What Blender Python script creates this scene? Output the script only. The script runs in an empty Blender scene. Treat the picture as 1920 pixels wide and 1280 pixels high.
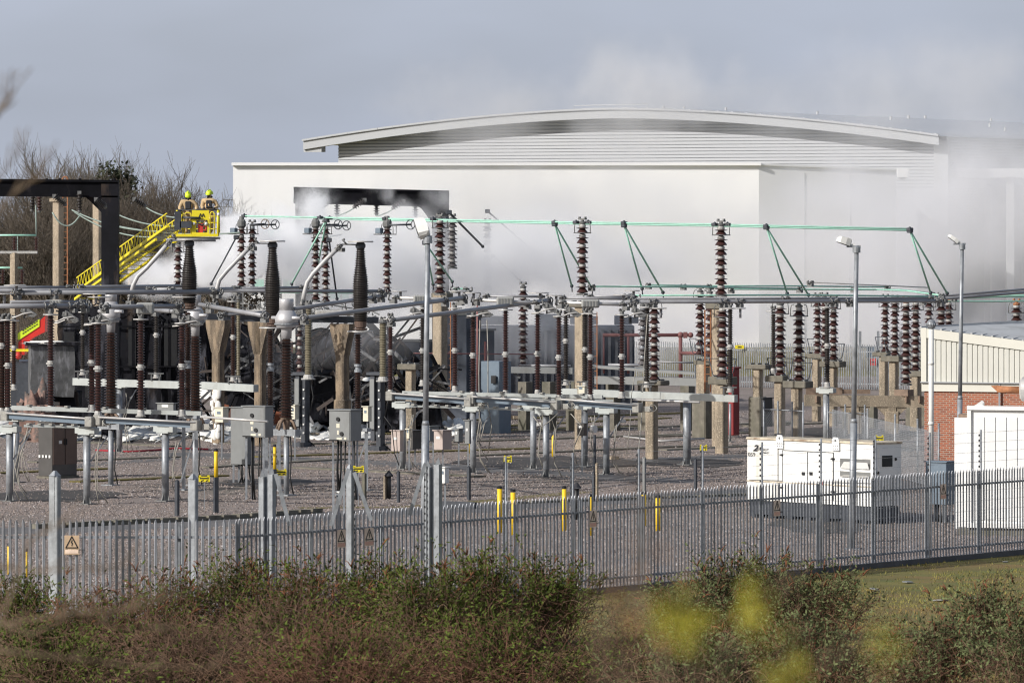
import bpy, math, random
from mathutils import Vector, Matrix, Quaternion, noise as mnoise
R = math.radians
PI = math.pi
SC = bpy.context.scene
COL = SC.collection
# ---------------------------------------------------------------- camera
F = 10666.7            # focal length in pixels of the 1920 wide photograph (200 mm lens)
HZ = 418.0             # eye level row
HC = 9.3               # camera height above the yard
cd = bpy.data.cameras.new('camera')
cam = bpy.data.objects.new('camera', cd)
COL.objects.link(cam)
cam.location = (0, 0, HC)
cam.rotation_euler = (R(90), 0, 0)
cd.lens = 200.0
cd.sensor_width = 36.0
cd.shift_y = -(640 - HZ) / 1920.0
cd.clip_start = 1.0
cd.clip_end = 6000.0
cd.dof.use_dof = True
cd.dof.focus_distance = 205.0
cd.dof.aperture_fstop = 4.8
SC.camera = cam
# ---------------------------------------------------------------- sky and sun
SUN_DIR = Vector((-0.74, -0.50, 0.50)).normalized()      # towards the sun
w = bpy.data.worlds.new('World')
SC.world = w
w.use_nodes = True
nt = w.node_tree
for n in list(nt.nodes): nt.nodes.remove(n)
wo = nt.nodes.new('ShaderNodeOutputWorld')
bg = nt.nodes.new('ShaderNodeBackground')
sky = nt.nodes.new('ShaderNodeTexSky')
sky.sky_type = 'NISHITA'
sky.sun_disc = False
sky.sun_elevation = math.asin(SUN_DIR.z)
sky.sun_rotation = math.atan2(SUN_DIR.x, SUN_DIR.y)
sky.altitude = 0
sky.air_density = 1.0
sky.dust_density = 3.0
sky.ozone_density = 1.5
# thin veil of high cloud in front of the blue
tc = nt.nodes.new('ShaderNodeTexCoord')
mp = nt.nodes.new('ShaderNodeMapping'); mp.inputs['Scale'].default_value = (1, 1, 3.0)
nz = nt.nodes.new('ShaderNodeTexNoise'); nz.inputs['Scale'].default_value = 9.0
nz.inputs['Detail'].default_value = 4; nz.inputs['Roughness'].default_value = 0.5
rp = nt.nodes.new('ShaderNodeMapRange')
rp.inputs[1].default_value = 0.35; rp.inputs[2].default_value = 0.7
rp.inputs[3].default_value = 0.74; rp.inputs[4].default_value = 0.97
mx = nt.nodes.new('ShaderNodeMix'); mx.data_type = 'RGBA'
mx.inputs[7].default_value = (5.1, 5.6, 6.75, 1)
nt.links.new(tc.outputs['Generated'], mp.inputs[0]); nt.links.new(mp.outputs[0], nz.inputs[0])
nt.links.new(nz.outputs[0], rp.inputs[0])
# the veil is thick near the horizon and thins out overhead
sxy = nt.nodes.new('ShaderNodeSeparateXYZ'); nt.links.new(tc.outputs['Generated'], sxy.inputs[0])
el = nt.nodes.new('ShaderNodeMapRange'); el.inputs[1].default_value = 0.06; el.inputs[2].default_value = 0.45
el.inputs[3].default_value = 1.0; el.inputs[4].default_value = 0.12
nt.links.new(sxy.outputs[2], el.inputs[0])
ml = nt.nodes.new('ShaderNodeMath'); ml.operation = 'MULTIPLY'
nt.links.new(rp.outputs[0], ml.inputs[0]); nt.links.new(el.outputs[0], ml.inputs[1]); nt.links.new(ml.outputs[0], mx.inputs[0])
nt.links.new(sky.outputs[0], mx.inputs[6])
nt.links.new(mx.outputs[2], bg.inputs[0])
bg.inputs[1].default_value = 0.10
nt.links.new(bg.outputs[0], wo.inputs[0])
sd = bpy.data.lights.new('sun', 'SUN')
so = bpy.data.objects.new('sun', sd)
COL.objects.link(so)
sd.energy = 4.4
sd.angle = R(0.6)
sd.color = (1.0, 0.975, 0.94)
so.rotation_euler = SUN_DIR.to_track_quat('Z', 'Y').to_euler()
so.location = (-60, -40, 60)
SC.view_settings.view_transform = 'Standard'
SC.view_settings.look = 'None'
SC.view_settings.exposure = 0.0
SC.view_settings.gamma = 1.0
SC.cycles.volume_bounces = 14
SC.cycles.max_bounces = 16
SC.cycles.volume_step_rate = 0.8
SC.cycles.volume_max_steps = 256
SC.cycles.diffuse_bounces = 3
SC.cycles.glossy_bounces = 3
SC.cycles.transparent_max_bounces = 16
SC.cycles.use_denoising = True
SC.cycles.pixel_filter_type = 'BLACKMAN_HARRIS'
SC.cycles.filter_width = 1.15

# ---------------------------------------------------------------- helpers
def W(x, y, s):
    """pixel + pixels-per-metre -> a point of the place"""
    return Vector(((x - 960) / s, F / s, HC - (y - HZ) / s))
def G(x, s, z=0.0):
    return Vector(((x - 960) / s, F / s, z))
def SB(yb):
    """scale of something standing on the ground whose foot is at row yb"""
    return (yb - HZ) / HC
def zat(y, s):
    return HC - (y - HZ) / s

def basis(dirv):
    d = dirv.normalized()
    a = Vector((0, 0, 1)) if abs(d.z) < 0.9 else Vector((1, 0, 0))
    u = d.cross(a).normalized()
    return u, d.cross(u).normalized(), d

class MB:
    def __init__(s):
        s.v = []; s.f = []; s.sm = []; s.mi = []; s.m = 0
    def add(s, vs, fs, smooth=False):
        b = len(s.v)
        s.v += [tuple(q) for q in vs]
        s.f += [tuple(b + i for i in q) for q in fs]
        s.sm += [smooth] * len(fs)
        s.mi += [s.m] * len(fs)
        return s
    def box(s, c, size, rz=0.0, bev=0.0, mat3=None):
        hx, hy, hz = size[0] / 2, size[1] / 2, size[2] / 2
        c = Vector(c)
        m = mat3 if mat3 is not None else Matrix.Rotation(rz, 3, 'Z')
        if bev <= 0:
            vs = [c + m @ Vector((i * hx, j * hy, k * hz)) for k in (-1, 1) for j in (-1, 1) for i in (-1, 1)]
            return s.add(vs, [(0, 2, 3, 1), (4, 5, 7, 6), (0, 1, 5, 4), (2, 6, 7, 3), (0, 4, 6, 2), (1, 3, 7, 5)])
        b = min(bev, hx * .9, hy * .9, hz * .9)
        loop = [(hx - b, -hy), (hx, -hy + b), (hx, hy - b), (hx - b, hy), (-hx + b, hy), (-hx, hy - b), (-hx, -hy + b), (-hx + b, -hy)]
        vs = []
        for z, k in ((-hz, .0), (-hz + b, 1.), (hz - b, 1.), (hz, .0)):
            for (x, y) in loop:
                if k == 0: x = max(-hx + b, min(hx - b, x)); y = max(-hy + b, min(hy - b, y))
                vs.append(c + m @ Vector((x, y, z)))
        fs = []
        for r in range(3):
            for i in range(8):
                a = r * 8 + i; d = r * 8 + (i + 1) % 8
                fs.append((a, d, d + 8, a + 8))
        fs.append(tuple(range(7, -1, -1))); fs.append(tuple(range(24, 32)))
        return s.add(vs, fs)
    def beam(s, p0, p1, w_, h_, up=Vector((0, 0, 1)), ext=0.0):
        p0, p1 = Vector(p0), Vector(p1)
        d = (p1 - p0); L = d.length + 2 * ext; d.normalize()
        u = d.cross(up)
        if u.length < 1e-4: u = d.cross(Vector((1, 0, 0)))
        u.normalize(); vv = u.cross(d).normalized()
        m = Matrix((d, u, vv)).transposed()
        return s.box((p0 + p1) / 2, (L, w_, h_), mat3=m)
    def cyl(s, p0, p1, r0, r1=None, n=12, cap=True, smooth=True):
        if r1 is None: r1 = r0
        p0, p1 = Vector(p0), Vector(p1)
        if (p1 - p0).length < 1e-6: return s
        u, v, d = basis(p1 - p0)
        vs = []
        for (p, r) in ((p0, r0), (p1, r1)):
            for i in range(n):
                a = 2 * PI * i / n
                vs.append(p + (u * math.cos(a) + v * math.sin(a)) * r)
        s.add(vs, [(i, (i + 1) % n, n + (i + 1) % n, n + i) for i in range(n)], smooth)
        if cap:
            b = len(s.v) - 2 * n
            s.f += [tuple(b + i for i in range(n - 1, -1, -1)), tuple(b + n + i for i in range(n))]
            s.sm += [False, False]; s.mi += [s.m, s.m]
        return s
    def tube(s, pts, r, n=6, smooth=True, taper=None):
        pts = [Vector(p) for p in pts]
        vs = []; u = None
        for k, p in enumerate(pts):
            if k == 0: d = pts[1] - pts[0]
            elif k == len(pts) - 1: d = pts[-1] - pts[-2]
            else: d = pts[k + 1] - pts[k - 1]
            d.normalize()
            if u is None: u, v, _ = basis(d)
            else:
                u = (u - d * u.dot(d))
                if u.length < 1e-5: u, v, _ = basis(d)
                u.normalize(); v = d.cross(u)
            rr = r if taper is None else r + (taper - r) * k / (len(pts) - 1)
            for i in range(n):
                a = 2 * PI * i / n
                vs.append(p + (u * math.cos(a) + v * math.sin(a)) * rr)
        fs = []
        for k in range(len(pts) - 1):
            for i in range(n):
                a = k * n + i; b = k * n + (i + 1) % n
                fs.append((a, b, b + n, a + n))
        fs.append(tuple(range(n - 1, -1, -1))); fs.append(tuple((len(pts) - 1) * n + i for i in range(n)))
        return s.add(vs, fs, smooth)
    def lathe(s, prof, org, n=14, smooth=False, ax=None):
        """prof: list of (radius, height)"""
        org = Vector(org)
        if ax is None: u, v, d = Vector((1, 0, 0)), Vector((0, 1, 0)), Vector((0, 0, 1))
        else: u, v, d = basis(ax); u, v = v, u
        vs = []
        for (r, h) in prof:
            for i in range(n):
                a = 2 * PI * i / n
                vs.append(org + (u * math.cos(a) + v * math.sin(a)) * r + d * h)
        fs = []
        for k in range(len(prof) - 1):
            for i in range(n):
                a = k * n + i; b = k * n + (i + 1) % n
                fs.append((a, b, b + n, a + n))
        if prof[0][0] > 1e-4: fs.append(tuple(range(n - 1, -1, -1)))
        if prof[-1][0] > 1e-4: fs.append(tuple((len(prof) - 1) * n + i for i in range(n)))
        return s.add(vs, fs, smooth)
    def sphere(s, c, r, n=10, m=6, sc=(1, 1, 1)):
        c = Vector(c); vs = [c + Vector((0, 0, -r * sc[2]))]
        for j in range(1, m):
            t = -PI / 2 + PI * j / m
            for i in range(n):
                a = 2 * PI * i / n
                vs.append(c + Vector((r * math.cos(t) * math.cos(a) * sc[0], r * math.cos(t) * math.sin(a) * sc[1], r * math.sin(t) * sc[2])))
        vs.append(c + Vector((0, 0, r * sc[2])))
        fs = [(0, 1 + (i + 1) % n, 1 + i) for i in range(n)]
        for j in range(m - 2):
            for i in range(n):
                a = 1 + j * n + i; b = 1 + j * n + (i + 1) % n
                fs.append((a, b, b + n, a + n))
        t = len(vs) - 1; q = 1 + (m - 2) * n
        fs += [(q + i, q + (i + 1) % n, t) for i in range(n)]
        return s.add(vs, fs, True)
    def torus(s, c, r, t, n=20, m=6, ax=Vector((0, 0, 1)), arc=1.0):
        u, v, d = basis(ax); c = Vector(c)
        k = int(n * arc) + (0 if arc >= 1 else 1)
        vs = []
        for i in range(k):
            a = 2 * PI * i / n; e = u * math.cos(a) + v * math.sin(a)
            for j in range(m):
                b = 2 * PI * j / m
                vs.append(c + e * (r + t * math.cos(b)) + d * t * math.sin(b))
        fs = []
        for i in range(k if arc >= 1 else k - 1):
            for j in range(m):
                a = i * m + j; b = i * m + (j + 1) % m
                c2 = ((i + 1) % k) * m + (j + 1) % m; d2 = ((i + 1) % k) * m + j
                fs.append((a, b, c2, d2))
        return s.add(vs, fs, True)
    def prism(s, poly, vec, holes=None):
        """closed outline of points extruded along vec"""
        n = len(poly); vec = Vector(vec)
        vs = [Vector(p) for p in poly] + [Vector(p) + vec for p in poly]
        return s.add(vs, [tuple(range(n - 1, -1, -1)), tuple(range(n, 2 * n))] + [(i, (i + 1) % n, n + (i + 1) % n, n + i) for i in range(n)])
    def build(s, name, mat, parent=None, loc=None):
        me = bpy.data.meshes.new(name)
        o = bpy.data.objects.new(name, me)
        org = Vector((0, 0, 0))
        if parent is not None:
            q = parent
            while q is not None: org += Vector(q.location); q = q.parent
        if loc is not None: loc = Vector(loc); o.location = loc - org; org = loc
        me.from_pydata([(a[0] - org.x, a[1] - org.y, a[2] - org.z) for a in s.v], [], s.f)
        for m in (mat if isinstance(mat, (list, tuple)) else [mat]): me.materials.append(m)
        me.polygons.foreach_set('use_smooth', s.sm)
        me.polygons.foreach_set('material_index', s.mi)
        me.update()
        COL.objects.link(o)
        if parent is not None: o.parent = parent
        return o

def thing(name, label, cat, loc, group=None):
    o = bpy.data.objects.new(name, None)
    o.empty_display_size = 0.3
    o.location = Vector(loc)
    COL.objects.link(o)
    o['label'] = label; o['category'] = cat
    if group: o['group'] = group
    return o
def tag(o, label=None, cat=None, group=None, kind=None):
    if label: o['label'] = label
    if cat: o['category'] = cat
    if group: o['group'] = group
    if kind: o['kind'] = kind
    return o
ORD = ['first', 'second', 'third', 'fourth', 'fifth', 'sixth', 'seventh', 'eighth', 'ninth', 'tenth', 'eleventh', 'twelfth',
       'thirteenth', 'fourteenth', 'fifteenth', 'sixteenth', 'seventeenth', 'eighteenth', 'nineteenth', 'twentieth']

# ---------------------------------------------------------------- materials
def mat(name, col, rough=0.6, metal=0.0, var=0.15, sc=4.0, bump=0.0, st=(1, 1, 1), col2=None, detail=5, spec=0.5, bsc=None, lo=0.3, hi=0.7):
    m = bpy.data.materials.new(name); m.use_nodes = True
    t = m.node_tree; b = t.nodes['Principled BSDF']
    b.inputs['Roughness'].default_value = rough; b.inputs['Metallic'].default_value = metal
    b.inputs['Specular IOR Level'].default_value = spec
    c1 = [max(0, c * (1 - var)) for c in col] + [1]
    c2 = list(col2) + [1] if col2 else [min(1, c * (1 + var)) for c in col] + [1]
    tcn = t.nodes.new('ShaderNodeTexCoord'); mpn = t.nodes.new('ShaderNodeMapping')
    mpn.inputs['Scale'].default_value = st
    t.links.new(tcn.outputs['Object'], mpn.inputs[0])
    n = t.nodes.new('ShaderNodeTexNoise'); n.inputs['Scale'].default_value = sc; n.inputs['Detail'].default_value = detail
    n.inputs['Roughness'].default_value = 0.65
    t.links.new(mpn.outputs[0], n.inputs[0])
    rr = t.nodes.new('ShaderNodeValToRGB')
    rr.color_ramp.elements[0].position = lo; rr.color_ramp.elements[0].color = c1
    rr.color_ramp.elements[1].position = hi; rr.color_ramp.elements[1].color = c2
    t.links.new(n.outputs[0], rr.inputs[0]); t.links.new(rr.outputs[0], b.inputs['Base Color'])
    if bump > 0:
        bn = t.nodes.new('ShaderNodeBump'); bn.inputs['Strength'].default_value = bump
        n2 = t.nodes.new('ShaderNodeTexNoise'); n2.inputs['Scale'].default_value = bsc or sc * 4; n2.inputs['Detail'].default_value = 4
        t.links.new(tcn.outputs['Object'], n2.inputs[0]); t.links.new(n2.outputs[0], bn.inputs['Height'])
        t.links.new(bn.outputs[0], b.inputs['Normal'])
    return m
def overlay(m, col, sc, lo, hi, st=(1, 1, 1), amt=1.0):
    """blotches of a second colour with their own shape"""
    t = m.node_tree; b = t.nodes['Principled BSDF']
    src = b.inputs['Base Color'].links[0].from_socket
    tcn = t.nodes.new('ShaderNodeTexCoord'); mpn = t.nodes.new('ShaderNodeMapping'); mpn.inputs['Scale'].default_value = st
    mpn.inputs['Location'].default_value = (sc * 3.1, 7.7, 1.3)
    t.links.new(tcn.outputs['Object'], mpn.inputs[0])
    n = t.nodes.new('ShaderNodeTexNoise'); n.inputs['Scale'].default_value = sc; n.inputs['Detail'].default_value = 6; n.inputs['Roughness'].default_value = 0.65
    t.links.new(mpn.outputs[0], n.inputs[0])
    r = t.nodes.new('ShaderNodeMapRange'); r.inputs[1].default_value = lo; r.inputs[2].default_value = hi
    r.inputs[3].default_value = 0; r.inputs[4].default_value = amt
    t.links.new(n.outputs[0], r.inputs[0])
    x = t.nodes.new('ShaderNodeMix'); x.data_type = 'RGBA'
    t.links.new(r.outputs[0], x.inputs[0]); t.links.new(src, x.inputs[6]); x.inputs[7].default_value = list(col) + [1]
    t.links.new(x.outputs[2], b.inputs['Base Color'])
    return m
M = {}
M['galv'] = mat('galvanised_steel', (0.31, 0.325, 0.34), 0.5, 0.35, 0.22, 5.0)
overlay(M['galv'], (0.17, 0.175, 0.18), 5.0, 0.48, 0.62, (1, 1, .5), .6)
M['pale'] = mat('palisade_steel', (0.29, 0.30, 0.325), 0.5, 0.35, 0.2, 1.2)
overlay(M['pale'], (0.15, 0.14, 0.13), .5, 0.5, 0.75, (1, 1, .6), .5)
M['tube'] = mat('aluminium_tube', (0.30, 0.30, 0.31), 0.5, 0.2, 0.12, 2.0)
overlay(M['tube'], (0.23, 0.22, 0.21), 1.5, 0.5, 0.75, (1, 1, 1), .6)
M['alu'] = mat('bright_aluminium', (0.55, 0.53, 0.50), 0.45, 0.3, 0.12, 3.0)
M['fit'] = mat('cast_fitting', (0.17, 0.17, 0.165), 0.55, 0.4, 0.35, 14.0)
M['dsteel'] = mat('dark_painted_steel', (0.055, 0.06, 0.07), 0.5, 0.2, 0.3, 3.0)
M['lgrey'] = mat('light_grey_paint', (0.40, 0.42, 0.40), 0.5, 0.0, 0.12, 2.0)
overlay(M['lgrey'], (0.26, 0.24, 0.2), 2.0, 0.5, 0.75, (1, 1, .3), .5)
M['green'] = mat('green_paint', (0.36, 0.66, 0.52), 0.55, 0.0, 0.15, 2.0)
overlay(M['green'], (0.30, 0.36, 0.31), 2.5, 0.5, 0.75, (1, 1, 1), .6)
M['maroon'] = mat('maroon_porcelain', (0.052, 0.023, 0.020), 0.28, 0.0, 0.25, 6.0)
M['mbrown'] = mat('dark_maroon_porcelain', (0.042, 0.018, 0.016), 0.28, 0.0, 0.3, 6.0)
M['concb'] = mat('brown_stained_concrete', (0.24, 0.18, 0.12), 0.9, 0, 0.3, 2.2, 0.3, (1, 1, .4))
overlay(M['concb'], (0.075, 0.06, 0.045), 2.0, 0.44, 0.60, (1, 1, .25), .85)
overlay(M['concb'], (0.42, 0.35, 0.26), 18.0, 0.55, 0.65, (1, 1, 1), .5)
M['brown'] = mat('brown_porcelain', (0.034, 0.016, 0.012), 0.25, 0.0, 0.3, 6.0)
M['black_p'] = mat('black_porcelain', (0.024, 0.019, 0.016), 0.5, 0.0, 0.3, 6.0)
M['khaki'] = mat('weathered_porcelain', (0.15, 0.13, 0.085), 0.4, 0.0, 0.25, 6.0)
M['capw'] = mat('pale_cap', (0.42, 0.41, 0.385), 0.5, 0.1, 0.18, 9.0)
overlay(M['capw'], (0.28, 0.22, 0.15), 8.0, 0.52, 0.7, (1, 1, 1), .7)
M['conc'] = mat('tan_concrete', (0.33, 0.265, 0.19), 0.85, 0, 0.22, 2.2, 0.3, (1, 1, .5))
overlay(M['conc'], (0.15, 0.125, 0.09), 1.5, 0.44, 0.62, (1, 1, .3), .8)
overlay(M['conc'], (0.55, 0.46, 0.34), 18.0, 0.52, 0.62, (1, 1, 1), .6)
overlay(M['conc'], (0.12, 0.09, 0.06), 20.0, 0.56, 0.66, (1, 1, 1), .6)
M['conc2'] = mat('grey_concrete', (0.16, 0.145, 0.115), 0.9, 0, 0.3, 3.0, 0.3)
overlay(M['conc2'], (0.09, 0.09, 0.06), 1.2, 0.48, 0.7, (1, 1, .4), .8)
M['soot'] = mat('burnt_steel', (0.005, 0.005, 0.007), 0.9, 0.0, 0.5, 1.5, spec=.15)
overlay(M['soot'], (0.035, 0.03, 0.03), 1.8, 0.6, 0.75, (1, 1, .4), .6)
M['sootm'] = mat('mottled_char', (0.008, 0.008, 0.011), 0.85, 0.0, 0.5, 0.8, 0.2, spec=.2)
overlay(M['sootm'], (0.085, 0.085, 0.10), 1.2, 0.54, 0.68, (1, 1, .25), .8)
overlay(M['sootm'], (0.10, 0.07, 0.05), 0.7, 0.55, 0.7, (1, 1, .3), .6)
M['foam'] = mat('fire_foam', (0.80, 0.79, 0.74), 0.8, 0, 0.08, 3.0, 0.4)
overlay(M['foam'], (0.55, 0.5, 0.38), 1.0, 0.55, 0.75, (1, 1, 1), .5)
M['yellow'] = mat('yellow_paint', (0.75, 0.62, 0.02), 0.45, 0, 0.08, 3.0)
M['lime'] = mat('fluorescent_yellow', (0.62, 0.78, 0.03), 0.45, 0, 0.05, 3.0)
M['bollard'] = mat('bollard_yellow', (0.80, 0.52, 0.02), 0.5, 0, 0.08, 3.0)
M['red'] = mat('red_paint', (0.60, 0.03, 0.02), 0.45, 0, 0.12, 3.0)
M['pipe_red_hazed'] = mat('hazed_sprinkler_red', (0.28, 0.12, 0.11), 0.6, 0, 0.15, 2.0)  # red greyed in the colour itself to imitate haze
M['rust'] = mat('rusty_orange', (0.36, 0.15, 0.065), 0.75, 0, 0.3, 6.0)
overlay(M['rust'], (0.2, 0.09, 0.05), 4.0, 0.5, 0.7, (1, 1, 1), .7)
M['cab'] = mat('cabinet_grey', (0.21, 0.215, 0.21), 0.5, 0.05, 0.08, 2.0)
overlay(M['cab'], (0.14, 0.135, 0.12), 2.0, 0.55, 0.75, (1, 1, .4), .5)
M['cabbrown'] = mat('cabinet_brown', (0.13, 0.085, 0.065), 0.5, 0.1, 0.12, 2.0)
M['cabdark'] = mat('cabinet_dark', (0.085, 0.08, 0.075), 0.45, 0.2, 0.15, 2.0)
M['pink'] = mat('cabinet_beige', (0.45, 0.37, 0.33), 0.6, 0, 0.1, 2.0)
M['cream'] = mat('cream_plastic', (0.62, 0.58, 0.46), 0.6, 0, 0.08, 3.0)
M['dblue'] = mat('dark_blue_grey', (0.055, 0.065, 0.085), 0.6, 0, 0.3, 1.0)
M['bluegrey'] = mat('blue_grey_paint', (0.14, 0.18, 0.22), 0.5, 0, 0.12, 2.0)
M['white'] = mat('white_paint', (0.76, 0.755, 0.73), 0.45, 0, 0.04, 1.5)
overlay(M['white'], (0.45, 0.36, 0.24), 1.2, 0.60, 0.8, (1, 1, .1), .5)
M['genw'] = mat('generator_white', (0.77, 0.765, 0.73), 0.45, 0, 0.04, 1.5)
overlay(M['genw'], (0.45, 0.38, 0.26), 0.9, 0.58, 0.8, (1, 1, .12), .6)
M['genrim'] = mat('stained_rim', (0.55, 0.48, 0.36), 0.7, 0, 0.3, 2.0)
overlay(M['genrim'], (0.22, 0.14, 0.09), 2.0, 0.5, 0.65, (1, 1, 1), .8)
M['knob'] = mat('grey_insulator_knob', (0.05, 0.05, 0.055), 0.5, 0, 0.2, 3.0)
M['black'] = mat('black_paint', (0.012, 0.012, 0.013), 0.5, 0, 0.3, 3.0)
M['rubber'] = mat('black_cable', (0.02, 0.02, 0.02), 0.6, 0, 0.3, 3.0)
M['cable'] = mat('grey_cable', (0.30, 0.28, 0.24), 0.6, 0, 0.2, 3.0)
M['hose'] = mat('red_hose', (0.30, 0.02, 0.03), 0.7, 0, 0.2, 3.0)
M['clad'] = mat('cream_cladding', (0.56, 0.55, 0.49), 0.55, 0, 0.04, 0.8)
M['fascia'] = mat('cream_fascia', (0.62, 0.60, 0.52), 0.55, 0, 0.05, 0.8)
M['roofl'] = mat('pale_roof_sheet', (0.46, 0.465, 0.46), 0.5, 0.1, 0.15, 1.0)
overlay(M['roofl'], (0.30, 0.30, 0.28), 1.0, 0.5, 0.7, (1, 1, 1), .6)
M['hallw'] = mat('white_render', (0.87, 0.865, 0.85), 0.7, 0, 0.02, 0.1)
overlay(M['hallw'], (0.74, 0.735, 0.725), .12, .5, .7, (1, 1, .3), .6)
M['hallg'] = mat('hall_grey_cladding', (0.43, 0.44, 0.455), 0.5, 0.0, 0.03, 0.2)
M['hallf'] = mat('hall_fascia', (0.36, 0.37, 0.38), 0.5, 0.05, 0.04, 0.2)
M['hallroof'] = mat('hall_roof', (0.78, 0.79, 0.81), 0.3, 0.25, 0.04, 0.2)
M['glaz'] = mat('hall_glazing', (0.20, 0.21, 0.24), 0.3, 0.0, 0.1, 0.3)
M['bark'] = mat('winter_bark', (0.10, 0.08, 0.06), 0.9, 0, 0.35, 1.0)
M['bark2'] = mat('pale_bark', (0.13, 0.11, 0.085), 0.9, 0, 0.3, 1.0)
M['ever'] = mat('evergreen_needles', (0.060, 0.068, 0.034), 0.9, 0, 0.5, 0.6)
M['sticks'] = mat('dry_bramble', (0.135, 0.066, 0.038), 0.85, 0, 0.45, 1.2, lo=.35, hi=.65)
M['sticks2'] = mat('pale_bramble', (0.145, 0.085, 0.052), 0.85, 0, 0.4, 1.2)
M['leaf'] = mat('shrub_leaf', (0.080, 0.106, 0.020), 0.85, 0, 0.5, 0.9, lo=.35, hi=.65, spec=.15)
M['leaf2'] = mat('shrub_leaf_pale', (0.12, 0.14, 0.06), 0.85, 0, 0.4, 0.9, lo=.35, hi=.65, spec=.15)
M['seed'] = mat('dead_flower_heads', (0.17, 0.065, 0.028), 0.9, 0, 0.4, 5.0)
M['plaq'] = mat('faded_sign', (0.56, 0.40, 0.26), 0.6, 0, 0.15, 3.0)
M['plaqr'] = mat('faded_sign_red', (0.75, 0.42, 0.32), 0.6, 0, 0.15, 3.0)
M['tan'] = mat('fire_kit_tan', (0.50, 0.36, 0.20), 0.85, 0, 0.2, 8.0)
M['kitdark'] = mat('fire_kit_dark', (0.025, 0.025, 0.03), 0.7, 0, 0.3, 8.0)
M['skin'] = mat('skin', (0.5, 0.28, 0.2), 0.6, 0, 0.05, 8.0)
M['redcan'] = mat('red_valve', (0.55, 0.04, 0.03), 0.5, 0, 0.1, 5.0)
M['lampglass'] = mat('lamp_glass', (0.10, 0.10, 0.10), 0.1, 0, 0.1, 5.0)
M['lampw'] = mat('lamp_white', (0.72, 0.71, 0.67), 0.5, 0, 0.06, 5.0)
M['pipe_l'] = mat('pale_grey_pipe', (0.46, 0.45, 0.44), 0.5, 0.15, 0.1, 2.0)
M['plaqr2'] = mat('faded_sign_pink', (0.92, 0.68, 0.54), 0.6, 0, 0.15, 3.0)
M['brickr'] = mat('old_brick', (0.3, 0.1, 0.05), 0.9, 0, 0.4, 2.0)
# ---------------------------------------------------------------- ground
def ground_mat():
    m = bpy.data.materials.new('rough_grass'); m.use_nodes = True
    return m
M['grass'] = mat('rough_grass_ground', (0.14, 0.122, 0.026), 0.95, 0, 0.35, 0.5, 0.5, bsc=12)
overlay(M['grass'], (0.19, 0.125, 0.04), 0.35, 0.46, 0.64, (1, 1, 1), .9)
overlay(M['grass'], (0.085, 0.12, 0.02), 0.8, 0.52, 0.68, (1, 1, 1), .8)
overlay(M['grass'], (0.16, 0.14, 0.06), 9.0, 0.55, 0.7, (1, 1, 1), .6)
M['gravel'] = mat('pink_gravel', (0.205, 0.165, 0.142), 0.95, 0, 0.12, 0.25, 0.9, bsc=14)
overlay(M['gravel'], (0.40, 0.345, 0.32), 12.0, 0.52, 0.60, (1, 1, 1), .75)
overlay(M['gravel'], (0.10, 0.085, 0.08), 14.0, 0.54, 0.62, (1, 1, 1), .75)
overlay(M['gravel'], (0.13, 0.115, 0.085), 0.16, 0.50, 0.66, (1, .35, 1), .75)
M['asph'] = mat('worn_asphalt', (0.115, 0.11, 0.108), 0.9, 0, 0.2, 1.5, 0.3, bsc=20)
overlay(M['asph'], (0.2, 0.18, 0.16), 0.3, 0.5, 0.7, (1, 1, 1), .5)
M['damp'] = mat('dark_damp_patch', (0.055, 0.048, 0.042), 0.8, 0, 0.3, 1.0, 0.3)
M['moss'] = mat('mossy_edge', (0.14, 0.115, 0.035), 0.95, 0, 0.4, 2.0, 0.4)

mb = MB(); mb.add([(-900, -60, 0), (900, -60, 0), (900, 2600, 0), (-900, 2600, 0)], [(0, 1, 2, 3)])
tag(mb.build('ground', M['grass']), kind='structure')
# line of the boundary fence in the ground plane: scale = 76.2 - .0099 u for x >= 440, constant further left
def fence_pt(x):
    s = 76.2 - .0099 * (x - 960) if x >= 440 else 81.35
    return G(x, s)
FA, FB, FC = fence_pt(2060), fence_pt(440), fence_pt(-160)
mb = MB(); mb.add([(FC.x, FC.y, .012), (FB.x, FB.y, .012), (FA.x, FA.y, .012), (60, 260, .012), (60, 345, .012), (-45, 345, .012), (-45, 170, .012)], [(0, 1, 2, 3, 4, 5, 6)])
tag(mb.build('gravel', M['gravel']), kind='structure')
# strips laid on the yard: (list of (x, s) centre points, width m, material, z)
def strip(name, pts, wd, m, z, h=0.0):
    P = [G(x, s) for x, s in pts]
    mb = MB(); vs = []
    for i, p in enumerate(P):
        d = (P[min(i + 1, len(P) - 1)] - P[max(i - 1, 0)]).normalized()
        nrm = Vector((-d.y, d.x, 0)) * wd / 2
        vs += [p - nrm + Vector((0, 0, z)), p + nrm + Vector((0, 0, z))]
    n = len(P)
    fs = [(2 * i, 2 * i + 2, 2 * i + 3, 2 * i + 1) for i in range(n - 1)]
    mb.add(vs, fs)
    if h > 0:
        lo = [v - Vector((0, 0, h)) for v in vs]
        for i in range(n - 1):
            for a, b in ((2 * i, 2 * i + 2), (2 * i + 1, 2 * i + 3)):
                mb.add([vs[a], vs[b], lo[b], lo[a]], [(0, 1, 2, 3)])
        mb.add([vs[0], vs[1], lo[1], lo[0], vs[-1], vs[-2], lo[-2], lo[-1]], [(0, 1, 2, 3), (4, 5, 6, 7)])
    return tag(mb.build(name, m), kind='structure')
strip('access_road', [(-300, SB(1010)), (300, SB(985)), (800, SB(958)), (1200, SB(936)), (1500, SB(918)), (2300, SB(880))], 4.2, M['asph'], .016)
strip('service_path', [(300, SB(850)), (700, SB(868)), (1000, SB(885)), (1300, SB(905))], 3.4, M['asph'], .016)
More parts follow.
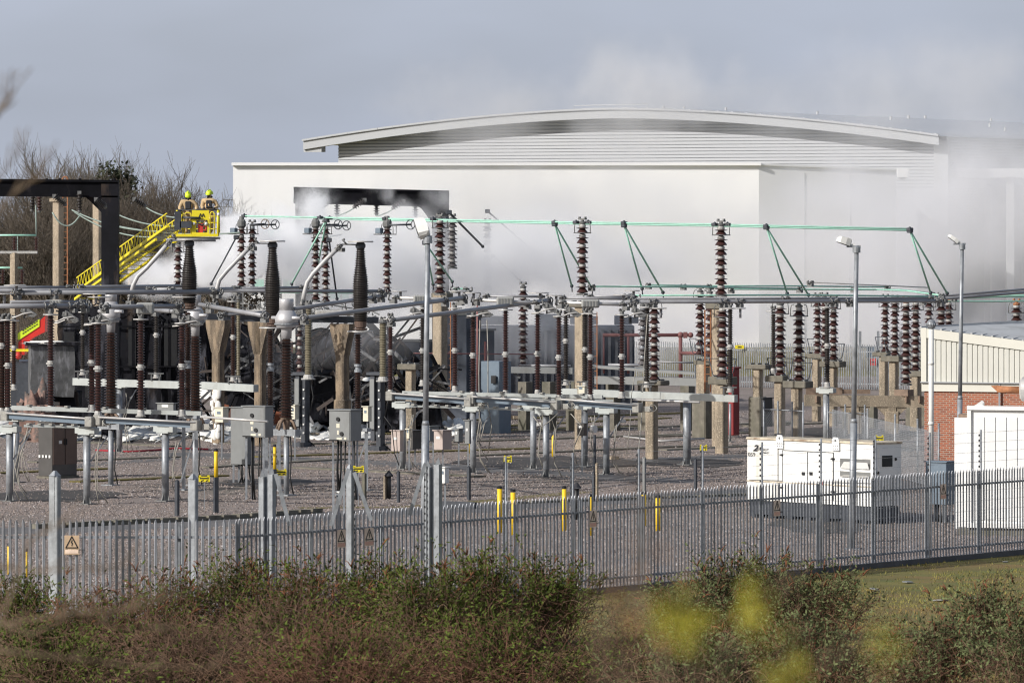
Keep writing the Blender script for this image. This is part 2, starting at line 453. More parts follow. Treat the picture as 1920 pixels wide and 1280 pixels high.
strip('service_path', [(1180, SB(865)), (1700, SB(842))], 3.5, M['asph'], .016)
strip('service_path', [(60, SB(880)), (700, SB(832)), (1100, SB(808)), (1500, SB(790))], 1.4, M['asph'], .020)
for i, (a, b, c, d) in enumerate([(140, 905, 420, 893), (380, 878, 640, 862), (420, 832, 900, 835), (560, 820, 1200, 800), (840, 830, 1400, 812), (900, 812, 1500, 793),
                                  (700, 795, 1300, 775), (1240, 845, 1700, 823), (150, 830, 330, 838), (480, 858, 1000, 842), (60, 868, 330, 858), (880, 856, 1280, 838), (940, 800, 1250, 785), (1400, 800, 1700, 788), (700, 812, 960, 804), (-40, 890, 200, 880), (560, 878, 900, 895), (1180, 822, 1420, 812)]):
    strip('cable_trench', [(a, SB(b)), ((a + c) / 2, SB((b + d) / 2)), (c, SB(d))], .6, M['conc2'] if i % 3 else M['moss'], .07, .06)  # concrete cable trench lines across the gravel, some of them mossy
strip('mossy_verge', [(560, SB(953)), (760, SB(951)), (900, SB(941)), (1100, SB(922))], .9, M['moss'], .024)
for (x, y, wd, hh) in [(500, 905, 3.5, 1.6), (1030, 868, 7.5, 3.0), (230, 822, 6, 3), (1600, 812, 6, 3), (100, 930, 5, 2.0), (1300, 868, 4, 2), (1540, 985, 3.2, 2.5)]:
    c = G(x, SB(y)); mb = MB(); n = 26; random.seed(int(x))
    mb.add([(c.x + math.cos(2 * PI * i / n) * wd / 2 * random.uniform(.75, 1.1), c.y + math.sin(2 * PI * i / n) * hh * 2.2 * random.uniform(.75, 1.1), .028) for i in range(n)], [tuple(range(n))])
    tag(mb.build('damp_ground', M['damp']), kind='structure')
# concrete kerb troughs along the left part of the yard, as notched blocks
def kerb(name, x0, y0, x1, y1, h=.16):
    a, b = G(x0, SB(y0)), G(x1, SB(y1)); d = b - a; L = d.length; d.normalize()
    mb = MB(); n = int(L / .62)
    for i in range(n):
        p = a + d * (i + .5) * L / n
        mb.beam(p - d * .27 + Vector((0, 0, h / 2)), p + d * .27 + Vector((0, 0, h / 2 - random.uniform(0, .02))), .3, h)
    return tag(mb.build(name, M['conc2']), kind='structure')
kerb('concrete_kerb', 60, 992, 440, 973); kerb('concrete_kerb', 440, 973, 600, 961)
kerb('concrete_kerb', 960, 945, 1500, 926, .1)
# dark gravel board at the foot of the fence (seen at the right)
mb = MB(); mb.beam(FB + Vector((0, 0, .07)), FA + Vector((0, 0, .07)), .22, .14)
tag(mb.build('fence_kerb', M['asph']), kind='structure')

# ---------------------------------------------------------------- far hall (arched roof)
def lerp(a, b, t): return a + (b - a) * t
GD = Vector((0.883, -0.469, 0)); BD = Vector((0.469, 0.883, 0))   # along the gable, away from the camera
gr = G(1775, 22.8)                               # near right corner
hall = thing('arched_roof_hall', 'long grey hall with shallow arched roof rising behind the white block', 'building', (gr.x, gr.y, 0))
GL = 60.2
def gp(t, z, back=0.0):      # t metres to the left of the right corner along the gable
    p = gr - GD * t + BD * back
    return Vector((p.x, p.y, z))
def arcz(t):   # roof line
    u = (t / GL) * 2 - 1
    return 16.45 + 2.45 * (1 - abs(u) ** 1.7)
N = 24
mb = MB()
for i in range(N):       # gable wall below the fascia as corrugated rows
    t0, t1 = .8 + (GL - 3.4) * i / N, .8 + (GL - 3.4) * (i + 1) / N
    mb.add([gp(t1, 0), gp(t0, 0), gp(t0, 12.0), gp(t1, 12.0)], [(0, 1, 2, 3)])
rows = 26
for k in range(rows):
    z0 = 12.0 + k * .28
    for i in range(N):
        t0, t1 = .8 + (GL - 3.4) * i / N, .8 + (GL - 3.4) * (i + 1) / N
        lim0, lim1 = arcz(t0) - .35, arcz(t1) - .35
        if z0 > min(lim0, lim1): continue
        za, zb = min(z0 + .18, lim0), min(z0 + .28, lim0)
        zc, zd = min(z0 + .18, lim1), min(z0 + .28, lim1)
        p = [gp(t1, z0), gp(t0, z0), gp(t0, za), gp(t1, zc)]
        q = [gp(t1, zc), gp(t0, za), gp(t0, zb, .13), gp(t1, zd, .13)]
        r_ = [gp(t1, zd, .13), gp(t0, zb, .13), gp(t0, zb), gp(t1, zd)]
        mb.add(p, [(0, 1, 2, 3)]); mb.add(q, [(0, 1, 2, 3)]); mb.add(r_, [(0, 1, 2, 3)])
mb.build('gable_wall', M['hallg'], hall)
mb = MB()
top = [gp(GL * i / 40, arcz(GL * i / 40), -1.6) for i in range(41)]
for i in range(40):
    a, b = top[i], top[i + 1]; dz = Vector((0, 0, -.78)); bk = BD * .5
    mb.add([a, b, b + dz, a + dz, a + bk, b + bk, b + dz + bk, a + dz + bk], [(0, 1, 2, 3), (3, 2, 6, 7), (0, 4, 5, 1)])
mb.build('fascia', M['hallf'], hall)
mb = MB()
for i in range(40):     # projecting lip above the fascia
    mb.beam(top[i] - BD * .06 + Vector((0, 0, .03)), top[i + 1] - BD * .06 + Vector((0, 0, .03)), .25, .16, ext=.02)
mb.build('roof_edge_trim', M['hallf'], hall)
mb = MB()
for i in range(40):
    a, b = gp(GL * i / 40, arcz(GL * i / 40) - .05, -1.4), gp(GL * (i + 1) / 40, arcz(GL * (i + 1) / 40) - .05, -1.4)
    mb.add([a, b, b + BD * 131, a + BD * 131], [(0, 1, 2, 3)])
    mb.add([a - Vector((0, 0, .3)), b - Vector((0, 0, .3)), b - Vector((0, 0, .3)) + BD * 131, a - Vector((0, 0, .3)) + BD * 131], [(3, 2, 1, 0)])
for k in range(22):      # standing ribs across the roof
    t = .5 + k * (GL / 2 - 1) / 22
    a = gp(t, arcz(t) + .05, -1.2); mb.beam(a, a + BD * 131, .12, .2)
roof = mb.build('roof', M['hallroof'], hall)
for (t, bk) in [(30, 8), (29, 10), (25, 10), (21, 20), (19, 35), (14, 20), (9, 30), (5, 24), (24, 50), (26, 70), (12, 60), (3, 45)]:
    p = gp(t, arcz(t), bk); mb = MB(); mb.cyl(p - Vector((0, 0, .1)), p + Vector((0, 0, .45)), .12, .12, 6); mb.build('vent_pipe', M['hallf'], roof)
mb = MB(); p0, p1 = gp(29, arcz(29) + .5, 3), gp(35, arcz(35) + .5, 1); mb.tube([p0 - Vector((0, 0, .5)), p0, p1, p1 - Vector((0, 0, .5))], .05, 5); mb.build('handrail', M['hallf'], roof)
mb = MB(); mb.box(gp(33, arcz(33) + .12, 4), (4.5, 2, .3), -.49); mb.build('roof_light', M['hallf'], roof)
mb = MB()     # side wall at the right
for k in range(40):
    z0 = 7 + k * .235
    a, b = gp(0, z0, 0), gp(0, z0, 120)
    mb.add([a, b, b + Vector((0, 0, .17)), a + Vector((0, 0, .17))], [(0, 1, 2, 3)])
    o = -GD * .06
    mb.add([a + Vector((0, 0, .17)), b + Vector((0, 0, .17)), b + Vector((0, 0, .235)) + o, a + Vector((0, 0, .235)) + o], [(0, 1, 2, 3)])
    mb.add([a + Vector((0, 0, .235)) + o, b + Vector((0, 0, .235)) + o, b + Vector((0, 0, .235)), a + Vector((0, 0, .235))], [(0, 1, 2, 3)])
mb.add([gp(0, 0), gp(0, 0, 120), gp(0, 7, 120), gp(0, 7)], [(0, 1, 2, 3)])
mb.build('side_wall', M['hallg'], hall)
mb = MB(); mb.box((gp(.4, 8.1)), (1.3, .5, 16.2), -.49); mb.build('corner_trim', M['hallf'], hall); mb = MB(); mb.box(gp(GL - .8, 15.85, -1.0), (1.8, .7, .8), -.49); mb.build('eave_end', M['hallf'], hall)

# white block in front of the hall
s25 = 25.0
xl, xr = G(437, s25), G(1423, s25)
zt = zat(309, s25)
rb = G(1680, 24.8); zr_ = zat(318, 24.8)
wb = thing('white_rendered_block', 'tall plain white rendered block in front of the arched hall', 'building', (0, xl.y, 0))
mb = MB(); mb.prism([(xl.x, xl.y, 0), (xr.x, xr.y, 0), (xr.x, xr.y + 30, 0), (xl.x, xl.y + 30, 0)], (0, 0, zt))
mb.add([(xr.x, xr.y, 0), (rb.x, rb.y, 0), (rb.x, rb.y, zr_), (xr.x, xr.y, zt - .02), (xr.x + .01, xr.y + 30, 0), (rb.x, rb.y + 36, 0), (rb.x, rb.y + 36, zr_), (xr.x + .01, xr.y + 30, zt - .02)], [(0, 1, 2, 3), (1, 5, 6, 2), (3, 2, 6, 7), (5, 4, 7, 6)])
mb.build('wall', M['hallw'], wb)
mb = MB()
mb.beam(Vector((xl.x - .1, xl.y - .12, zt + .05)), Vector((xr.x + .15, xr.y - .12, zt + .05)), .4, .22)
d = (rb - xr).normalized(); mb.beam(Vector((xr.x + .1, xr.y + .1, zt + .02)), Vector((rb.x, rb.y, zr_ + .02)), .4, .14)
mb.build('parapet_capping', M['hallw'], wb)
mb = MB()    # three shallow joints in the render of the side wall
for t in (.33, .66):
    p = lerp(xr, rb, t); mb.beam(Vector((p.x, p.y - .02, .3)), Vector((p.x, p.y - .02, zr_ - .3)), .05, .05)
mb.build('movement_joint', M['hallf'], wb)

# white portico with columns at the right
sp = 22.6
pa, pz = G(1668, sp), zat(317, sp)
po = thing('white_portico', 'white colonnaded canopy with grey glazing at the right end of the hall', 'building', (pa.x, pa.y, 0))
mb = MB(); mb.beam(Vector((pa.x + .5, pa.y, pz - .35)), Vector((pa.x + 45, pa.y, pz - .35)), 5, .75); mb.build('canopy_beam', M['hallw'], po)
for i, x in enumerate((1775, 1891, 2010)):
    c = G(x, sp); wd = 1.05 if i == 0 else .6
    mb = MB(); mb.box((c.x, c.y - 1.5, (pz - .72) / 2), (wd, .9, pz - .74)); mb.build('column', M['hallw'], po)
c = G(1800, sp)
mb = MB(); mb.box((c.x + 12, c.y + 3.0, pz / 2 - .5), (36, .5, pz - 1.8)); gl = mb.build('glazed_wall', M['glaz'], po)
mb = MB()
for i in range(14): mb.box((c.x - 5 + i * 2.6, c.y + 2.6, pz / 2 - .5), (.15, .2, pz - 1.8))
for z in (3.2, 6.2, 9.2): mb.box((c.x + 12, c.y + 2.55, z), (36, .2, .18))
mb.build('glazing_bar', M['hallf'], gl)


# two pale pylons of a lattice antenna beyond the trees
for i, (x, s, y) in enumerate([(428, 18, 375), (421, 20, 388)]):
    p = G(x, s); z = zat(y, s)
    t = thing('roof_aerial', ['thin grey aerial with a flat comb top left of the white block', 'short thin aerial mast left of the flat topped aerial'][i], 'aerial', p)
    mb = MB(); mb.cyl(p, p + Vector((0, 0, z)), .07, .05, 6); mb.build('mast', M['fit'], t)
    mb = MB(); mb.beam(p + Vector((-.6, 0, z)), p + Vector((.6, 0, z)), .06, .06)
    for k in range(5): mb.beam(p + Vector((-.5 + k * .25, -.25, z + .03)), p + Vector((-.5 + k * .25, .25, z + .03)), .03, .03)
    mb.build('antenna', M['fit'], t)

# ---------------------------------------------------------------- trees
def branch(mb, p, d, L, r, depth, rng, spread=.55, up=.15, kids=(2, 4)):
    n = 4; pts = [p]; dd = d.copy()
    for i in range(n):
        dd = (dd + Vector((rng.uniform(-1, 1), rng.uniform(-1, 1), rng.uniform(-.6, 1) * .8 + up)) * .17).normalized()
        pts.append(pts[-1] + dd * L / n)
    mb.tube(pts, r, 4 if depth > 1 else 3, True, taper=r * .55)
    if depth == 0: return
    for k in range(rng.randint(*kids)):
        i = rng.randint(1, n)
        q = pts[i]
        a = rng.uniform(0, 2 * PI)
        u, v, _ = basis(dd)
        nd = (dd * rng.uniform(.5, 1) + (u * math.cos(a) + v * math.sin(a)) * rng.uniform(.4, 1) * spread * 1.4 + Vector((0, 0, up))).normalized()
        branch(mb, q, nd, L * rng.uniform(.55, .8), max(r * .55, .012), depth - 1, rng, spread, up, kids)
def bare_tree(name, x, s, ytop, label, seed, wmul=1.0, m='bark', depth=5, group=None, base_y=None):
    rng = random.Random(seed)
    p = G(x, s); H = zat(ytop, s)
    t = thing(name, label, 'tree', p, group)
    mb = MB(); r0 = .02 * H
    th = H * .22
    mb.tube([p, p + Vector((rng.uniform(-.1, .1), 0, th * .5)), p + Vector((rng.uniform(-.3, .3), 0, th))], r0, 7, True, taper=r0 * .75)
    mb.build('trunk', M[m], t)
    mb = MB(); q = p + Vector((0, 0, th * .95))
    for k in range(6):
        a = 2 * PI * k / 6 + rng.uniform(-.3, .3)
        sp_ = rng.uniform(.15, .75) * wmul
        branch(mb, q + Vector((0, 0, -rng.uniform(0, .25) * th)), Vector((math.cos(a) * sp_, math.sin(a) * sp_, 1)).normalized(), H * rng.uniform(.30, .40), r0 * .5, depth - 1, rng, .6 * wmul, .16, (4, 5))
    zz_ = sorted(v[2] for v in mb.v); zs = zz_[int(len(zz_) * .9975)]; k = (H - q.z) / (zs - q.z)
    mb.v = [(p.x + (a[0] - p.x) * (.5 + .5 * k), a[1], q.z + (a[2] - q.z) * k) for a in mb.v]
    mb.build('crown', M[m], t)
    return t
def leafcloud(mb, c, rad, n, rng, sz, flat=.4):
    for i in range(n):
        while True:
            q = Vector((rng.uniform(-1, 1), rng.uniform(-1, 1), rng.uniform(-1, 1)))
            if q.length < 1: break
        q = q * (.55 + .45 * q.length)
        if mnoise.noise(Vector((q.x * 2.3 + c.x, q.y * 2.3, q.z * 2.3 + c.z))) < -.12: continue
        q = Vector((c.x + q.x * rad[0], c.y + q.y * rad[1], c.z + q.z * rad[2]))
        d = Vector((rng.uniform(-1, 1), rng.uniform(-1, 1), rng.uniform(-flat, 1))).normalized()
        u, v, _ = basis(d); L = sz * rng.uniform(.6, 1.4); ww = L * .32
        mb.add([q, q + d * L * .5 + u * ww, q + d * L, q + d * L * .5 - u * ww], [(0, 1, 2, 3)])
TG = 'trees beyond the substation'
for i, (x, s, yt, wm, mm, lab, dp) in enumerate([
    (-10, 27, 330, 1.0, 'bark', 'bare tree at the left edge behind the burnt gantry beam', 5),
    (45, 25, 305, 1.0, 'bark2', 'bare pale tree behind the left half of the burnt gantry beam', 5),
    (100, 29, 335, .9, 'bark', 'bare tree behind the orange cage ladder', 5),
    (150, 26, 270, .7, 'bark2', 'tallest bare tree standing just left of the dark evergreen', 5),
    (205, 25, 292, .7, 'bark', 'bare tree growing through the dark evergreen', 5),
    (262, 28, 325, .8, 'bark', 'bare tree right of the dark evergreen, above the yellow ladder', 5),
    (310, 26, 345, .9, 'bark2', 'bare tree just behind the turntable ladder cage on its left', 5),
    (372, 27, 352, .9, 'bark', 'bare tree behind the two firefighters', 5),
    (75, 28, 320, .9, 'bark', 'bare tree between the pale one and the orange ladder', 5), (180, 27, 300, .8, 'bark', 'bare tree just right of the tall tan post', 5),
    (235, 26, 305, .8, 'bark2', 'pale bare tree at the right shoulder of the evergreen', 5), (288, 27, 330, .9, 'bark', 'bare tree above the upper part of the yellow ladder', 5),
    (340, 28, 350, .9, 'bark', 'bare tree behind the left firefighter', 5), (400, 29, 372, .9, 'bark2', 'bare tree behind the right firefighter', 5),
    (420, 30, 400, .8, 'bark', 'low bare tree at the left end of the white block', 5)]):
    bare_tree('bare_tree', x, s, yt, lab, 50 + i, wm, mm, dp, TG)
p = G(212, 26.5); H = zat(312, 26.5)
ev = thing('evergreen_tree', 'dark dense evergreen tree standing among bare trees at the left', 'tree', p, TG)
mb = MB(); mb.tube([p, p + Vector((.2, 0, H * .5)), p + Vector((0, 0, H * .9))], .3, 7, taper=.08); mb.build('trunk', M['bark'], ev)
mb = MB(); rng = random.Random(9)
for k in range(70):
    t = rng.uniform(.3, 1) ** .8; a = rng.uniform(0, 2 * PI); rr = (1.12 - t) ** .7 * 4.6 * rng.uniform(.2, 1.0)
    leafcloud(mb, p + Vector((math.cos(a) * rr, math.sin(a) * rr, H * t * .97)), (1.3 * (1.3 - t * .6), 1.3, 1.0), 150, rng, .30, 0.2)
mb.build('crown', M['ever'], ev)
# scrub under the trees
mb = MB(); rng = random.Random(4)
for k in range(420):
    x = rng.uniform(-40, 470); s = rng.uniform(28, 34)
    p = G(x, s); h = rng.uniform(1.5, 5.0)
    for j in range(4):
        d = Vector((rng.uniform(-.7, .7), rng.uniform(-.5, .5), 1)).normalized()
        branch(mb, p, d, h * .6, .03, 2, rng, .7, .1, (2, 4))
tag(mb.build('undergrowth', M['bark'], loc=(G(200, 30))), 'tangled bare scrub filling the ground under the distant trees', 'scrub', kind='stuff')
mb = MB(); rng = random.Random(14)
for k in range(60):
    x = rng.uniform(-60, 480); s = rng.uniform(24, 27); p = G(x, s)
    leafcloud(mb, p + Vector((0, 0, rng.uniform(.8, 4.5))), (3.0, 2.0, 1.8), 420, rng, .4, .2)
M['hedge'] = mat('winter_hedge', (0.085, 0.058, 0.034), 0.95, 0, 0.45, 0.4)
overlay(M['hedge'], (0.04, 0.055, 0.02), 0.25, 0.5, 0.65)
tag(mb.build('undergrowth', M['hedge'], loc=G(200, 25)), 'dull brown and green winter hedge behind the trees at the left', 'hedge', kind='stuff')
# ---------------------------------------------------------------- burnt area
YA = R(-36)            # rotation of the yard's grid
DU = Vector((math.cos(YA), math.sin(YA), 0))       # right and towards the camera
DV = Vector((-DU.y, DU.x, 0))                      # right and away
def gantry(label, s, x0, x1, y_top, y_bot, xcol, s1=None, beam_h=1.0, legs=(1,), yb=None):
    """portal: beam from x0 to x1 at row y_top..y_bot, leg(s)"""
    s1 = s1 or s
    a, b = W(x0, (y_top[0] + y_bot[0]) / 2, s), W(x1, (y_top[1] + y_bot[1]) / 2, s1)
    h = (y_bot[0] - y_top[0]) / s
    t = thing('portal_gantry', label, 'gantry', (b.x, b.y, 0))
    mb = MB(); mb.beam(a, b, .55, h); mb.beam(a + Vector((0, 0, h / 2 + .04)), b + Vector((0, 0, h / 2 + .04)), .8, .1)
    mb.beam(a - Vector((0, 0, h / 2 + .03)), b - Vector((0, 0, h / 2 + .03)), .7, .07)
    return t, mb, a, b, h
t, mb, a, b, h = gantry('soot black portal gantry crossing the top left corner of the yard', 43.5, -160, 222, (338, 343), (364, 366), 0)
gw = 32 / 43.5
mb.build('beam', M['soot'], t)
zt_ = zat(345, 43.5)
mb = MB(); c = G(207, 43.5); mb.box((c.x, c.y, zt_ / 2), (gw, .7, zt_)); mb.add([], [])
k = Vector((c.x - gw / 2, c.y, zat(366, 43.5)))
mb.prism([k + Vector((0, -.2, 0)), k + Vector((-.8, -.2, 0)), k + Vector((-.5, -.2, -.25)), k + Vector((0, -.2, -.75))], (0, .4, 0))
mb.build('column', M['sootm'], t)
mb = MB()
for x in (60, 88, 112, 150, 215):
    p = W(x, 341, 43.5); mb.cyl(p - Vector((0, 0, .1)), p + Vector((0, 0, .15)), .06, .06, 6)
mb.build('bolt', M['soot'], t)
t, mb, a, b, h = gantry('blackened portal gantry half hidden by steam in front of the white block', 38.5, 551, 842, (354, 360), (379, 387), 0)
mb.build('beam', M['soot'], t)
for i, x in enumerate((570, 826)):
    mb = MB(); c = G(x, 38.5); z1 = zat(357 + 3 * i, 38.5); mb.box((c.x, c.y, z1 / 2), (.82, .6, z1))
    k = Vector((c.x + (-.41 if i else .41), c.y, zat(384, 38.5))); sg = -1 if i else 1
    mb.prism([k + Vector((0, -.2, 0)), k + Vector((sg * .8, -.2, 0)), k + Vector((sg * .5, -.2, -.2)), k + Vector((0, -.2, -.9))], (0, .4, 0))
    mb.build('column', M['sootm'] if i == 0 else M['soot'], t)
# hanging insulator strings on the gantries
def string_ins(label, p0, p1, r, n, m, group='burnt insulator strings hanging on the gantries', capm='fit'):
    p0, p1 = Vector(p0), Vector(p1); L = (p1 - p0).length
    t = thing('hanging_insulator', label, 'insulator', p0, group)
    mb = MB(); prof = [(.03, 0)]
    for i in range(n):
        z = L * (i + .3) / n; q = L / n
        prof += [(.06, z), (r, z + q * .15), (r, z + q * .3), (.07, z + q * .55)]
    prof += [(.03, L)]
    mb.lathe(prof, p0, 12, True, ax=p1 - p0); mb.build('sheds', M[m], t)
    mb = MB(); mb.box(p0, (.16, .16, .18)); mb.sphere(p1, .09, 8, 5); mb.build('end_fitting', M[capm], t)
    return t
for i, (x0, y0, x1, y1, s, n, r, lab, m) in enumerate([
    (62, 362, 60, 394, 40.5, 6, .13, 'charred vertical insulator string under the left gantry beam, leftmost', 'black_p'),
    (74, 362, 74, 396, 40.5, 6, .14, 'maroon and white vertical insulator string under the left gantry beam', 'maroon'),
    (102, 368, 122, 384, 41.5, 7, .17, 'black slanting insulator string in front of the tall tan post', 'black_p'),
    (149, 362, 149, 396, 41, 6, .13, 'charred vertical insulator string under the middle of the left gantry beam', 'black_p'),
    (180, 374, 197, 388, 41.5, 7, .17, 'black slanting insulator string left of the burnt gantry column', 'black_p'),
    (252, 374, 271, 386, 41.5, 6, .17, 'black slanting insulator string right of the burnt gantry column', 'black_p'),
    (632, 375, 632, 402, 38.5, 6, .16, 'black vertical insulator string under the steaming gantry, leftmost', 'black_p'),
    (684, 375, 664, 388, 38.8, 5, .16, 'short slanting insulator string under the left part of the steaming gantry', 'black_p'),
    (706, 375, 706, 402, 38.5, 6, .15, 'steam veiled vertical insulator string in the middle of the steaming gantry', 'black_p'),
    (757, 377, 737, 390, 38.8, 5, .16, 'short slanting insulator string under the right part of the steaming gantry', 'black_p'),
    (779, 377, 779, 404, 38.5, 6, .16, 'grey vertical insulator string under the right end of the steaming gantry', 'black_p')]):
    s += 2.6 if x0 < 300 else 0; string_ins(lab, W(x0, y0, s), W(x1, y1, s), r, n, m)
# slack conductors
def wire(name, label, pts, r, m, cat='cable', group=None, loc=None, n=4, sag=0.0, seg=10):
    P = [Vector(p) for p in pts]
    if len(P) == 2:
        a, b = P; P = [lerp(a, b, i / seg) - Vector((0, 0, sag * 4 * (i / seg) * (1 - i / seg))) for i in range(seg + 1)]
    mb = MB(); mb.tube(P, r, n)
    return tag(mb.build(name, M[m], loc=P[0]), label, cat, group)
CG = 'slack conductors below the gantries'
M['oxide'] = mat('oxidised_conductor', (0.28, 0.34, 0.30), 0.7, 0.1, 0.2, 2.0)
for i, (x0, y0, x1, y1, s0, s1, sag, lab) in enumerate([
    (135, 394, 330, 432, 41, 42, .35, 'upper pale green conductor sloping from the slanting insulator to the cage'),
    (140, 398, 330, 440, 41, 42, .5, 'lower pale green conductor sloping from the slanting insulator to the cage'),
    (220, 402, 342, 423, 41, 44, .2, 'pale green conductor passing right of the burnt column'),
    (220, 424, 450, 436, 41, 42, .2, 'pale green conductor running behind the cage floor'),
    (275, 390, 330, 408, 41, 42, .1, 'short conductor from the right slanting insulator towards the cage'),
    (98, 398, 152, 400, 41, 41, .6, 'deep looping conductor under the tall tan post'),
    (664, 390, 630, 405, 38.8, 38.6, .05, 'short conductor under the steaming gantry, left'),
    (737, 392, 706, 405, 38.8, 38.6, .05, 'short conductor under the steaming gantry, right'),
    (410, 432, 640, 440, 40, 39, .3, 'thin conductor in the steam left of the gantry')]):
    wire('slack_conductor', lab, [W(x0, y0, s0), W(x1, y1, s1)], .035, 'oxide', group=CG, sag=sag)
for i, (x, s, yt, wd, lab) in enumerate([(109, 39, 378, .40, 'tall tan concrete post beside the orange ladder'), (184, 39, 374, .40, 'tall tan concrete post behind the burnt gantry column'),
                                        (245, 40, 500, .22, 'short tan post right of the burnt gantry column')]):
    p = G(x, s); z = zat(yt, s); mb = MB(); mb.box((p.x, p.y, z / 2), (wd, wd, z), YA, .03)
    mb.box((p.x, p.y, z + .08), (wd * 1.5, wd * 1.5, .16), YA)
    tag(mb.build('concrete_post', M['conc'], loc=p), lab, 'concrete post', 'tall concrete posts')
def ladder(label, x, s, y0, y1, wd, m='rust', hoop=False, group='orange ladders'):
    p = G(x, s); z1, z0 = zat(y0, s), zat(y1, s)
    t = thing('access_ladder', label, 'ladder', (p.x, p.y, z0), group)
    for sg in (-1, 1):
        if wd < .15 and sg < 0: continue
        th_ = .03 if wd < .15 else .045
        mb = MB(); mb.beam((p.x + sg * wd / 2, p.y, z0), (p.x + sg * wd / 2, p.y, z1), th_, th_ * 1.3)
        if hoop: mb.torus((p.x + sg * wd / 2 - sg * .12, p.y, z1), .12, .035, 12, 5, Vector((0, 1, 0)))
        mb.build('rail', M[m], t)
    mb = MB(); n = int((z1 - z0) / .3)
    for i in range(n): mb.beam((p.x - wd / 2, p.y, z0 + .15 + i * .3), (p.x + wd / 2, p.y, z0 + .15 + i * .3), .022, .022)
    mb.build('rungs', M[m], t)
ladder('rusty orange ladder with a hooped top beside the tall tan post', 122, 38.8, 336, 545, .22, hoop=True)
# green bars and insulators at the far left
FL = thing('bus_post', 'small tan post carrying green bars and insulators at the far left', 'bus support', G(27, 40))
p = G(27, 40); mb = MB(); mb.box((p.x, p.y, zat(474, 40) / 2), (.3, .3, zat(474, 40)), YA); mb.build('post', M['conc'], FL)
mb = MB(); mb.beam(W(-20, 473, 40), W(70, 473, 40), .2, .12); mb.build('crossarm', M['capw'], FL)
for (xa, xb, y) in ((-20, 68, 441), (-20, 42, 502)):
    mb = MB(); mb.cyl(W(xa, y, 40), W(xb, y, 40), .045); mb.build('bar', M['green'], FL)
for (x, y0, y1) in ((27, 444, 470), (68, 444, 470), (5, 505, 532), (41, 505, 532)):
    mb = MB(); L = (y1 - y0) / 40; prof = [(.05, 0)]
    for k in range(5): z = L * (k + .2) / 5; prof += [(.06, z), (.12, z + L * .05), (.05, z + L * .1)]
    prof += [(.05, L)]; mb.lathe(prof, W(x, y1, 40), 10); mb.build('insulator', M['maroon'], FL)
mb = MB(); mb.cyl(W(33, 441, 40), W(33, 520, 40), .025, None, 5); mb.cyl(W(68, 445, 40), W(67, 385, 40), .03, None, 5); mb.build('dropper', M['oxide'], FL)

# big grey pipe behind the cage
pp = thing('grey_bus_pipe', 'fat grey horizontal pipe behind the cage and the white block corner', 'pipe', W(410, 412, 38))
mb = MB(); mb.cyl(W(405, 412, 38), W(560, 413, 38), .16, None, 14); mb.build('pipe', M['tube'], pp)

# burnt transformer enclosure and debris
def rough(mb, c, size, rz, seed, amp=.12, n=5):
    """box with dented faces"""
    rng = random.Random(seed); c = Vector(c); m = Matrix.Rotation(rz, 3, 'Z')
    hx, hy, hz = [q / 2 for q in size]
    def P(u, v, w_):
        q = Vector((u * hx, v * hy, w_ * hz))
        nn = mnoise.noise_vector(q * 1.3 + Vector((seed, seed * 2, 0))) * amp
        return c + m @ (q + nn)
    for ax in range(3):
        for sg in (-1, 1):
            g = []
            for i in range(n + 1):
                for j in range(n + 1):
                    u, v = -1 + 2 * i / n, -1 + 2 * j / n
                    g.append(P(sg, u, v) if ax == 0 else P(u, sg, v) if ax == 1 else P(u, v, sg))
            mb.add(g, [(i * (n + 1) + j, (i + 1) * (n + 1) + j, (i + 1) * (n + 1) + j + 1, i * (n + 1) + j + 1) for i in range(n) for j in range(n)])
def blob(mb, c, rx, ry, rz, seed, n=22, m=10, amp=.35):
    vs = []; c = Vector(c)
    for j in range(m + 1):
        t = PI / 2 * j / m
        for i in range(n):
            a = 2 * PI * i / n; d = Vector((math.cos(a) * math.cos(t), math.sin(a) * math.cos(t), math.sin(t)))
            k = 1 + amp * mnoise.noise(d * 2.2 + Vector((seed, 0, 0))) + amp * .5 * mnoise.noise(d * 6 + Vector((seed, 4, 0)))
            vs.append(c + Vector((d.x * rx * k, d.y * ry * k, d.z * rz * k)))
    mb.add(vs, [(j * n + i, j * n + (i + 1) % n, (j + 1) * n + (i + 1) % n, (j + 1) * n + i) for j in range(m) for i in range(n)], True)
s = 42.0
bt = thing('burnt_transformer', 'charred transformer enclosure streaked with grey behind the left insulators', 'transformer', G(230, s))
c = G(226, s)
mb = MB(); rough(mb, (c.x, c.y + 2, zat(575, s) / 2), (232 / s, 4, zat(580, s)), 0, 3, .12, 10); mb.build('tank', M['sootm'], bt)
mb = MB()
for x in (216, 250, 266, 300, 318, 335):
    q = G(x, s); mb.beam((q.x, q.y - .12, .6), (q.x, q.y - .12, zat(598, s)), .09, .12)
for (x0, x1, y) in ((105, 335, 687), (250, 305, 601), (255, 268, 650), (110, 335, 612)):
    mb.beam(W(x0, y, s) - Vector((0, .2, 0)), W(x1, y, s) - Vector((0, .2, 0)), .07, .07)
mb.build('stiffener', M['soot'], bt)
for (x0, x1, y0, y1) in ((241, 255, 602, 690), (308, 332, 604, 688), (160, 176, 690, 745), (120, 140, 622, 690)):
    q0, q1 = W(x0, y0, s), W(x1, y1, s); mb = MB(); mb.box(((q0.x + q1.x) / 2, q0.y - .05, (q0.z + q1.z) / 2), (q1.x - q0.x, .2, q0.z - q1.z)); mb.build('opening', M['black'], bt)
mb = MB(); rng = random.Random(7)
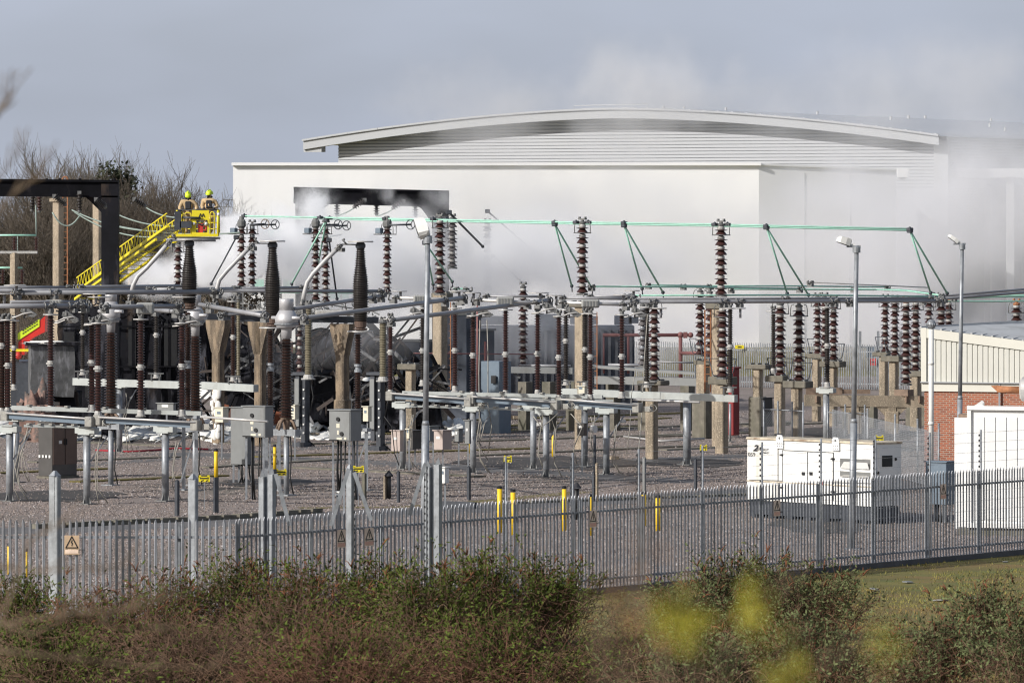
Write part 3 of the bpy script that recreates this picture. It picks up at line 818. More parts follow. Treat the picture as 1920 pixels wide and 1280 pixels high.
for k in range(90):      # charred fittings and cables lying on the top
    x = rng.uniform(110, 345); y = rng.uniform(566, 604); p = W(x, y, s) + Vector((0, rng.uniform(-.5, 3), 0))
    d = Vector((rng.uniform(-1, 1), rng.uniform(-.5, .5), rng.uniform(-.4, .6))) * rng.uniform(.15, .6)
    mb.tube([p - d, p + Vector((0, 0, rng.uniform(-.1, .15))), p + d], rng.uniform(.02, .06), 5)
mb.build('charred_fittings', M['sootm'], bt)
kk = thing('burnt_kiosk', 'grey water streaked steel kiosk with foam on its lid beside the fire engine', 'kiosk', G(95, 43.5))
mb = MB(); c = G(92, 43.5); rough(mb, (c.x, c.y + 1.3, 2.9), (1.9, 2.4, 2.2), .12, 11, .06, 4)
M['wet'] = mat('wet_grey_steel', (0.10, 0.10, 0.10), 0.4, 0.2, 0.4, 2.5)
overlay(M['wet'], (0.22, 0.22, 0.23), 5.0, 0.5, 0.62, (1, 1, .3), .8)
mb.build('body', M['wet'], kk)
mb = MB(); rough(mb, (c.x + .15, c.y + 1.3, 4.08), (2.6, 2.8, .14), .12, 5, .05, 5); mb.build('lid', M['sootm'], kk)
mb = MB(); blob(mb, (c.x - .2, c.y + .5, 4.1), 1.0, .7, .12, 3); mb.build('foam_cap', M['foam'], kk)
mb = MB(); rough(mb, (c.x + .5, c.y + 1.5, 1.0), (1.4, 1.5, 2.0), 0, 8, .1, 4); mb.build('plinth', M['sootm'], kk)
rk = thing('scorched_rubble', 'pinkish scorched rubble heap at the foot of the kiosk', 'rubble', G(75, 44))
mb = MB(); c = G(70, 44); blob(mb, (c.x, c.y, 0), 1.0, 1.2, 2.0, 8, amp=.6)
M['rubble'] = mat('scorched_rubble', (0.24, 0.15, 0.12), 0.95, 0, 0.5, 2.5, .6)
overlay(M['rubble'], (0.08, 0.075, 0.07), 1.5, .48, .6)
mb.build('heap', M['rubble'], rk)
mb = MB(); rng = random.Random(3)
for k in range(24):
    q = Vector((c.x + rng.uniform(-1.2, 1.2), c.y - .8, rng.uniform(.1, 1.6))); rough(mb, q, (.3, .25, .2), rng.uniform(0, 3), k, .08, 2)
mb.build('broken_brick', M['rubble'], rk)
M['rustg2'] = mat('scorched_rust', (0.045, 0.033, 0.028), 0.8, 0, .4, 3)
# streaky debris between the enclosure and the tank
s = 42.5
db = thing('burnt_debris', 'twisted black and grey debris of the burnt transformer right of the enclosure', 'debris', G(460, s))
mb = MB(); rng = random.Random(21)
for (x, y, wd, hh) in ((368, 640, 1.4, 3), (455, 660, 2.5, 3.4), (520, 690, 2.2, 2.4), (600, 720, 3.0, 2.2), (700, 730, 3.6, 1.8), (770, 745, 2.4, 1.4)):
    q = W(x, y, s); rough(mb, (q.x, q.y + 1.5, q.z - .6), (wd, 2.2, hh), rng.uniform(-.3, .3), int(x), .3, 6)
mb.build('collapsed_sheet', M['sootm'], db)
mb = MB()
for k in range(190):
    x = rng.uniform(365, 830); y = rng.uniform(600, 770) if x < 760 else rng.uniform(690, 770); p = W(x, y, s) + Vector((0, rng.uniform(-1, .5), 0))
    d = Vector((rng.uniform(-1, 1), rng.uniform(-.4, .4), rng.uniform(-1, 1))).normalized() * rng.uniform(.2, 1.1)
    mb.m = rng.randint(0, 2); u_ = rng.uniform(.03, .07); mb.beam(p - d, p + d, u_, u_ * rng.uniform(1, 3))
mb.build('bent_bars', [M['soot'], M['wet'], M['rustg2']], db)
mb = MB(); q0, q1 = W(745, 640, 42), W(800, 700, 42); mb.beam(q0, q1, .35, .35); mb.beam(W(690, 605, 42), W(735, 650, 42), .3, .3); mb.build('fallen_beam', M['sootm'], db)
bw = thing('brick_blast_wall', 'soot stained brown brick wall glimpsed between the hammerhead posts', 'wall', G(450, 41))
mb = MB(); c = G(450, 41); mb.box((c.x + .5, c.y + 3, 1.9), (3.6, .4, 3.8)); mb.build('brickwork', M['brickr'], bw)
overlay(M['brickr'], (.04, .035, .035), .5, .4, .6)
tk = thing('charred_tank', 'charred horizontal cylindrical oil tank steaming behind the hammerhead post', 'tank', G(665, 41.5))
mb = MB(); p0, p1 = W(600, 655, 40.5), W(720, 668, 42.2); ax = (p1 - p0).normalized()
L = (p1 - p0).length; rr = .95
mb.lathe([(0, -.25), (rr * .6, -.18), (rr, 0), (rr, L), (rr * .85, L + .15), (rr * .5, L + .28), (0, L + .32)], p0, 28, True, ax=ax); mb.build('shell', M['sootm'], tk)
for i in range(5): mb = MB(); mb.torus(p0 + ax * (L * (.02 + i * .24)), rr + .02, .05, 28, 6, ax); mb.build('rib', M['soot'], tk)
mb = MB(); mb.box((p0.x + 1, p0.y + .5, 1.0), (.4, 1.4, 2.0)); mb.box((p1.x - .6, p1.y + .5, 1.0), (.4, 1.4, 2.0)); mb.build('cradle', M['soot'], tk)
# dark block added for the shade and dark forms behind the smoke
pb = thing('dark_backing_block', 'long dark blue grey block added for the shade and dark forms behind the middle insulators', 'dark backing', G(1000, 36.5))
q0, q1 = W(842, 612, 36.5), W(1190, 612, 36.5); zq = q0.z
mb = MB(); mb.box(((q0.x + q1.x) / 2, q0.y + 2.5, zq / 2), (q1.x - q0.x, 4, zq)); mb.build('housing', M['dblue'], pb)
mb = MB()
for k in range(26): x = q0.x + (q1.x - q0.x) * (k + .5) / 26; mb.box((x, q0.y + .42, zq * .5), (.14, .16, zq * .92))
mb.build('ribs', M['dsteel'], pb)
rng = random.Random(31)
for k in range(7): mb = MB(); x = lerp(q0.x, q1.x, rng.random()); mb.box((x, q0.y + 1.5, zq + .3), (rng.uniform(.4, 1.6), 1.2, rng.uniform(.3, 1.1))); mb.build('top_block', M['dblue'], pb)
# foam on the ground
for i, (x0, x1, y, zz, ry, lab) in enumerate([(-20, 145, 803, .3, 11, 'white foam drift behind the brown cabinet'), (140, 210, 790, .5, 5, 'lumpy foam piled against the left edge of the burnt enclosure'),
                                         (225, 350, 766, .55, 3, 'foam bank along the foot of the burnt enclosure'), (150, 445, 806, .24, 14, 'broad flat sheet of white foam on the gravel at the left'),
                                         (385, 440, 748, .9, 3, 'foam heap around the left hammerhead post'), (552, 660, 798, .5, 13, 'foam sheet between the two grey control boxes'),
                                         (640, 720, 756, .9, 3, 'foam mound behind the tall hammerhead post'), (690, 800, 798, 1.0, 9, 'largest cream foam mound left of the tall lamp post'), (780, 865, 803, .45, 8, 'thin foam tail right of the tall lamp post'),
                                         (560, 700, 815, .14, 6, 'flat foam film in front of the foam sheet'), (60, 125, 760, .3, 2, 'small foam patch on the wreckage at the far left')]):
    mb = MB(); sy = SB(y)
    n = max(2, int((x1 - x0) / 26)); rng = random.Random(i)
    for k in range(n):
        q = G(x0 + (x1 - x0) * (k + .5) / n, sy * rng.uniform(.985, 1.01)); blob(mb, q, (x1 - x0) / n / sy * .95, rng.uniform(.8, 1.1) * ry, zz * rng.uniform(.7, 1.3), i * 7 + k, 24, 7, .5)
    tag(mb.build('foam_drift', M['foam'], loc=G((x0 + x1) / 2, sy)), lab, 'foam', 'drifts of fire fighting foam')
# green transformer bay container seen through the steam
gc = thing('green_cabinet_row', 'mint green plant panels seen through steam behind the fat bushings', 'panel', G(480, 37))
for (x0, x1, y0, y1) in ((448, 530, 430, 447), (478, 495, 523, 537), (531, 545, 523, 537), (615, 655, 545, 560)):
    a, b = W(x0, y0, 37), W(x1, y1, 37); mb = MB(); mb.box(((a.x + b.x) / 2, a.y, (a.z + b.z) / 2), (b.x - a.x, .3, a.z - b.z)); mb.build('panel', M['green'], gc)
mb = MB()
for x in (455, 500, 527, 640): q = G(x, 37.2); mb.beam(q, q + Vector((0, 0, zat(432 if x < 600 else 545, 37))), .09, .09)
mb.beam(W(445, 450, 37.3), W(560, 450, 37.3), .1, .25)
mb.build('support', M['fit'], gc)

# ---------------------------------------------------------------- fire engine nose and turntable ladder
fe = thing('fire_engine', 'red fire engine ladder housing with a slanting yellow panel behind the burnt kiosk', 'fire engine', G(40, 40))
s = 40.0; q = W(30, 650, s)
fb = MB(); pts = [(28, 648), (80, 596), (85, 592), (84, 622), (60, 634), (46, 648), (46, 665), (28, 665)]
fb.prism([W(x, y, s) for x, y in pts], (0, 1.6, 0)); fb.build('boom_housing', M['red'], fe)
fb = MB(); fb.prism([W(x, y, s) - Vector((0, .04, 0)) for x, y in ((31, 636), (33, 625), (74, 598), (74, 612), (36, 637))], (0, .05, 0)); yp = fb.build('slant_panel', M['lime'], fe)
fb = MB(); rng = random.Random(2)
for r_ in range(2):
    for k in range(7):
        a = W(42 + k * 4.2, 620 - k * 2.75 + r_ * 5.5, s) - Vector((0, .06, 0)); fb.beam(a, a + Vector((.085, 0, .055)), .01, .035)
fb.build('panel_lettering', M['kitdark'], yp)
fb = MB(); fb.box(W(42, 676, s) + Vector((0, 2, -1.15)), (1.0, 5, 2.2)); fb.build('chassis', M['dsteel'], fe)
fb = MB(); fb.box(W(38, 656, s) + Vector((0, -.55, 0)), (1.0, .1, .12)); fb.build('reflective_stripe', M['yellow'], fe)
fb = MB(); fb.sphere(W(36, 666, s) + Vector((0, -.6, 0)), .18); fb.build('beacon', M['redcan'], fe)

SL = 44.0
L0, L1 = W(160, 545, 41.2), W(330, 424, SL)       # foot and head of the ladder
tl = thing('turntable_ladder', 'yellow lattice turntable ladder rising to the cage', 'ladder', L0, None)
dl = (L1 - L0).normalized(); up = (Vector((0, 0, 1)) - dl * dl.z).normalized(); sd_ = dl.cross(up)
LL = (L1 - L0).length
for sg in (-1, 1):
    mb = MB(); o = sd_ * .38 * sg
    mb.beam(L0 + o, L1 + o, .07, .11, up); mb.build('side_rail', M['yellow'], tl)
    mb = MB(); mb.beam(L0 + o + up * .6, L1 + o + up * .55, .035, .05, up); n = int(LL / .62)
    for i in range(n):
        a = L0 + dl * (LL * i / n) + o; b = L0 + dl * (LL * (i + .5) / n) + o + up * .58; c_ = L0 + dl * (LL * (i + 1) / n) + o
        mb.beam(a, b, .02, .03); mb.beam(b, c_, .02, .03)
    mb.build('truss', M['yellow'], tl)
mb = MB()
for i in range(int(LL / .36)): a = L0 + dl * (.36 * i + .1); mb.beam(a - sd_ * .36, a + sd_ * .36, .05, .05)
mb.build('rungs', M['fit'], tl)
L0b = L0 - up * .38
mb = MB()
for sg in (-1, 1): mb.beam(L0b + sd_ * .5 * sg, L1 - dl * 1.6 - up * .3 + sd_ * .5 * sg, .08, .11, up)
for i in range(12): a = L0b + dl * (LL * .8 * i / 12); mb.beam(a - sd_ * .5, a + sd_ * .5 + dl * .3, .03, .04)
mb.build('lower_section', M['yellow'], tl)
# cage
s = SL; CP = G(372, s)
zf, zr = zat(441, s), zat(394, s)
xl_, xr_ = (331 - 960) / s, (410 - 960) / s
cg = thing('rescue_cage', 'yellow rescue cage on the ladder head with two firefighters in it', 'rescue cage', (CP.x, CP.y, zf))
y0, y1 = CP.y - .5, CP.y + .6
mb = MB(); mb.box(((xl_ + xr_) / 2, CP.y, zf), (xr_ - xl_, 1.1, .12)); mb.build('floor', M['yellow'], cg)
mb = MB(); mb.box(((xl_ + xr_) / 2 + .1, CP.y, zf - .13), (xr_ - xl_ - .1, .9, .1)); mb.cyl((xl_ - .4, y0, zf - .2), (xr_ - .1, y0, zf - .2), .07); mb.build('underframe', M['tube'], cg)
fr = MB()
xa, xb = (361 - 960) / s, (393 - 960) / s; xc0, xc1 = (369 - 960) / s, (390 - 960) / s
H_ = zr - zf
fr.box(((xa + xc0) / 2, y0, zf + H_ / 2), (xc0 - xa, .05, H_)); fr.box(((xb + xc1) / 2, y0, zf + H_ / 2), (xb - xc1, .05, H_))
fr.box(((xc0 + xc1) / 2, y0, zf + H_ * .8), (xc1 - xc0, .05, H_ * .38)); fr.box(((xc0 + xc1) / 2, y0, zf + .06), (xc1 - xc0, .05, .1))
fr.build('front_panel', M['yellow'], cg)
mb = MB(); mb.torus(((xc0 + xc1) / 2, y0 - .04, zf + H_ * .60), .2, .03, 16, 5, Vector((0, 1, 0)), .5)
for k in (-.06, .06): mb.beam(((xc0 + xc1) / 2 + k - .06, y0 - .04, zf + H_ * .72), ((xc0 + xc1) / 2 + k, y0 - .04, zf + H_ * .86), .02, .03); mb.beam(((xc0 + xc1) / 2 + k + .06, y0 - .04, zf + H_ * .72), ((xc0 + xc1) / 2 + k, y0 - .04, zf + H_ * .86), .02, .03)
mb.build('panel_emblem', M['kitdark'], cg)
mb = MB()
def loop(x0, x1, za, zb, y=y0): mb.tube([(x0, y, za), (x0, y, zb - .08), (x0 + .06, y, zb), (x1 - .06, y, zb), (x1, y, zb - .08), (x1, y, za)], .028, 6)
loop(xl_ + .08, xl_ + .30, zf, zf + H_ * .93); loop(xl_ + .38, xa - .03, zf, zf + H_ * .9); loop(xb + .05, xb + .23, zf, zf + H_ * .93); mb.tube([(xr_, y0, zf), (xr_, y0, zf + H_)], .05, 6)
mb.tube([(xl_ + .05, y0, zf + .4), (xl_ + .05, y0, zf + H_)], .05, 6)
mb.tube([(xl_, y1, zf + .1), (xl_, y1, zf + H_), (xr_, y1, zf + H_), (xr_, y1, zf + .1)], .035, 6)
for z in (.25, .5, .75): mb.tube([(xl_, y1, zf + H_ * z), (xr_, y1, zf + H_ * z)], .02, 5); mb.tube([(xb, y0, zf + H_ * z), (xr_, y0, zf + H_ * z)], .02, 5); mb.tube([(xr_, y0, zf + H_ * z), (xr_, y1, zf + H_ * z)], .02, 5)
mb.build('guard_rail', M['yellow'], cg)
mb = MB(); mb.tube([(xl_ - .05, y0, zf + H_), (xb + .1, y0 + .05, zf + H_ + .02), (xr_ + .03, y0, zf + H_)], .035, 6); mb.build('hand_rail', M['kitdark'], cg)
mb = MB(); mb.box(((335 - 960) / s, y0 - .05, zf + .62), (.28, .3, .8)); mb.box(((350 - 960) / s, y0 - .05, zf + .45), (.5, .3, .28)); mb.cyl(((343 - 960) / s, y0 - .1, zf + .75), ((378 - 960) / s, y0 - .1, zf + .73), .05); mb.build('control_box', M['dsteel'], cg)
mb = MB(); mb.box(((377 - 960) / s, y0 + .12, zf + .3), (.2, .2, .4)); mb.torus(((384 - 960) / s, y0 + .05, zf + .3), .09, .03, 12, 5, Vector((0, 1, 0))); mb.build('water_monitor', M['redcan'], cg)
for x, y, z in ((331, y0 - .05, H_ * .86), (411, y0 - .05, H_ * .83), (365, y0 - .08, H_ * .46), (388, y0 - .08, H_ * .46)):
    mb = MB(); mb.sphere(((x - 960) / s, y, zf + z), .07, 8, 6); mb.build('work_light', M['lampw'], cg)

# firefighters
def skin_body(name, joints, edges, m, parent, sub=2, root=0):
    me = bpy.data.meshes.new(name); o = bpy.data.objects.new(name, me)
    org = Vector(parent.location)
    me.from_pydata([Vector(j[:3]) - org for j in joints], edges, [])
    COL.objects.link(o)
    md = o.modifiers.new('s', 'SKIN'); ms = o.modifiers.new('b', 'SUBSURF'); ms.levels = ms.render_levels = sub
    sv = me.skin_vertices[0].data
    for i, j in enumerate(joints):
        r = j[3]; sv[i].radius = (r, r * (j[4] if len(j) > 4 else 1)); sv[i].use_root = (i == root)
    dg = bpy.context.evaluated_depsgraph_get()
    dg.update()
    nm = bpy.data.meshes.new_from_object(o.evaluated_get(dg))
    o.modifiers.clear(); o.data = nm; nm.name = name
    nm.materials.clear(); nm.materials.append(m)
    nm.polygons.foreach_set('use_smooth', [True] * len(nm.polygons))
    o.parent = parent
    return o
def firefighter(label, x, yhead, lean, arm, look):
    s = SL; bx = (x - 960) / s; by = CP.y + .05; fz = zf + .07
    f = thing('person', label, 'person', (bx, by, fz), 'firefighters in the cage')
    hz = zat(yhead, s)           # top of helmet
    hip = fz + .92; ch = hip + .36; sh = ch + .14; hd = sh + .24
    lx = lean[0]; ly = lean[1]
    k = (hz - .02 - fz) / (hd + .17 - fz)
    def Z(z): return fz + (z - fz) * k
    J = [(bx, by, Z(hip), .20, .85), (bx + lx * .4, by + ly * .4, Z(hip + .2), .21, .8), (bx + lx * .8, by + ly * .8, Z(ch), .255, .72), (bx + lx, by + ly, Z(sh), .16),
         (bx + lx * 1.15, by + ly * 1.2, Z(sh + .1), .065), (bx + lx * 1.2, by + ly * 1.3, Z(hd), .10)]
    E = [(0, 1), (1, 2), (2, 3), (3, 4), (4, 5)]
    for sg, A in ((-1, arm[0]), (1, arm[1])):
        b = len(J)
        shp = Vector((bx + lx + sg * .245, by + ly, Z(sh - .02)))
        el = shp + Vector((sg * A[0], A[1], A[2])); hnd = el + Vector((sg * A[3], A[4], A[5]))
        J += [(*shp, .125), (*lerp(shp, el, .5), .10), (*el, .085), (*lerp(el, hnd, .6), .068), (*hnd, .05)]
        E += [(3, b), (b, b + 1), (b + 1, b + 2), (b + 2, b + 3), (b + 3, b + 4)]
        b2 = len(J)
        J += [(bx + sg * .11, by, Z(hip - .1), .125), (bx + sg * .12, by - .02, Z(hip - .42), .10), (bx + sg * .12, by, Z(hip - .78), .075), (bx + sg * .12, by - .10, fz + .05, .055)]
        E += [(0, b2), (b2, b2 + 1), (b2 + 1, b2 + 2), (b2 + 2, b2 + 3)]
        # glove with five fingers
        d = (hnd - el).normalized(); u, v, _ = basis(d)
        GJ = [(*hnd, .04), (*(hnd + d * .06), .042)]; GE = [(0, 1)]
        for q in range(4):
            c0 = len(GJ); o = u * (q - 1.5) * .022; l_ = (.055, .065, .06, .045)[q]
            GJ += [(*(hnd + d * .09 + o), .012), (*(hnd + d * (.09 + l_ * .6) + o - Vector((0, 0, .015))), .011), (*(hnd + d * (.09 + l_) + o - Vector((0, 0, .04))), .009)]
            GE += [(1, c0), (c0, c0 + 1), (c0 + 1, c0 + 2)]
        c0 = len(GJ); GJ += [(*(hnd + d * .03 - u * .05), .013), (*(hnd + d * .07 - u * .07), .011)]; GE += [(0, c0), (c0, c0 + 1)]
        skin_body('glove', GJ, GE, M['kitdark'], f, 1)
    skin_body('body', J, E, M['tan'], f, 2)
    h = Vector(J[5][:3]); lk = Vector(look).normalized()
    q = Vector((0, -1, 0)).rotation_difference(lk).to_matrix()
    def pl(mb, pts): return [h + q @ Vector(p) for p in pts]
    mb = MB(); b0 = len(mb.v); mb.sphere((0, 0, 0), .105, 14, 10, (.86, 1, 1.12))
    mb.v = [tuple(Vector(a) + (Vector((0, -.03, 0)) if abs(a[0]) < .03 and a[1] < -.09 and -.04 < a[2] < .03 else Vector())) for a in mb.v]
    mb.v = pl(mb, mb.v); mb.build('face', M['skin'], f)
    mb = MB(); n = 18; prof = []
    for i in range(n):
        a = 2 * PI * i / n; rr = .155 + (.03 if math.sin(a) > .5 else 0) + (.02 if math.sin(a) < -.6 else 0)
        prof.append((rr * math.cos(a) * .88, rr * math.sin(a)))
    vs = []
    for j in range(7):
        t = PI / 2 * j / 6
        for (px, py) in prof: vs.append((px * math.cos(t), py * math.cos(t), .04 + .165 * math.sin(t) - (.03 if (j == 0 and py > .05) else 0)))
    mb.add(vs, [(j * n + i, j * n + (i + 1) % n, (j + 1) * n + (i + 1) % n, (j + 1) * n + i) for j in range(6) for i in range(n)], True)
    mb.box((0, .02, .21), (.03, .2, .03))
    mb.v = pl(mb, mb.v); mb.build('helmet', M['lime'], f)
    mb = MB(); mb.sphere((0, -.075, -.015), .085, 12, 8, (.85, .7, 1.0)); mb.cyl((0, -.12, -.06), (0, -.17, -.08), .035, .03, 8)
    mb.torus((0, 0, -.10), .10, .035, 14, 6)
    mb.v = pl(mb, mb.v); mb.build('breathing_mask', M['kitdark'], f)
    c = Vector(J[2][:3])
    mb = MB(); mb.box(c + Vector((0, -.21, -.02)), (.24, .1, .34), 0, .03); mb.cyl(c + Vector((0, .2, -.25)), c + Vector((lx * .2, .2, .2)), .08, .08, 10)
    for sg in (-1, 1): mb.tube([c + Vector((sg * .1, -.19, -.2)), c + Vector((sg * .11, -.2, .08)), c + Vector((sg * .1, -.05, .2)), c + Vector((sg * .08, .16, .1))], .022, 5)
    mb.build('air_set_harness', M['kitdark'], f)
    mb = MB(); mb.torus(Vector(J[1][:3]), .175, .022, 16, 5); mb.build('belt', M['kitdark'], f)
firefighter('firefighter in tan kit and yellow helmet bending forward at the left of the cage', 354, 360, (-.02, -.12), ((.12, -.06, -.24, -.04, -.22, -.12), (.12, -.05, -.24, -.03, -.2, -.14)), (.05, -1, -.7))
firefighter('firefighter in tan kit and yellow helmet standing upright at the right of the cage', 391, 357, (.03, -.02), ((.06, -.08, -.26, -.06, -.22, -.06), (.10, -.06, -.26, -.12, -.2, -.05)), (-.7, -1, -.35))

# ---------------------------------------------------------------- steam
def steam(name, label, blobs, y0, y1, x0, x1, z0, z1, nscale, lo, hi, aniso=0.25, seed=0.0, tint=(0.97, 0.97, 0.985), floor_=0.0, warp=4.0):
    mb = MB(); mb.box(((x0 + x1) / 2, (y0 + y1) / 2, (z0 + z1) / 2), (x1 - x0, y1 - y0, z1 - z0))
    m = bpy.data.materials.new(name); m.use_nodes = True; t = m.node_tree
    for n in list(t.nodes): t.nodes.remove(n)
    N_ = t.nodes.new; Lk = t.links.new
    out = N_('ShaderNodeOutputMaterial'); vol = N_('ShaderNodeVolumePrincipled')
    vol.inputs['Color'].default_value = (*tint, 1); vol.inputs['Anisotropy'].default_value = aniso
    Lk(vol.outputs[0], out.inputs['Volume'])
    geo = N_('ShaderNodeNewGeometry')
    # turbulence that bends the outline
    nz = N_('ShaderNodeTexNoise'); nz.inputs['Scale'].default_value = nscale; nz.inputs['Detail'].default_value = 6.0; nz.inputs['Roughness'].default_value = .64
    mpn = N_('ShaderNodeMapping'); mpn.inputs['Location'].default_value = (seed, seed * 2, seed * 3); mpn.inputs['Scale'].default_value = (1, .8, .9)
    Lk(geo.outputs['Position'], mpn.inputs[0]); Lk(mpn.outputs[0], nz.inputs[0])
    wn = N_('ShaderNodeTexNoise'); wn.inputs['Scale'].default_value = nscale * 1.3; wn.inputs['Detail'].default_value = 3
    Lk(geo.outputs['Position'], wn.inputs[0])
    w1 = N_('ShaderNodeVectorMath'); w1.operation = 'SUBTRACT'; Lk(wn.outputs['Color'], w1.inputs[0]); w1.inputs[1].default_value = (.5, .5, .5)
    w2 = N_('ShaderNodeVectorMath'); w2.operation = 'SCALE'; Lk(w1.outputs[0], w2.inputs[0]); w2.inputs['Scale'].default_value = warp
    w3 = N_('ShaderNodeVectorMath'); w3.operation = 'ADD'; Lk(geo.outputs['Position'], w3.inputs[0]); Lk(w2.outputs[0], w3.inputs[1])
    acc = None
    for (c, r, A) in blobs:
        v1 = N_('ShaderNodeVectorMath'); v1.operation = 'SUBTRACT'; Lk(w3.outputs[0], v1.inputs[0]); v1.inputs[1].default_value = c
        v2 = N_('ShaderNodeVectorMath'); v2.operation = 'DIVIDE'; Lk(v1.outputs[0], v2.inputs[0]); v2.inputs[1].default_value = r
        v3 = N_('ShaderNodeVectorMath'); v3.operation = 'LENGTH'; Lk(v2.outputs[0], v3.inputs[0])
        g = N_('ShaderNodeMapRange'); g.interpolation_type = 'SMOOTHSTEP'
        g.inputs[1].default_value = 1.0; g.inputs[2].default_value = 0.15; g.inputs[3].default_value = 0; g.inputs[4].default_value = A
        Lk(v3.outputs[1], g.inputs[0])
        if acc is None: acc = g.outputs[0]
        else:
            a = N_('ShaderNodeMath'); a.operation = 'ADD'; Lk(acc, a.inputs[0]); Lk(g.outputs[0], a.inputs[1]); acc = a.outputs[0]
    mr = N_('ShaderNodeMapRange'); mr.inputs[1].default_value = lo; mr.inputs[2].default_value = hi; mr.inputs[3].default_value = floor_; mr.inputs[4].default_value = 1
    Lk(nz.outputs[0], mr.inputs[0])
    mu = N_('ShaderNodeMath'); mu.operation = 'MULTIPLY'; Lk(acc, mu.inputs[0]); Lk(mr.outputs[0], mu.inputs[1])
    Lk(mu.outputs[0], vol.inputs['Density'])
    o = mb.build(name, m, loc=((x0 + x1) / 2, (y0 + y1) / 2, z0))
    return tag(o, label, 'steam', kind='stuff')
def B(x, y, s, rx, ry, rd, A):
    return (tuple(W(x, y, s)), (rx / s, rd, ry / s), A)
steam('dense_steam', 'dense white steam billowing from the burnt transformer', [
    B(400, 500, 40, 115, 60, 5, 4.0), B(640, 640, 43.0, 200, 80, 4, .10), B(475, 455, 40, 100, 75, 5, 4.0), B(315, 520, 40, 80, 32, 4, 3.5), B(583, 392, 40, 44, 52, 4, 4.5), B(612, 372, 40, 30, 30, 3.5, 1.0),
    B(560, 478, 39.5, 125, 80, 6, 1.5), B(700, 500, 39.5, 160, 100, 8, 1.1), B(850, 510, 38.5, 180, 100, 9, .8), B(1010, 470, 38, 190, 110, 10, .55), B(760, 430, 39.2, 110, 50, 6, .5), B(1180, 500, 37, 160, 80, 8, .3),
    B(600, 580, 39.5, 120, 75, 5, .8), B(900, 620, 39, 150, 90, 7, .24), B(1040, 620, 38, 190, 80, 8, .16), B(650, 408, 40, 60, 26, 4, .45), B(716, 362, 40, 26, 26, 3, .6), B(835, 372, 40, 36, 36, 3, .30)],
    244, 305, W(245, 500, 39).x, W(1440, 500, 36).x, .3, zat(300, 37), .42, .43, .60, .0, 3.7, tint=(.995, .995, 1.0), floor_=.04, warp=3.6)
steam('drifting_steam', 'thin lavender steam drifting across the white block to the right', [
    B(900, 370, 30, 280, 130, 14, .10), B(1150, 420, 30, 320, 170, 16, .14), B(1400, 500, 30, 320, 170, 16, .15), B(1650, 470, 31, 320, 200, 14, .27), B(1560, 370, 29, 200, 75, 10, .30), B(1850, 310, 29, 220, 80, 10, .10), B(1700, 320, 29, 180, 50, 10, .06),
    B(1880, 420, 30, 320, 210, 16, .28), B(1060, 560, 32, 320, 120, 12, .24), B(1300, 620, 32, 340, 80, 12, .24), B(1700, 620, 32, 340, 90, 12, .20), B(1190, 190, 29, 160, 150, 12, .19), B(1330, 190, 29, 120, 60, 10, .12), B(900, 200, 29, 240, 90, 14, .09),
    B(1750, 180, 29, 420, 150, 16, .075), B(700, 560, 33, 220, 130, 10, .26), B(1480, 250, 29, 260, 110, 14, .05)],
    306, 385, W(480, 400, 30).x, W(2150, 400, 29).x, .2, zat(40, 28.5), .17, .44, .62, .1, 9.1, floor_=.16, tint=(.99,.985,1.0), warp=9.0)
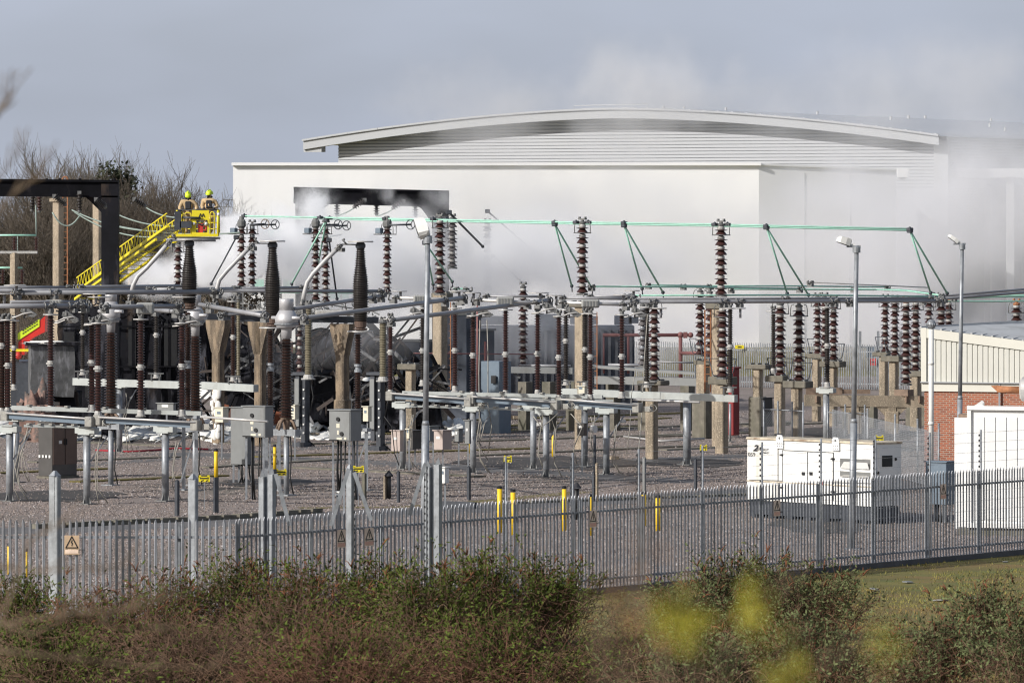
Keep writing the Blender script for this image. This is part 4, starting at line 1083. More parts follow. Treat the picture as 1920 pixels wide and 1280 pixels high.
# ---------------------------------------------------------------- yard equipment
RNG = random.Random(77)
def fins(mb, base, L, rc, rs, pitch, taper=1.0, bulge=0.0, n=14, sp=.6):
    """fine porcelain sheds along a vertical core"""
    k = max(3, int(round(L / pitch))); q = L / k
    prof = [(rc, 0)]
    for i in range(k):
        t = (i + .5) / k; f = 1 + (taper - 1) * t + bulge * math.sin(PI * min(1, t * 1.15))
        z = i * q
        prof += [(rc * f, z + q * .12), (rs * f, z + q * .30), (rs * f, z + q * .40), (rc * f, z + q * .72)]
    prof += [(rc * taper, L)]
    mb.lathe(prof, base, n, False)
def post_insulator(x, yt, yb, s, label, group, jt=None, rc=.045, rs=.095, m='maroon', plate=.22, pitch=.095, arm=True, foot=.24, capm='capw'):
    """two section post insulator with metal joint, foot and a terminal head; rows are pixels of the photograph"""
    p = W(x, yb, s); L = (yb - yt) / s
    t = thing('post_insulator', label, 'insulator', p - Vector((0, 0, foot)), group)
    mb = MB()
    if jt:
        zj = (yb - jt) / s; h = .10
        fins(mb, p, zj - h, rc * 1.12, rs * 1.08, pitch); fins(mb, p + Vector((0, 0, zj + h)), L - zj - h, rc, rs, pitch)
        mb.build('porcelain', M[m], t)
        mb = MB(); mb.lathe([(rc * 1.5, -h), (rc * 1.5, -h * .35), (rc * 2.1, -h * .3), (rc * 2.1, h * .3), (rc * 1.5, h * .35), (rc * 1.5, h)], p + Vector((0, 0, zj)), 12)
        mb.build('joint_collar', M[capm], t)
    else:
        fins(mb, p, L, rc, rs, pitch); mb.build('porcelain', M[m], t)
    mb = MB(); mb.lathe([(rc * 2.3, -foot), (rc * 2.3, -foot + .04), (rc * 1.7, -foot + .06), (rc * 1.6, -.05), (rc * 1.3, 0)], p, 12); mb.build('foot', M[capm], t)
    top = p + Vector((0, 0, L))
    mb = MB(); mb.lathe([(rc * 1.5, 0), (rc * 1.7, .05), (rc * 1.2, .08), (rc * 1.2, .16)], top, 12)
    if arm:
        mb.box(top + Vector((0, 0, .2)), (.22, .13, .1), YA, .015)
        for q in (-.07, .07): mb.sphere(top + Vector((q, -.08, .24)), .045, 6, 4)
    mb.build('head', M['fit'], t)
    if plate:
        mb = MB(); mb.torus(top + Vector((0, 0, .04)), plate * RNG.uniform(.9, 1.15), .025, 20, 6, Vector((RNG.uniform(-.03, .03), 0, 1)))
        for a in (0, 2.1, 4.2): mb.beam(top + Vector((0, 0, .04)), top + Vector((math.cos(a) * plate, math.sin(a) * plate, .04)), .02, .02)
        mb.build('guard_ring', M['alu'], t)
    return t
def disc_stack(x, yt, yb, s, label, group, R_=.24, pitch=.385, m='maroon', cage=True, capm='capw', foot=.1, rusty=False, lower_cage=False):
    """stack of pedestal units: pale cap, thin brim and deeper bell"""
    p = W(x, yb, s); L = (yb - yt) / s
    k = max(2, int(round(L / pitch))); q = L / k
    t = thing('stack_insulator', label, 'insulator', p - Vector((0, 0, foot)), group)
    mb = MB(); mc = MB(); pr = [(R_ * .3, 0)]; pc = [(R_ * .34, 0)]
    for i in range(k):
        z = i * q
        pr += [(R_ * .40, z + q * .02), (R_ * .94, z + q * .05), (R_ * .96, z + q * .13), (R_ * .70, z + q * .34), (R_ * .52, z + q * .46),
               (R_ * .50, z + q * .50), (R_ * 1.06, z + q * .56), (R_ * 1.06, z + q * .60), (R_ * .45, z + q * .68), (R_ * .3, z + q * .70), (R_ * .3, z + q * .99)]
        pc += [(R_ * .34, z + q * .62), (R_ * .5, z + q * .64), (R_ * .58, z + q * .70), (R_ * .60, z + q * .86), (R_ * .5, z + q * .98), (R_ * .34, z + q)]
    mb.lathe(pr, p, 16); mc.lathe(pc, p, 14)
    mb.build('porcelain', M[m], t); mc.build('caps', M[capm], t)
    mb = MB(); mb.lathe([(R_ * 1.0, -foot), (R_ * 1.0, -foot * .3), (R_ * .5, 0)], p, 12)
    mb.build('foot', M['fit'], t)
    top = p + Vector((0, 0, L))
    mb = MB(); mb.lathe([(R_ * .6, 0), (R_ * .65, .08), (R_ * .3, .12), (R_ * .3, .2)], top, 10); mb.box(top + Vector((0, 0, .2)), (.34, .16, .06), YA)
    for sg in (-1, 1): mb.box(top + DU * .14 * sg + Vector((0, 0, .25)), (.07, .1, .09), YA)
    mb.build('head', M['rust' if rusty else 'fit'], t)
    if cage:
        mb = MB(); w_ = R_ * 1.55
        for sg in (-1, 1):
            o = DV * .0
            mb.tube([top + DU * w_ * sg * .6 + Vector((0, 0, .12)), top + DU * w_ * sg * .95 + Vector((0, 0, .08)), top + DU * w_ * sg * 1.05 + Vector((0, 0, -.08)), top + DU * w_ * sg * 1.05 + Vector((0, 0, -.36))], .018, 5)
        mb.tube([top + DU * w_ * 1.1 + Vector((0, 0, -.36)), top - DU * w_ * 1.1 + Vector((0, 0, -.36))], .022, 5)
        mb.torus(top + Vector((0, 0, -.36)), w_ * .95, .018, 18, 5)
        mb.build('arcing_horn', M['fit'], t)
    if lower_cage:
        mb = MB()
        for sg in (-1, 1):
            b = p + Vector((0, 0, -.03)); o = DU * sg
            mb.tube([b + o * R_ * .8, b + o * (R_ * 1.9) + Vector((0, 0, .1)), b + o * (R_ * 2.6) + Vector((0, 0, .75))], .022, 5)
            mb.tube([b + o * R_ * 2.6 + Vector((0, 0, .75)), b + o * R_ * .9 + Vector((0, 0, .75))], .018, 5)
        mb.build('lower_horn', M['dsteel'], t)
    return t
def conc_post(x, yt, yb, label, wd=.42, slab=None, s=None, group='concrete insulator pedestals', rz=YA, base=None, m='conc'):
    """concrete pedestal; slab=(x0,x1,y0,y1)"""
    s = s or SB(yb); p = G(x, s); z = zat(yt, s)
    t = thing('concrete_pedestal', label, 'concrete post', p, group)
    mb = MB(); mb.box((p.x, p.y, z / 2), (wd, wd, z), rz, .03); mb.build('shaft', M[m], t)
    if slab:
        x0, x1, y0, y1 = slab; z0, z1 = zat(y1, s), zat(y0, s); L = (x1 - x0) / s
        mb = MB(); mb.box(((x0 + x1) / 2 / s - 960 / s, p.y, (z0 + z1) / 2), (L * .88, L * .5, z1 - z0), rz, .03); mb.build('cap_slab', M['conc2'] if m != 'conc2' else M['conc'], t)
        mb = MB()
        for q in (-.3, 0, .3): mb.box(Vector(((x0 + x1) / 2 / s - 960 / s, p.y, z1 + .03)) + DU * q * L, (.08, .3, .06), rz)
        mb.build('bolts', M['fit'], t)
    if base:
        mb = MB(); mb.box((p.x, p.y, base[1] / 2), (base[0], base[0], base[1]), rz, .05); mb.build('footing', M['conc2'], t)
    return t

# ---- fat interrupter bushings on thin porcelain columns
BG = 'circuit breaker poles with fat interrupter heads'
def breaker(x, yt, yf, yplate, xl, yb, yj, s, label, cabx=None):
    base = W(xl, yb, s)
    t = thing('circuit_breaker', label, 'circuit breaker', G(xl, s), BG)
    p = W(x, yf, s); L = (yf - yt - 6) / s
    mb = MB(); k = int(L / .078); q = L / k; prof = [(.17, 0)]
    for i in range(k):
        t_ = (i + .5) / k
        f = .20 + .045 * math.sin(PI * min(1, t_ * 1.3)) - .085 * max(0, (t_ - .55) / .45) ** 1.1
        z = i * q; prof += [(f, z + q * .1), (f + .045, z + q * .32), (f + .045, z + q * .42), (f, z + q * .7)]
    prof += [(.15, L)]; mb.lathe(prof, p, 20); mb.build('interrupter_porcelain', M['black_p'], t)
    top = p + Vector((0, 0, L))
    mb = MB(); mb.lathe([(.16, 0), (.175, .03), (.175, .12), (.13, .18), (.13, .2)], top, 16); mb.build('top_cap', M['dsteel'], t)
    mb = MB(); mb.torus(top + Vector((0, 0, .22)), .42, .03, 28, 6); mb.lathe([(.30, .205), (.40, .21), (.40, .235), (.30, .24)], top, 24)
    for a in range(6): mb.beam(top + Vector((0, 0, .22)), top + Vector((math.cos(a) * .4, math.sin(a) * .4, .22)), .05, .02)
    mb.build('corona_ring', M['alu'], t)
    zc = zat(yplate, s)
    mb = MB(); mb.lathe([(.14, zc), (.2, zc + .03), (.22, p.z - .02), (.19, p.z)], (p.x, p.y, 0), 16); mb.lathe([(.1, zc - .1), (.24, zc - .05), (.24, zc)], (p.x, p.y, 0), 14)
    mb.build('collar', M['cabbrown'], t)
    mb = MB(); mb.torus((p.x - .02, p.y, zc - .12), .42, .032, 26, 6)
    for a in range(4): mb.beam((p.x, p.y, zc - .1), (p.x + math.cos(a * 1.57) * .42, p.y + math.sin(a * 1.57) * .42, zc - .12), .03, .03)
    mb.build('lower_ring', M['alu'], t)
    zj = zat(yj, s); mb = MB(); q = (base.x, base.y, base.z)
    fins(mb, base, zj - .14 - base.z, .085, .15, .085); fins(mb, Vector((base.x, base.y, zj + .14)), zc - .2 - zj - .14, .08, .14, .085)
    mb.build('support_porcelain', M['brown'], t)
    mb = MB(); mb.lathe([(.1, -.15), (.13, -.14), (.13, -.06), (.09, -.03), (.09, .03), (.13, .06), (.13, .14), (.1, .15)], (base.x, base.y, zj), 14); mb.build('joint_collar', M['galv'], t)
    mb = MB(); zl = base.z
    mb.lathe([(.2, -.2), (.2, -.14), (.11, -.1), (.11, 0)], base, 12)
    for sg in (-1, 1):
        a = base + DU * .28 * sg + DV * .12
        mb.beam(Vector((a.x, a.y, 0)), Vector((a.x, a.y, zl - .2)), .12, .12)
        mb.box((a.x, a.y, .03), (.35, .35, .06), YA)
    mb.beam(base - DU * .4 + DV * .12 - Vector((0, 0, .25)), base + DU * .4 + DV * .12 - Vector((0, 0, .25)), .25, .12)
    mb.beam(Vector((base.x - .25, base.y, .3)), Vector((base.x + .25, base.y, zl * .7)), .05, .05)
    mb.build('support_frame', M['galv'], t)
    return t
breaker(355, 455, 568, 575, 352, 768, 683, 54, 'circuit breaker pole with a fat black bushing beside the cage, leftmost of three')
breaker(511, 458, 597, 608, 507, 792, 688, 54, 'circuit breaker pole with a fat black bushing, the middle of three')
breaker(676, 459, 602, 615, 671, 792, 690, 54, 'circuit breaker pole with a fat black bushing above the taller concrete hammerhead, rightmost of three')

def control_box(x0, x1, xm, y0, y1, s, label, group=None, m='cab', m2=None, legs=True, ybase=None, dep=.5, details=True, cat='control box', name='control_box', sunken=False):
    """cabinet turned like the yard grid: front from x0 to xm, side xm to x1"""
    fw = (xm - x0) / s / math.cos(YA); dw = (x1 - xm) / s / abs(math.sin(YA))
    z1, z0 = zat(y0, s), zat(y1, s)
    near = G(xm, s)          # nearest vertical edge
    c = near - DU * fw / 2 + DV * dw / 2
    t = thing(name, label, cat, (c.x, c.y, 0), group)
    mb = MB(); mb.box((c.x, c.y, (z0 + z1) / 2), (fw, dw, z1 - z0), YA, .012); mb.build('housing', M[m], t)
    mb = MB(); mb.box((c.x, c.y, z1 + .02), (fw + .08, dw + .08, .035), YA); mb.build('lid', M[m], t)
    fc = near - DU * fw / 2 - DV * .012
    if details:
        mb = MB(); mb.box(Vector((fc.x, fc.y, (z0 + z1) / 2)), (fw * .92, .012, (z1 - z0) * .93), YA); dr = mb.build('door', M[m2 or m], t)
        mb = MB(); h = z1 - z0
        for fx, fz, r_ in ((-.05, .72, .07), (.12, .24, .07)):
            a = Vector((fc.x, fc.y, z0 + h * fz)) + DU * fw * fx; mb.cyl(a - DV * .01, a - DV * .05, r_, None, 12)
        mb.build('rotary_switch', M['black'], t)
        mb = MB()
        for fx, fz, a_, b_ in ((-.06, .5, .14, .14), (-.06, .28, .07, .14), (0, .08, .22, .07), (.28, .09, .1, .08)):
            a = Vector((fc.x, fc.y, z0 + h * fz)) + DU * fw * fx - DV * .012; mb.box(a, (a_, .008, b_), YA)
        mb.build('label_plate', M['cream'], t)
        mb = MB(); a = Vector((fc.x, fc.y, z0 + .03)) - DV * .03; mb.beam(a - DU * fw * .45, a - DU * fw * .05, .04, .04); mb.build('handle', M['black'], t)
    if legs:
        mb = MB(); mr = MB()
        for sg in (-1, 1):
            for sh in (-1, 1):
                a = Vector((c.x, c.y, 0)) + DU * fw * .38 * sg + DV * dw * .36 * sh
                mb.beam(a, a + Vector((0, 0, z0 + .02)), .07, .07)
        for k in range(5):
            a = Vector((c.x, c.y, 0)) + DU * fw * RNG.uniform(-.35, .35) + DV * dw * RNG.uniform(-.3, .3)
            mr.tube([a + Vector((0, 0, z0 + .02)), a + Vector((RNG.uniform(-.05, .05), 0, z0 * .5)), Vector((a.x + RNG.uniform(-.1, .1), a.y, 0))], .028, 5)
        mb.build('leg', M['galv'], t); mr.build('cables', M['rubber'], t)
    return t
CB = 'large grey control boxes on legs'
control_box(453, 512, 497, 763, 820, 56, 'grey control box with two round switches below the middle breaker pole', CB)
control_box(616, 677, 657, 770, 827, 56, 'grey control box with coloured stickers and a brown side below the right breaker pole', CB)
control_box(431, 477, 464, 765, 871, 52.6, 'tall plain grey cabinet on legs behind the left control box', CB, details=False)
# brown cabinet (doors on its right face)
s = 51.6; near = G(98, s); fw = 28 / s / .809; dw = 42 / s / .588
c = near - DU * fw / 2 + DV * dw / 2; z1 = zat(787, s)
t = thing('brown_cabinet', 'brown double door cabinet with dark side standing at the left on the gravel', 'cabinet', (c.x, c.y, 0))
mb = MB(); mb.box((c.x, c.y, z1 / 2 + .05), (fw, dw, z1 - .1), YA, .015); mb.build('housing', M['cabdark'], t)
fx = near + DU * .012
for k in (0, 1):
    mb = MB(); a = fx + DV * dw * (.25 + .5 * k); mb.box((a.x, a.y, z1 * .6), (.02, dw * .46, z1 * .72), YA); d_ = mb.build('door', M['cabbrown'], t)
    mb = MB(); a = fx + DV * dw * (.46 + .08 * k) + DU * .03; mb.box((a.x, a.y, z1 * .62), (.04, .04, .22), YA); mb.build('handle', M['black'], d_)
mb = MB(); a = fx + DV * dw * .3 + DU * .02; mb.box((a.x, a.y, z1 * .62), (.02, .16, .12), YA); mb.build('label_plate', M['lampw'], t)
mb = MB(); mb.box((c.x, c.y, .05), (fw + .1, dw + .1, .1), YA)
a = near - DV * .02 - DU * fw * .5
mb.build('plinth', M['conc2'], t)
mb = MB()
for k in range(4): mb.box(a + DU * (.16 * k - .25) + Vector((0, 0, z1 * .38)), (.08, .03, .1), YA)
for k in range(3): mb.box(a + DU * (.2 * k - .2) + Vector((0, 0, z1 - .03)), (.08, .03, .06), YA)
mb.build('vent_cover', M['lampw'], t)

# ---- current transformers with silver heads
def ct(x, ytop, ycap, yfl, yneck, yins, yb, s, rr, label, ybase):
    p = G(x, s); t = thing('current_transformer', label, 'current transformer', p, 'current transformers with silver heads')
    Z = lambda y: zat(y, s)
    k = rr / s
    mb = MB(); mb.lathe([(k * .60, Z(ycap)), (k * .62, Z(ytop) - .03), (k * .58, Z(ytop)), (0, Z(ytop))], (p.x, p.y, 0), 22, True); mb.build('cap', M['tubeh'], t)
    mb = MB(); mb.lathe([(k * .95, Z(yfl)), (k * .98, Z(yfl) + .15), (k * .9, lerp(Z(yfl), Z(ycap), .6)), (k * .62, Z(ycap) + .01)], (p.x, p.y, 0), 24, True)
    for sg in (-1, 1): mb.cyl(Vector((p.x, p.y - .1, lerp(Z(yfl), Z(ycap), .45))) , Vector((p.x, p.y - .1, lerp(Z(yfl), Z(ycap), .45))) + DU * sg * (k + .22), .07, .06, 10)
    mb.build('head', M['tubeh'], t)
    mb = MB(); mb.lathe([(k * 1.05, Z(yfl) - .03), (k * 1.05, Z(yfl) + .02)], (p.x, p.y, 0), 24); mb.build('flange', M['galv'], t)
    mb = MB(); mb.lathe([(k * .44, Z(yins)), (k * .46, Z(yneck)), (k * .5, Z(yneck) + .06), (k * .85, Z(yfl) - .12), (k * .88, Z(yfl) - .03)], (p.x, p.y, 0), 22, True); mb.build('neck', M['tubeh'], t)
    mb = MB(); L = Z(yins) - Z(yb); q = Vector((p.x, p.y, Z(yb)))
    fins(mb, q, L, .165, .255, .10, .82, 0, 18); mb.build('porcelain', M['brown'], t)
    mb = MB()
    for a in range(4):
        d = DU * math.cos(a * PI / 2) + DV * math.sin(a * PI / 2)
        mb.tube([q + Vector((0, 0, -.02)) + d * .12, q + d * .3 + Vector((0, 0, -.15)), q + d * .42 + Vector((0, 0, -.40))], .05, 6)
    mb.lathe([(.1, -.45), (.14, -.05), (.2, -.03), (.2, 0)], q, 12)
    mb.build('base_spider', M['rustg'], t)
    mb = MB(); h = q.z - .62
    mb.beam(q - DU * .5 + Vector((0, 0, -.5)), q + DU * .5 + Vector((0, 0, -.5)), .3, .22)
    mb.cyl((p.x, p.y, 0), (p.x, p.y, h), .095, None, 14); mb.box((p.x, p.y, .03), (.5, .5, .06), YA)
    mb.build('support_column', M['galv'], t)
    mb = MB(); mb.tube([q + Vector((.12, 0, -.5)), Vector((p.x + .17, p.y, h * .7)), Vector((p.x + .13, p.y - .1, h * .3)), Vector((p.x + .25, p.y, 0))], .025, 5); mb.build('cable', M['rubber'], t)
M['tubeh'] = mat('silver_casting', (0.50, 0.49, 0.49), 0.45, 0.3, 0.08, 3.0)
M['rustg'] = mat('rust_brown_casting', (0.20, 0.14, 0.10), 0.7, 0.1, 0.3, 5.0)
ct(537, 560, 582, 607, 618, 635, 783, 55, 22, 'current transformer with a tall silver cap in front, rightmost of three', 931)
ct(366, 553, 576, 603, 614, 630, 776, 53, 18, 'current transformer with silver head below the leftmost breaker pole', 905)
ct(208, 550, 566, 598, 607, 623, 772, 53, 18, 'current transformer with silver head left of the charred enclosure, leftmost of three', 910)

# ---- maroon post insulators (disconnectors)
PG = 'maroon post insulators of the disconnectors'
left_posts = [(3, 603, 764, 648, 55, 'brown'), (14, 602, 763, 685, 55, 'maroon'), (26, 603, 720, 652, 46, 'brown'), (95, 592, 760, 681, 54, 'maroon'), (155, 587, 692, 623, 46, 'black_p'), (172, 609, 758, 680, 54.5, 'maroon'),
              (184, 608, 770, 691, 55.5, 'maroon'), (264, 601, 768, 688, 54.5, 'maroon'), (293, 587, 698, 628, 46, 'black_p'), (341, 608, 767, 687, 55, 'maroon'),
              (437, 567, 704, 632, 46, 'brown')]
for i, (x, yt, yb, jt, s, m) in enumerate(left_posts):
    th = s < 50
    post_insulator(x, yt, yb, s, '%s insulator, %s from the left %s' % ('slim dark' if th else 'maroon two section', ORD[[q[0] for q in left_posts if (q[4] < 50) == th].index(x)],
                   'on the light grey beam' if th else 'before the middle breaker pole'), PG if not th else 'slim dark post insulators on the light grey beams', jt, .078 if not th else .065, .138 if not th else .115, 'mbrown' if m == 'maroon' else m)
right_posts = [(732, 600, 730, 660, 50, 'maroon'), (792, 580, 712, 657, 47, 'black_p'), (853, 580, 723, 657, 50, 'maroon'), (887, 594, 734, 666, 52, 'maroon'), (948, 583, 731, 664, 51, 'maroon'), (1008, 590, 730, 663, 51, 'maroon'),
               (1048, 595, 740, 670, 52, 'maroon'), (1061, 583, 711, 639, 47, 'black_p'), (1097, 590, 716, 655, 47, 'black_p'), (1107, 590, 739, 669, 52, 'maroon'), (1166, 592, 734, 668, 51.5, 'maroon')]
for i, (x, yt, yb, jt, s, m) in enumerate(right_posts):
    th = m == 'black_p'
    idx = [q[0] for q in right_posts if (q[5] == 'black_p') == th].index(x)
    post_insulator(x, yt, yb, s, ('' if th else 'maroon insulator, %s in the row from the right breaker pole to the concrete pedestal') % ORD[idx] if not th else
                   'slim dark insulator, %s of three behind the maroon row in mid yard' % ORD[idx], PG if not th else 'slim dark post insulators on the light grey beams', jt, .066, .122, 'mbrown' if m == 'maroon' else m)
for i, (x, yt, yb, jt, s, lab) in enumerate([(1213, 578, 715, 0, 47.7, 'slim black post insulator in front of the leftmost right hand disc stacks'), (1369, 580, 724, 650, 47, 'slim black post insulator on the box beam end beside the tall pedestal'),
                                             (1551, 578, 716, 648, 46.5, 'slim black post insulator on a steel tube left of the middle lamp post'), (1450, 585, 690, 0, 44, 'slim grey post insulator behind the paired disc stacks')]):
    post_insulator(x, yt, yb, s, lab, 'slim black post insulators at the right', jt or None, .07, .115, 'black_p', plate=.28)
for i, (x, yt, yb, s, r_, lab) in enumerate([(447, 562, 708, 45, .07, 'khaki grime covered insulator right of the left hammerhead post'), (578, 575, 702, 46, .125, 'wide khaki insulator column left of the taller hammerhead post'),
                                             (718, 606, 706, 46, .125, 'wide khaki insulator column right of the charred tank')]):
    post_insulator(x, yt, yb, s, lab, 'khaki grime covered insulators', None, r_, r_ * 1.25, 'khaki', plate=0, pitch=.10, foot=.2)

# ---- disc stacks
DG = 'maroon and white disc stacks'
stacks = [  # x, top, bottom, s, R, label, extras
    (334, 458, 537, 42, .20, 'disc stack half hidden under the rescue cage', {}),
    (453, 424, 536, 41, .21, 'disc stack under the left end of the green top bar', {'motor': 1}),
    (473, 424, 548, 41, .20, 'greyer disc stack close right of the one under the bar end', {'m': 'brown', 'capm': 'galv'}),
    (592, 424, 562, 41, .21, 'disc stack left of the green braces in the thickest steam', {'motor': 1}),
    (611, 424, 566, 41, .20, 'disc stack directly under the upper end of the left green braces', {}),
    (726, 424, 548, 42.5, .20, 'disc stack with a blue motor box right of the right breaker bushing', {'motor': 1}),
    (825, 412, 549, 42.5, .25, 'disc stack on the tall concrete post right of the big lamp', {'lower_cage': 0}),
    (1092, 420, 549, 46, .24, 'disc stack carrying the green top bar on the second tall post', {}),
    (1352, 424, 552, 46.5, .25, 'disc stack carrying the green top bar on the third tall post', {}),
    (1313, 548, 664, 40.5, .23, 'dark disc stack behind the orange ladder on the right', {'lower_cage': 1}),
    (1331, 550, 668, 42, .22, 'disc stack just left of the third tall post', {'lower_cage': 1}),
    (1355, 577, 706, 46.8, .25, 'disc stack standing low in front of the third tall post', {'lower_cage': 1}),
    (1227, 572, 712, 47.7, .22, 'disc stack beside the slim black insulator left of the third tall post', {}),
    (1205, 574, 684, 44, .2, 'dim grey disc stack behind the slim black insulator', {'m': 'dimgrey', 'capm': 'galv'}),
    (1463, 572, 704, 45, .25, 'left one of the bright pair of disc stacks on mushroom pedestals', {'lower_cage': 1}),
    (1498, 576, 713, 46, .25, 'right one of the bright pair of disc stacks on mushroom pedestals', {'lower_cage': 1}),
    (1533, 560, 664, 40, .22, 'farther disc stack left of the black insulator by the middle lamp', {'lower_cage': 1}),
    (1546, 560, 668, 41, .2, 'disc stack mostly hidden behind the slim black insulator', {}),
    (1563, 564, 674, 41, .23, 'disc stack just left of the middle lamp post', {'lower_cage': 1}),
    (1660, 562, 659, 37.5, .23, 'leftmost disc stack right of the middle lamp post', {'lower_cage': 1}),
    (1678, 564, 666, 38.5, .24, 'second disc stack right of the middle lamp post', {'lower_cage': 1}),
    (1699, 568, 718, 43, .25, 'tall disc stack with rusty head over a steel plate', {'rusty': True}),
    (1717, 566, 694, 42, .24, 'disc stack right beside the rusty headed tall stack', {}),
    (1742, 562, 650, 38.5, .22, 'disc stack rising behind the cowl of the white vent pipe', {}),
    (1765, 568, 660, 41, .26, 'disc stack above the low roof left of the right lamp post', {}),
    (1779, 566, 660, 40, .23, 'rusty topped disc stack close to the right lamp post', {'rusty': True}),
    (1906, 572, 660, 41, .26, 'rusty topped disc stack above the roof at the right edge', {'rusty': True}),
    (562, 596, 700, 43, .17, 'short disc stack left of the wide khaki insulator', {}),
]
M['dimgrey'] = mat('dim_grey_porcelain', (0.10, 0.09, 0.09), 0.5, 0, 0.2, 5)
for (x, yt, yb, s, R_, lab, ex) in stacks:
    kw = {k: v for k, v in ex.items() if k != 'motor'}
    t = disc_stack(x, yt, yb, s, 'maroon and white ' + lab if 'grey ' not in lab and 'dark ' not in lab and 'greyer' not in lab else lab, DG, R_=R_, **kw)
    if ex.get('motor'):
        top = W(x, yt, s)
        mb = MB(); mb.box(top + Vector((-.35, -.1, -.2)), (.28, .25, .24), YA, .02); mb.build('motor_box', M['bluegrey'], t)
        mb = MB(); mb.lathe([(.12, -.1), (.2, 0), (.2, .2), (.12, .3), (.1, .45)], top, 12); mb.build('gear_head', M['fit'], t)
        mb = MB(); mb.tube([top + Vector((-.6, -.1, -.36)), top + Vector((.4, -.1, -.36)), top + Vector((.4, -.1, .1))], .025, 5); mb.build('shelf', M['fit'], t)
# handwheels on arms
for i, (x, y, s, x2) in enumerate([(516, 421, 41.2, 475), (497, 420, 41.4, 470), (650, 423, 41.2, 613), (634, 421, 41.4, 600), (770, 421, 42.6, 730)]):
    c = W(x, y, s); t = thing('arcing_wheel', ['blackish spoked ring farthest right of the pair near the cage', 'rust tinged spoked ring nearer the left stacks', 'blackish spoked ring right of the left green braces',
        'spoked ring just left of its twin by the green braces', 'spoked ring half hidden by the big lamp head'][i], 'spoked ring', c, 'spoked rings on short arms')
    mb = MB(); ax = Vector((-.5, -1, 0)); mb.torus(c, .21, .022, 22, 6, ax); mb.build('rim', M['dsteel' if i != 1 else 'rustg'], t)
    mb = MB()
    for a in range(3):
        u, v, d = basis(ax); e = (u * math.cos(a * 2.1) + v * math.sin(a * 2.1)) * .21; mb.beam(c, c + e, .03, .03)
    mb.build('spokes', M['dsteel'], t)
    mb = MB(); mb.cyl(c, W(x2, y + 1, s), .04, None, 8); mb.sphere(c, .05); mb.build('arm', M['dsteel'], t)

# ---- pedestals
conc_post(825, 552, 806, 'tall square concrete post right of the big lamp post', .50, (808, 850, 549, 560))
conc_post(1090, 566, 843, 'tall square concrete post in the middle of the yard with an orange ladder', .42, (1062, 1117, 566, 576))
conc_post(1347, 568, 838, 'tall concrete post behind the low disc stack and orange ladder', .42, (1322, 1368, 568, 579))
conc_post(1353, 722, 851, 'short concrete pedestal in front of the third tall post', .40, (1327, 1383, 706, 721))
conc_post(1318, 683, 822, 'pale concrete pedestal behind the orange ladder with a wide block foot', .44, (1300, 1342, 675, 684), base=(.72, 1.7))
conc_post(1222, 722, 861, 'tan concrete pedestal in front of the box beam, left of the steel tube', .38, (1194, 1256, 713, 722))
conc_post(1421, 691, 822, 'lone mushroom pedestal with an empty slab and wide dark foot', .34, (1397, 1449, 683, 692), base=(.62, 1.8))
conc_post(1462, 716, 842, 'mushroom pedestal under the left one of the bright pair of stacks', .36, (1434, 1480, 704, 716), s=45)
conc_post(1494, 727, 846, 'mushroom pedestal under the right one of the bright pair of stacks', .36, (1467, 1525, 714, 727), s=46)
conc_post(1531, 673, 790, 'darker pedestal left of the slim steel tube near the middle lamp', .34, (1508, 1552, 663, 672), s=40)
conc_post(1561, 688, 800, 'tan pedestal just left of the middle lamp post', .36, (1536, 1587, 677, 688), s=41)
conc_post(1657, 668, 762, 'pedestal under the leftmost stack right of the middle lamp', .36, (1635, 1674, 660, 668), s=37.5)
conc_post(1676, 678, 776, 'pedestal under the second stack right of the middle lamp', .36, (1651, 1697, 667, 678), s=38.5)
conc_post(1717, 706, 798, 'pedestal of the stack beside the rusty headed one', .4, (1697, 1737, 695, 706), s=42)
conc_post(770, 693, 812, 'tan pedestal with a square slab just left of the big lamp post', .34, (744, 794, 682, 693), s=44)
conc_post(1743, 660, 790, 'pedestal hidden behind the low building roof', .36, (1728, 1760, 650, 660), s=39)
# beam frame at the right
s = 42.5; t = thing('concrete_portal', 'low concrete portal frame with haunched beam behind the chain link fence', 'concrete frame', G(1620, s))
mb = MB(); a, b = W(1508, 750, s), W(1750, 753, s); mb.beam(a, b, .4, .5); mb.build('beam', M['conc'], t)
for x in (1603, 1672):
    mb = MB(); q = G(x, s); z = zat(762, s); mb.box((q.x, q.y, z / 2), (.38, .38, z), 0, .02)
    for sg in (-1, 1): mb.prism([Vector((q.x + sg * .19, q.y - .15, z)), Vector((q.x + sg * .65, q.y - .15, z + .02)), Vector((q.x + sg * .65, q.y - .15, z - .06)), Vector((q.x + sg * .19, q.y - .15, z - .5))][::sg], (0, .3, 0))
    mb.box((q.x, q.y, .5), (.6, .6, 1.0), 0, .03); mb.build('leg', M['conc'], t)
mb = MB()
for x in (1532, 1700, 1725): mb.box(W(x, 748, s) - Vector((0, .24, 0)), (.16, .12, .3), .6)
mb.box(W(1545, 733, s), (1.6, .3, .3), 0); mb.box(W(1695, 736, s), (.7, .5, .28), YA); mb.box(W(1585, 734, s), (2.2, .2, .2), 0); mb.build('bracket', M['rustg'], t)
for i, (x, yb) in enumerate([(1592, 812), (1640, 800), (1712, 806), (1740, 800)]):
    q = G(x, 42 - i * .3); mb = MB(); z = zat(762, 42); mb.box((q.x, q.y + 1.5, z / 2), (.36, .36, z), YA, .02)
    tag(mb.build('concrete_post', M['conc2'], loc=G(x, 42 - i * .3)), 'short plain concrete stub below the haunched beam, %s from the left' % ORD[i], 'concrete post', 'stubs below the haunched beam')
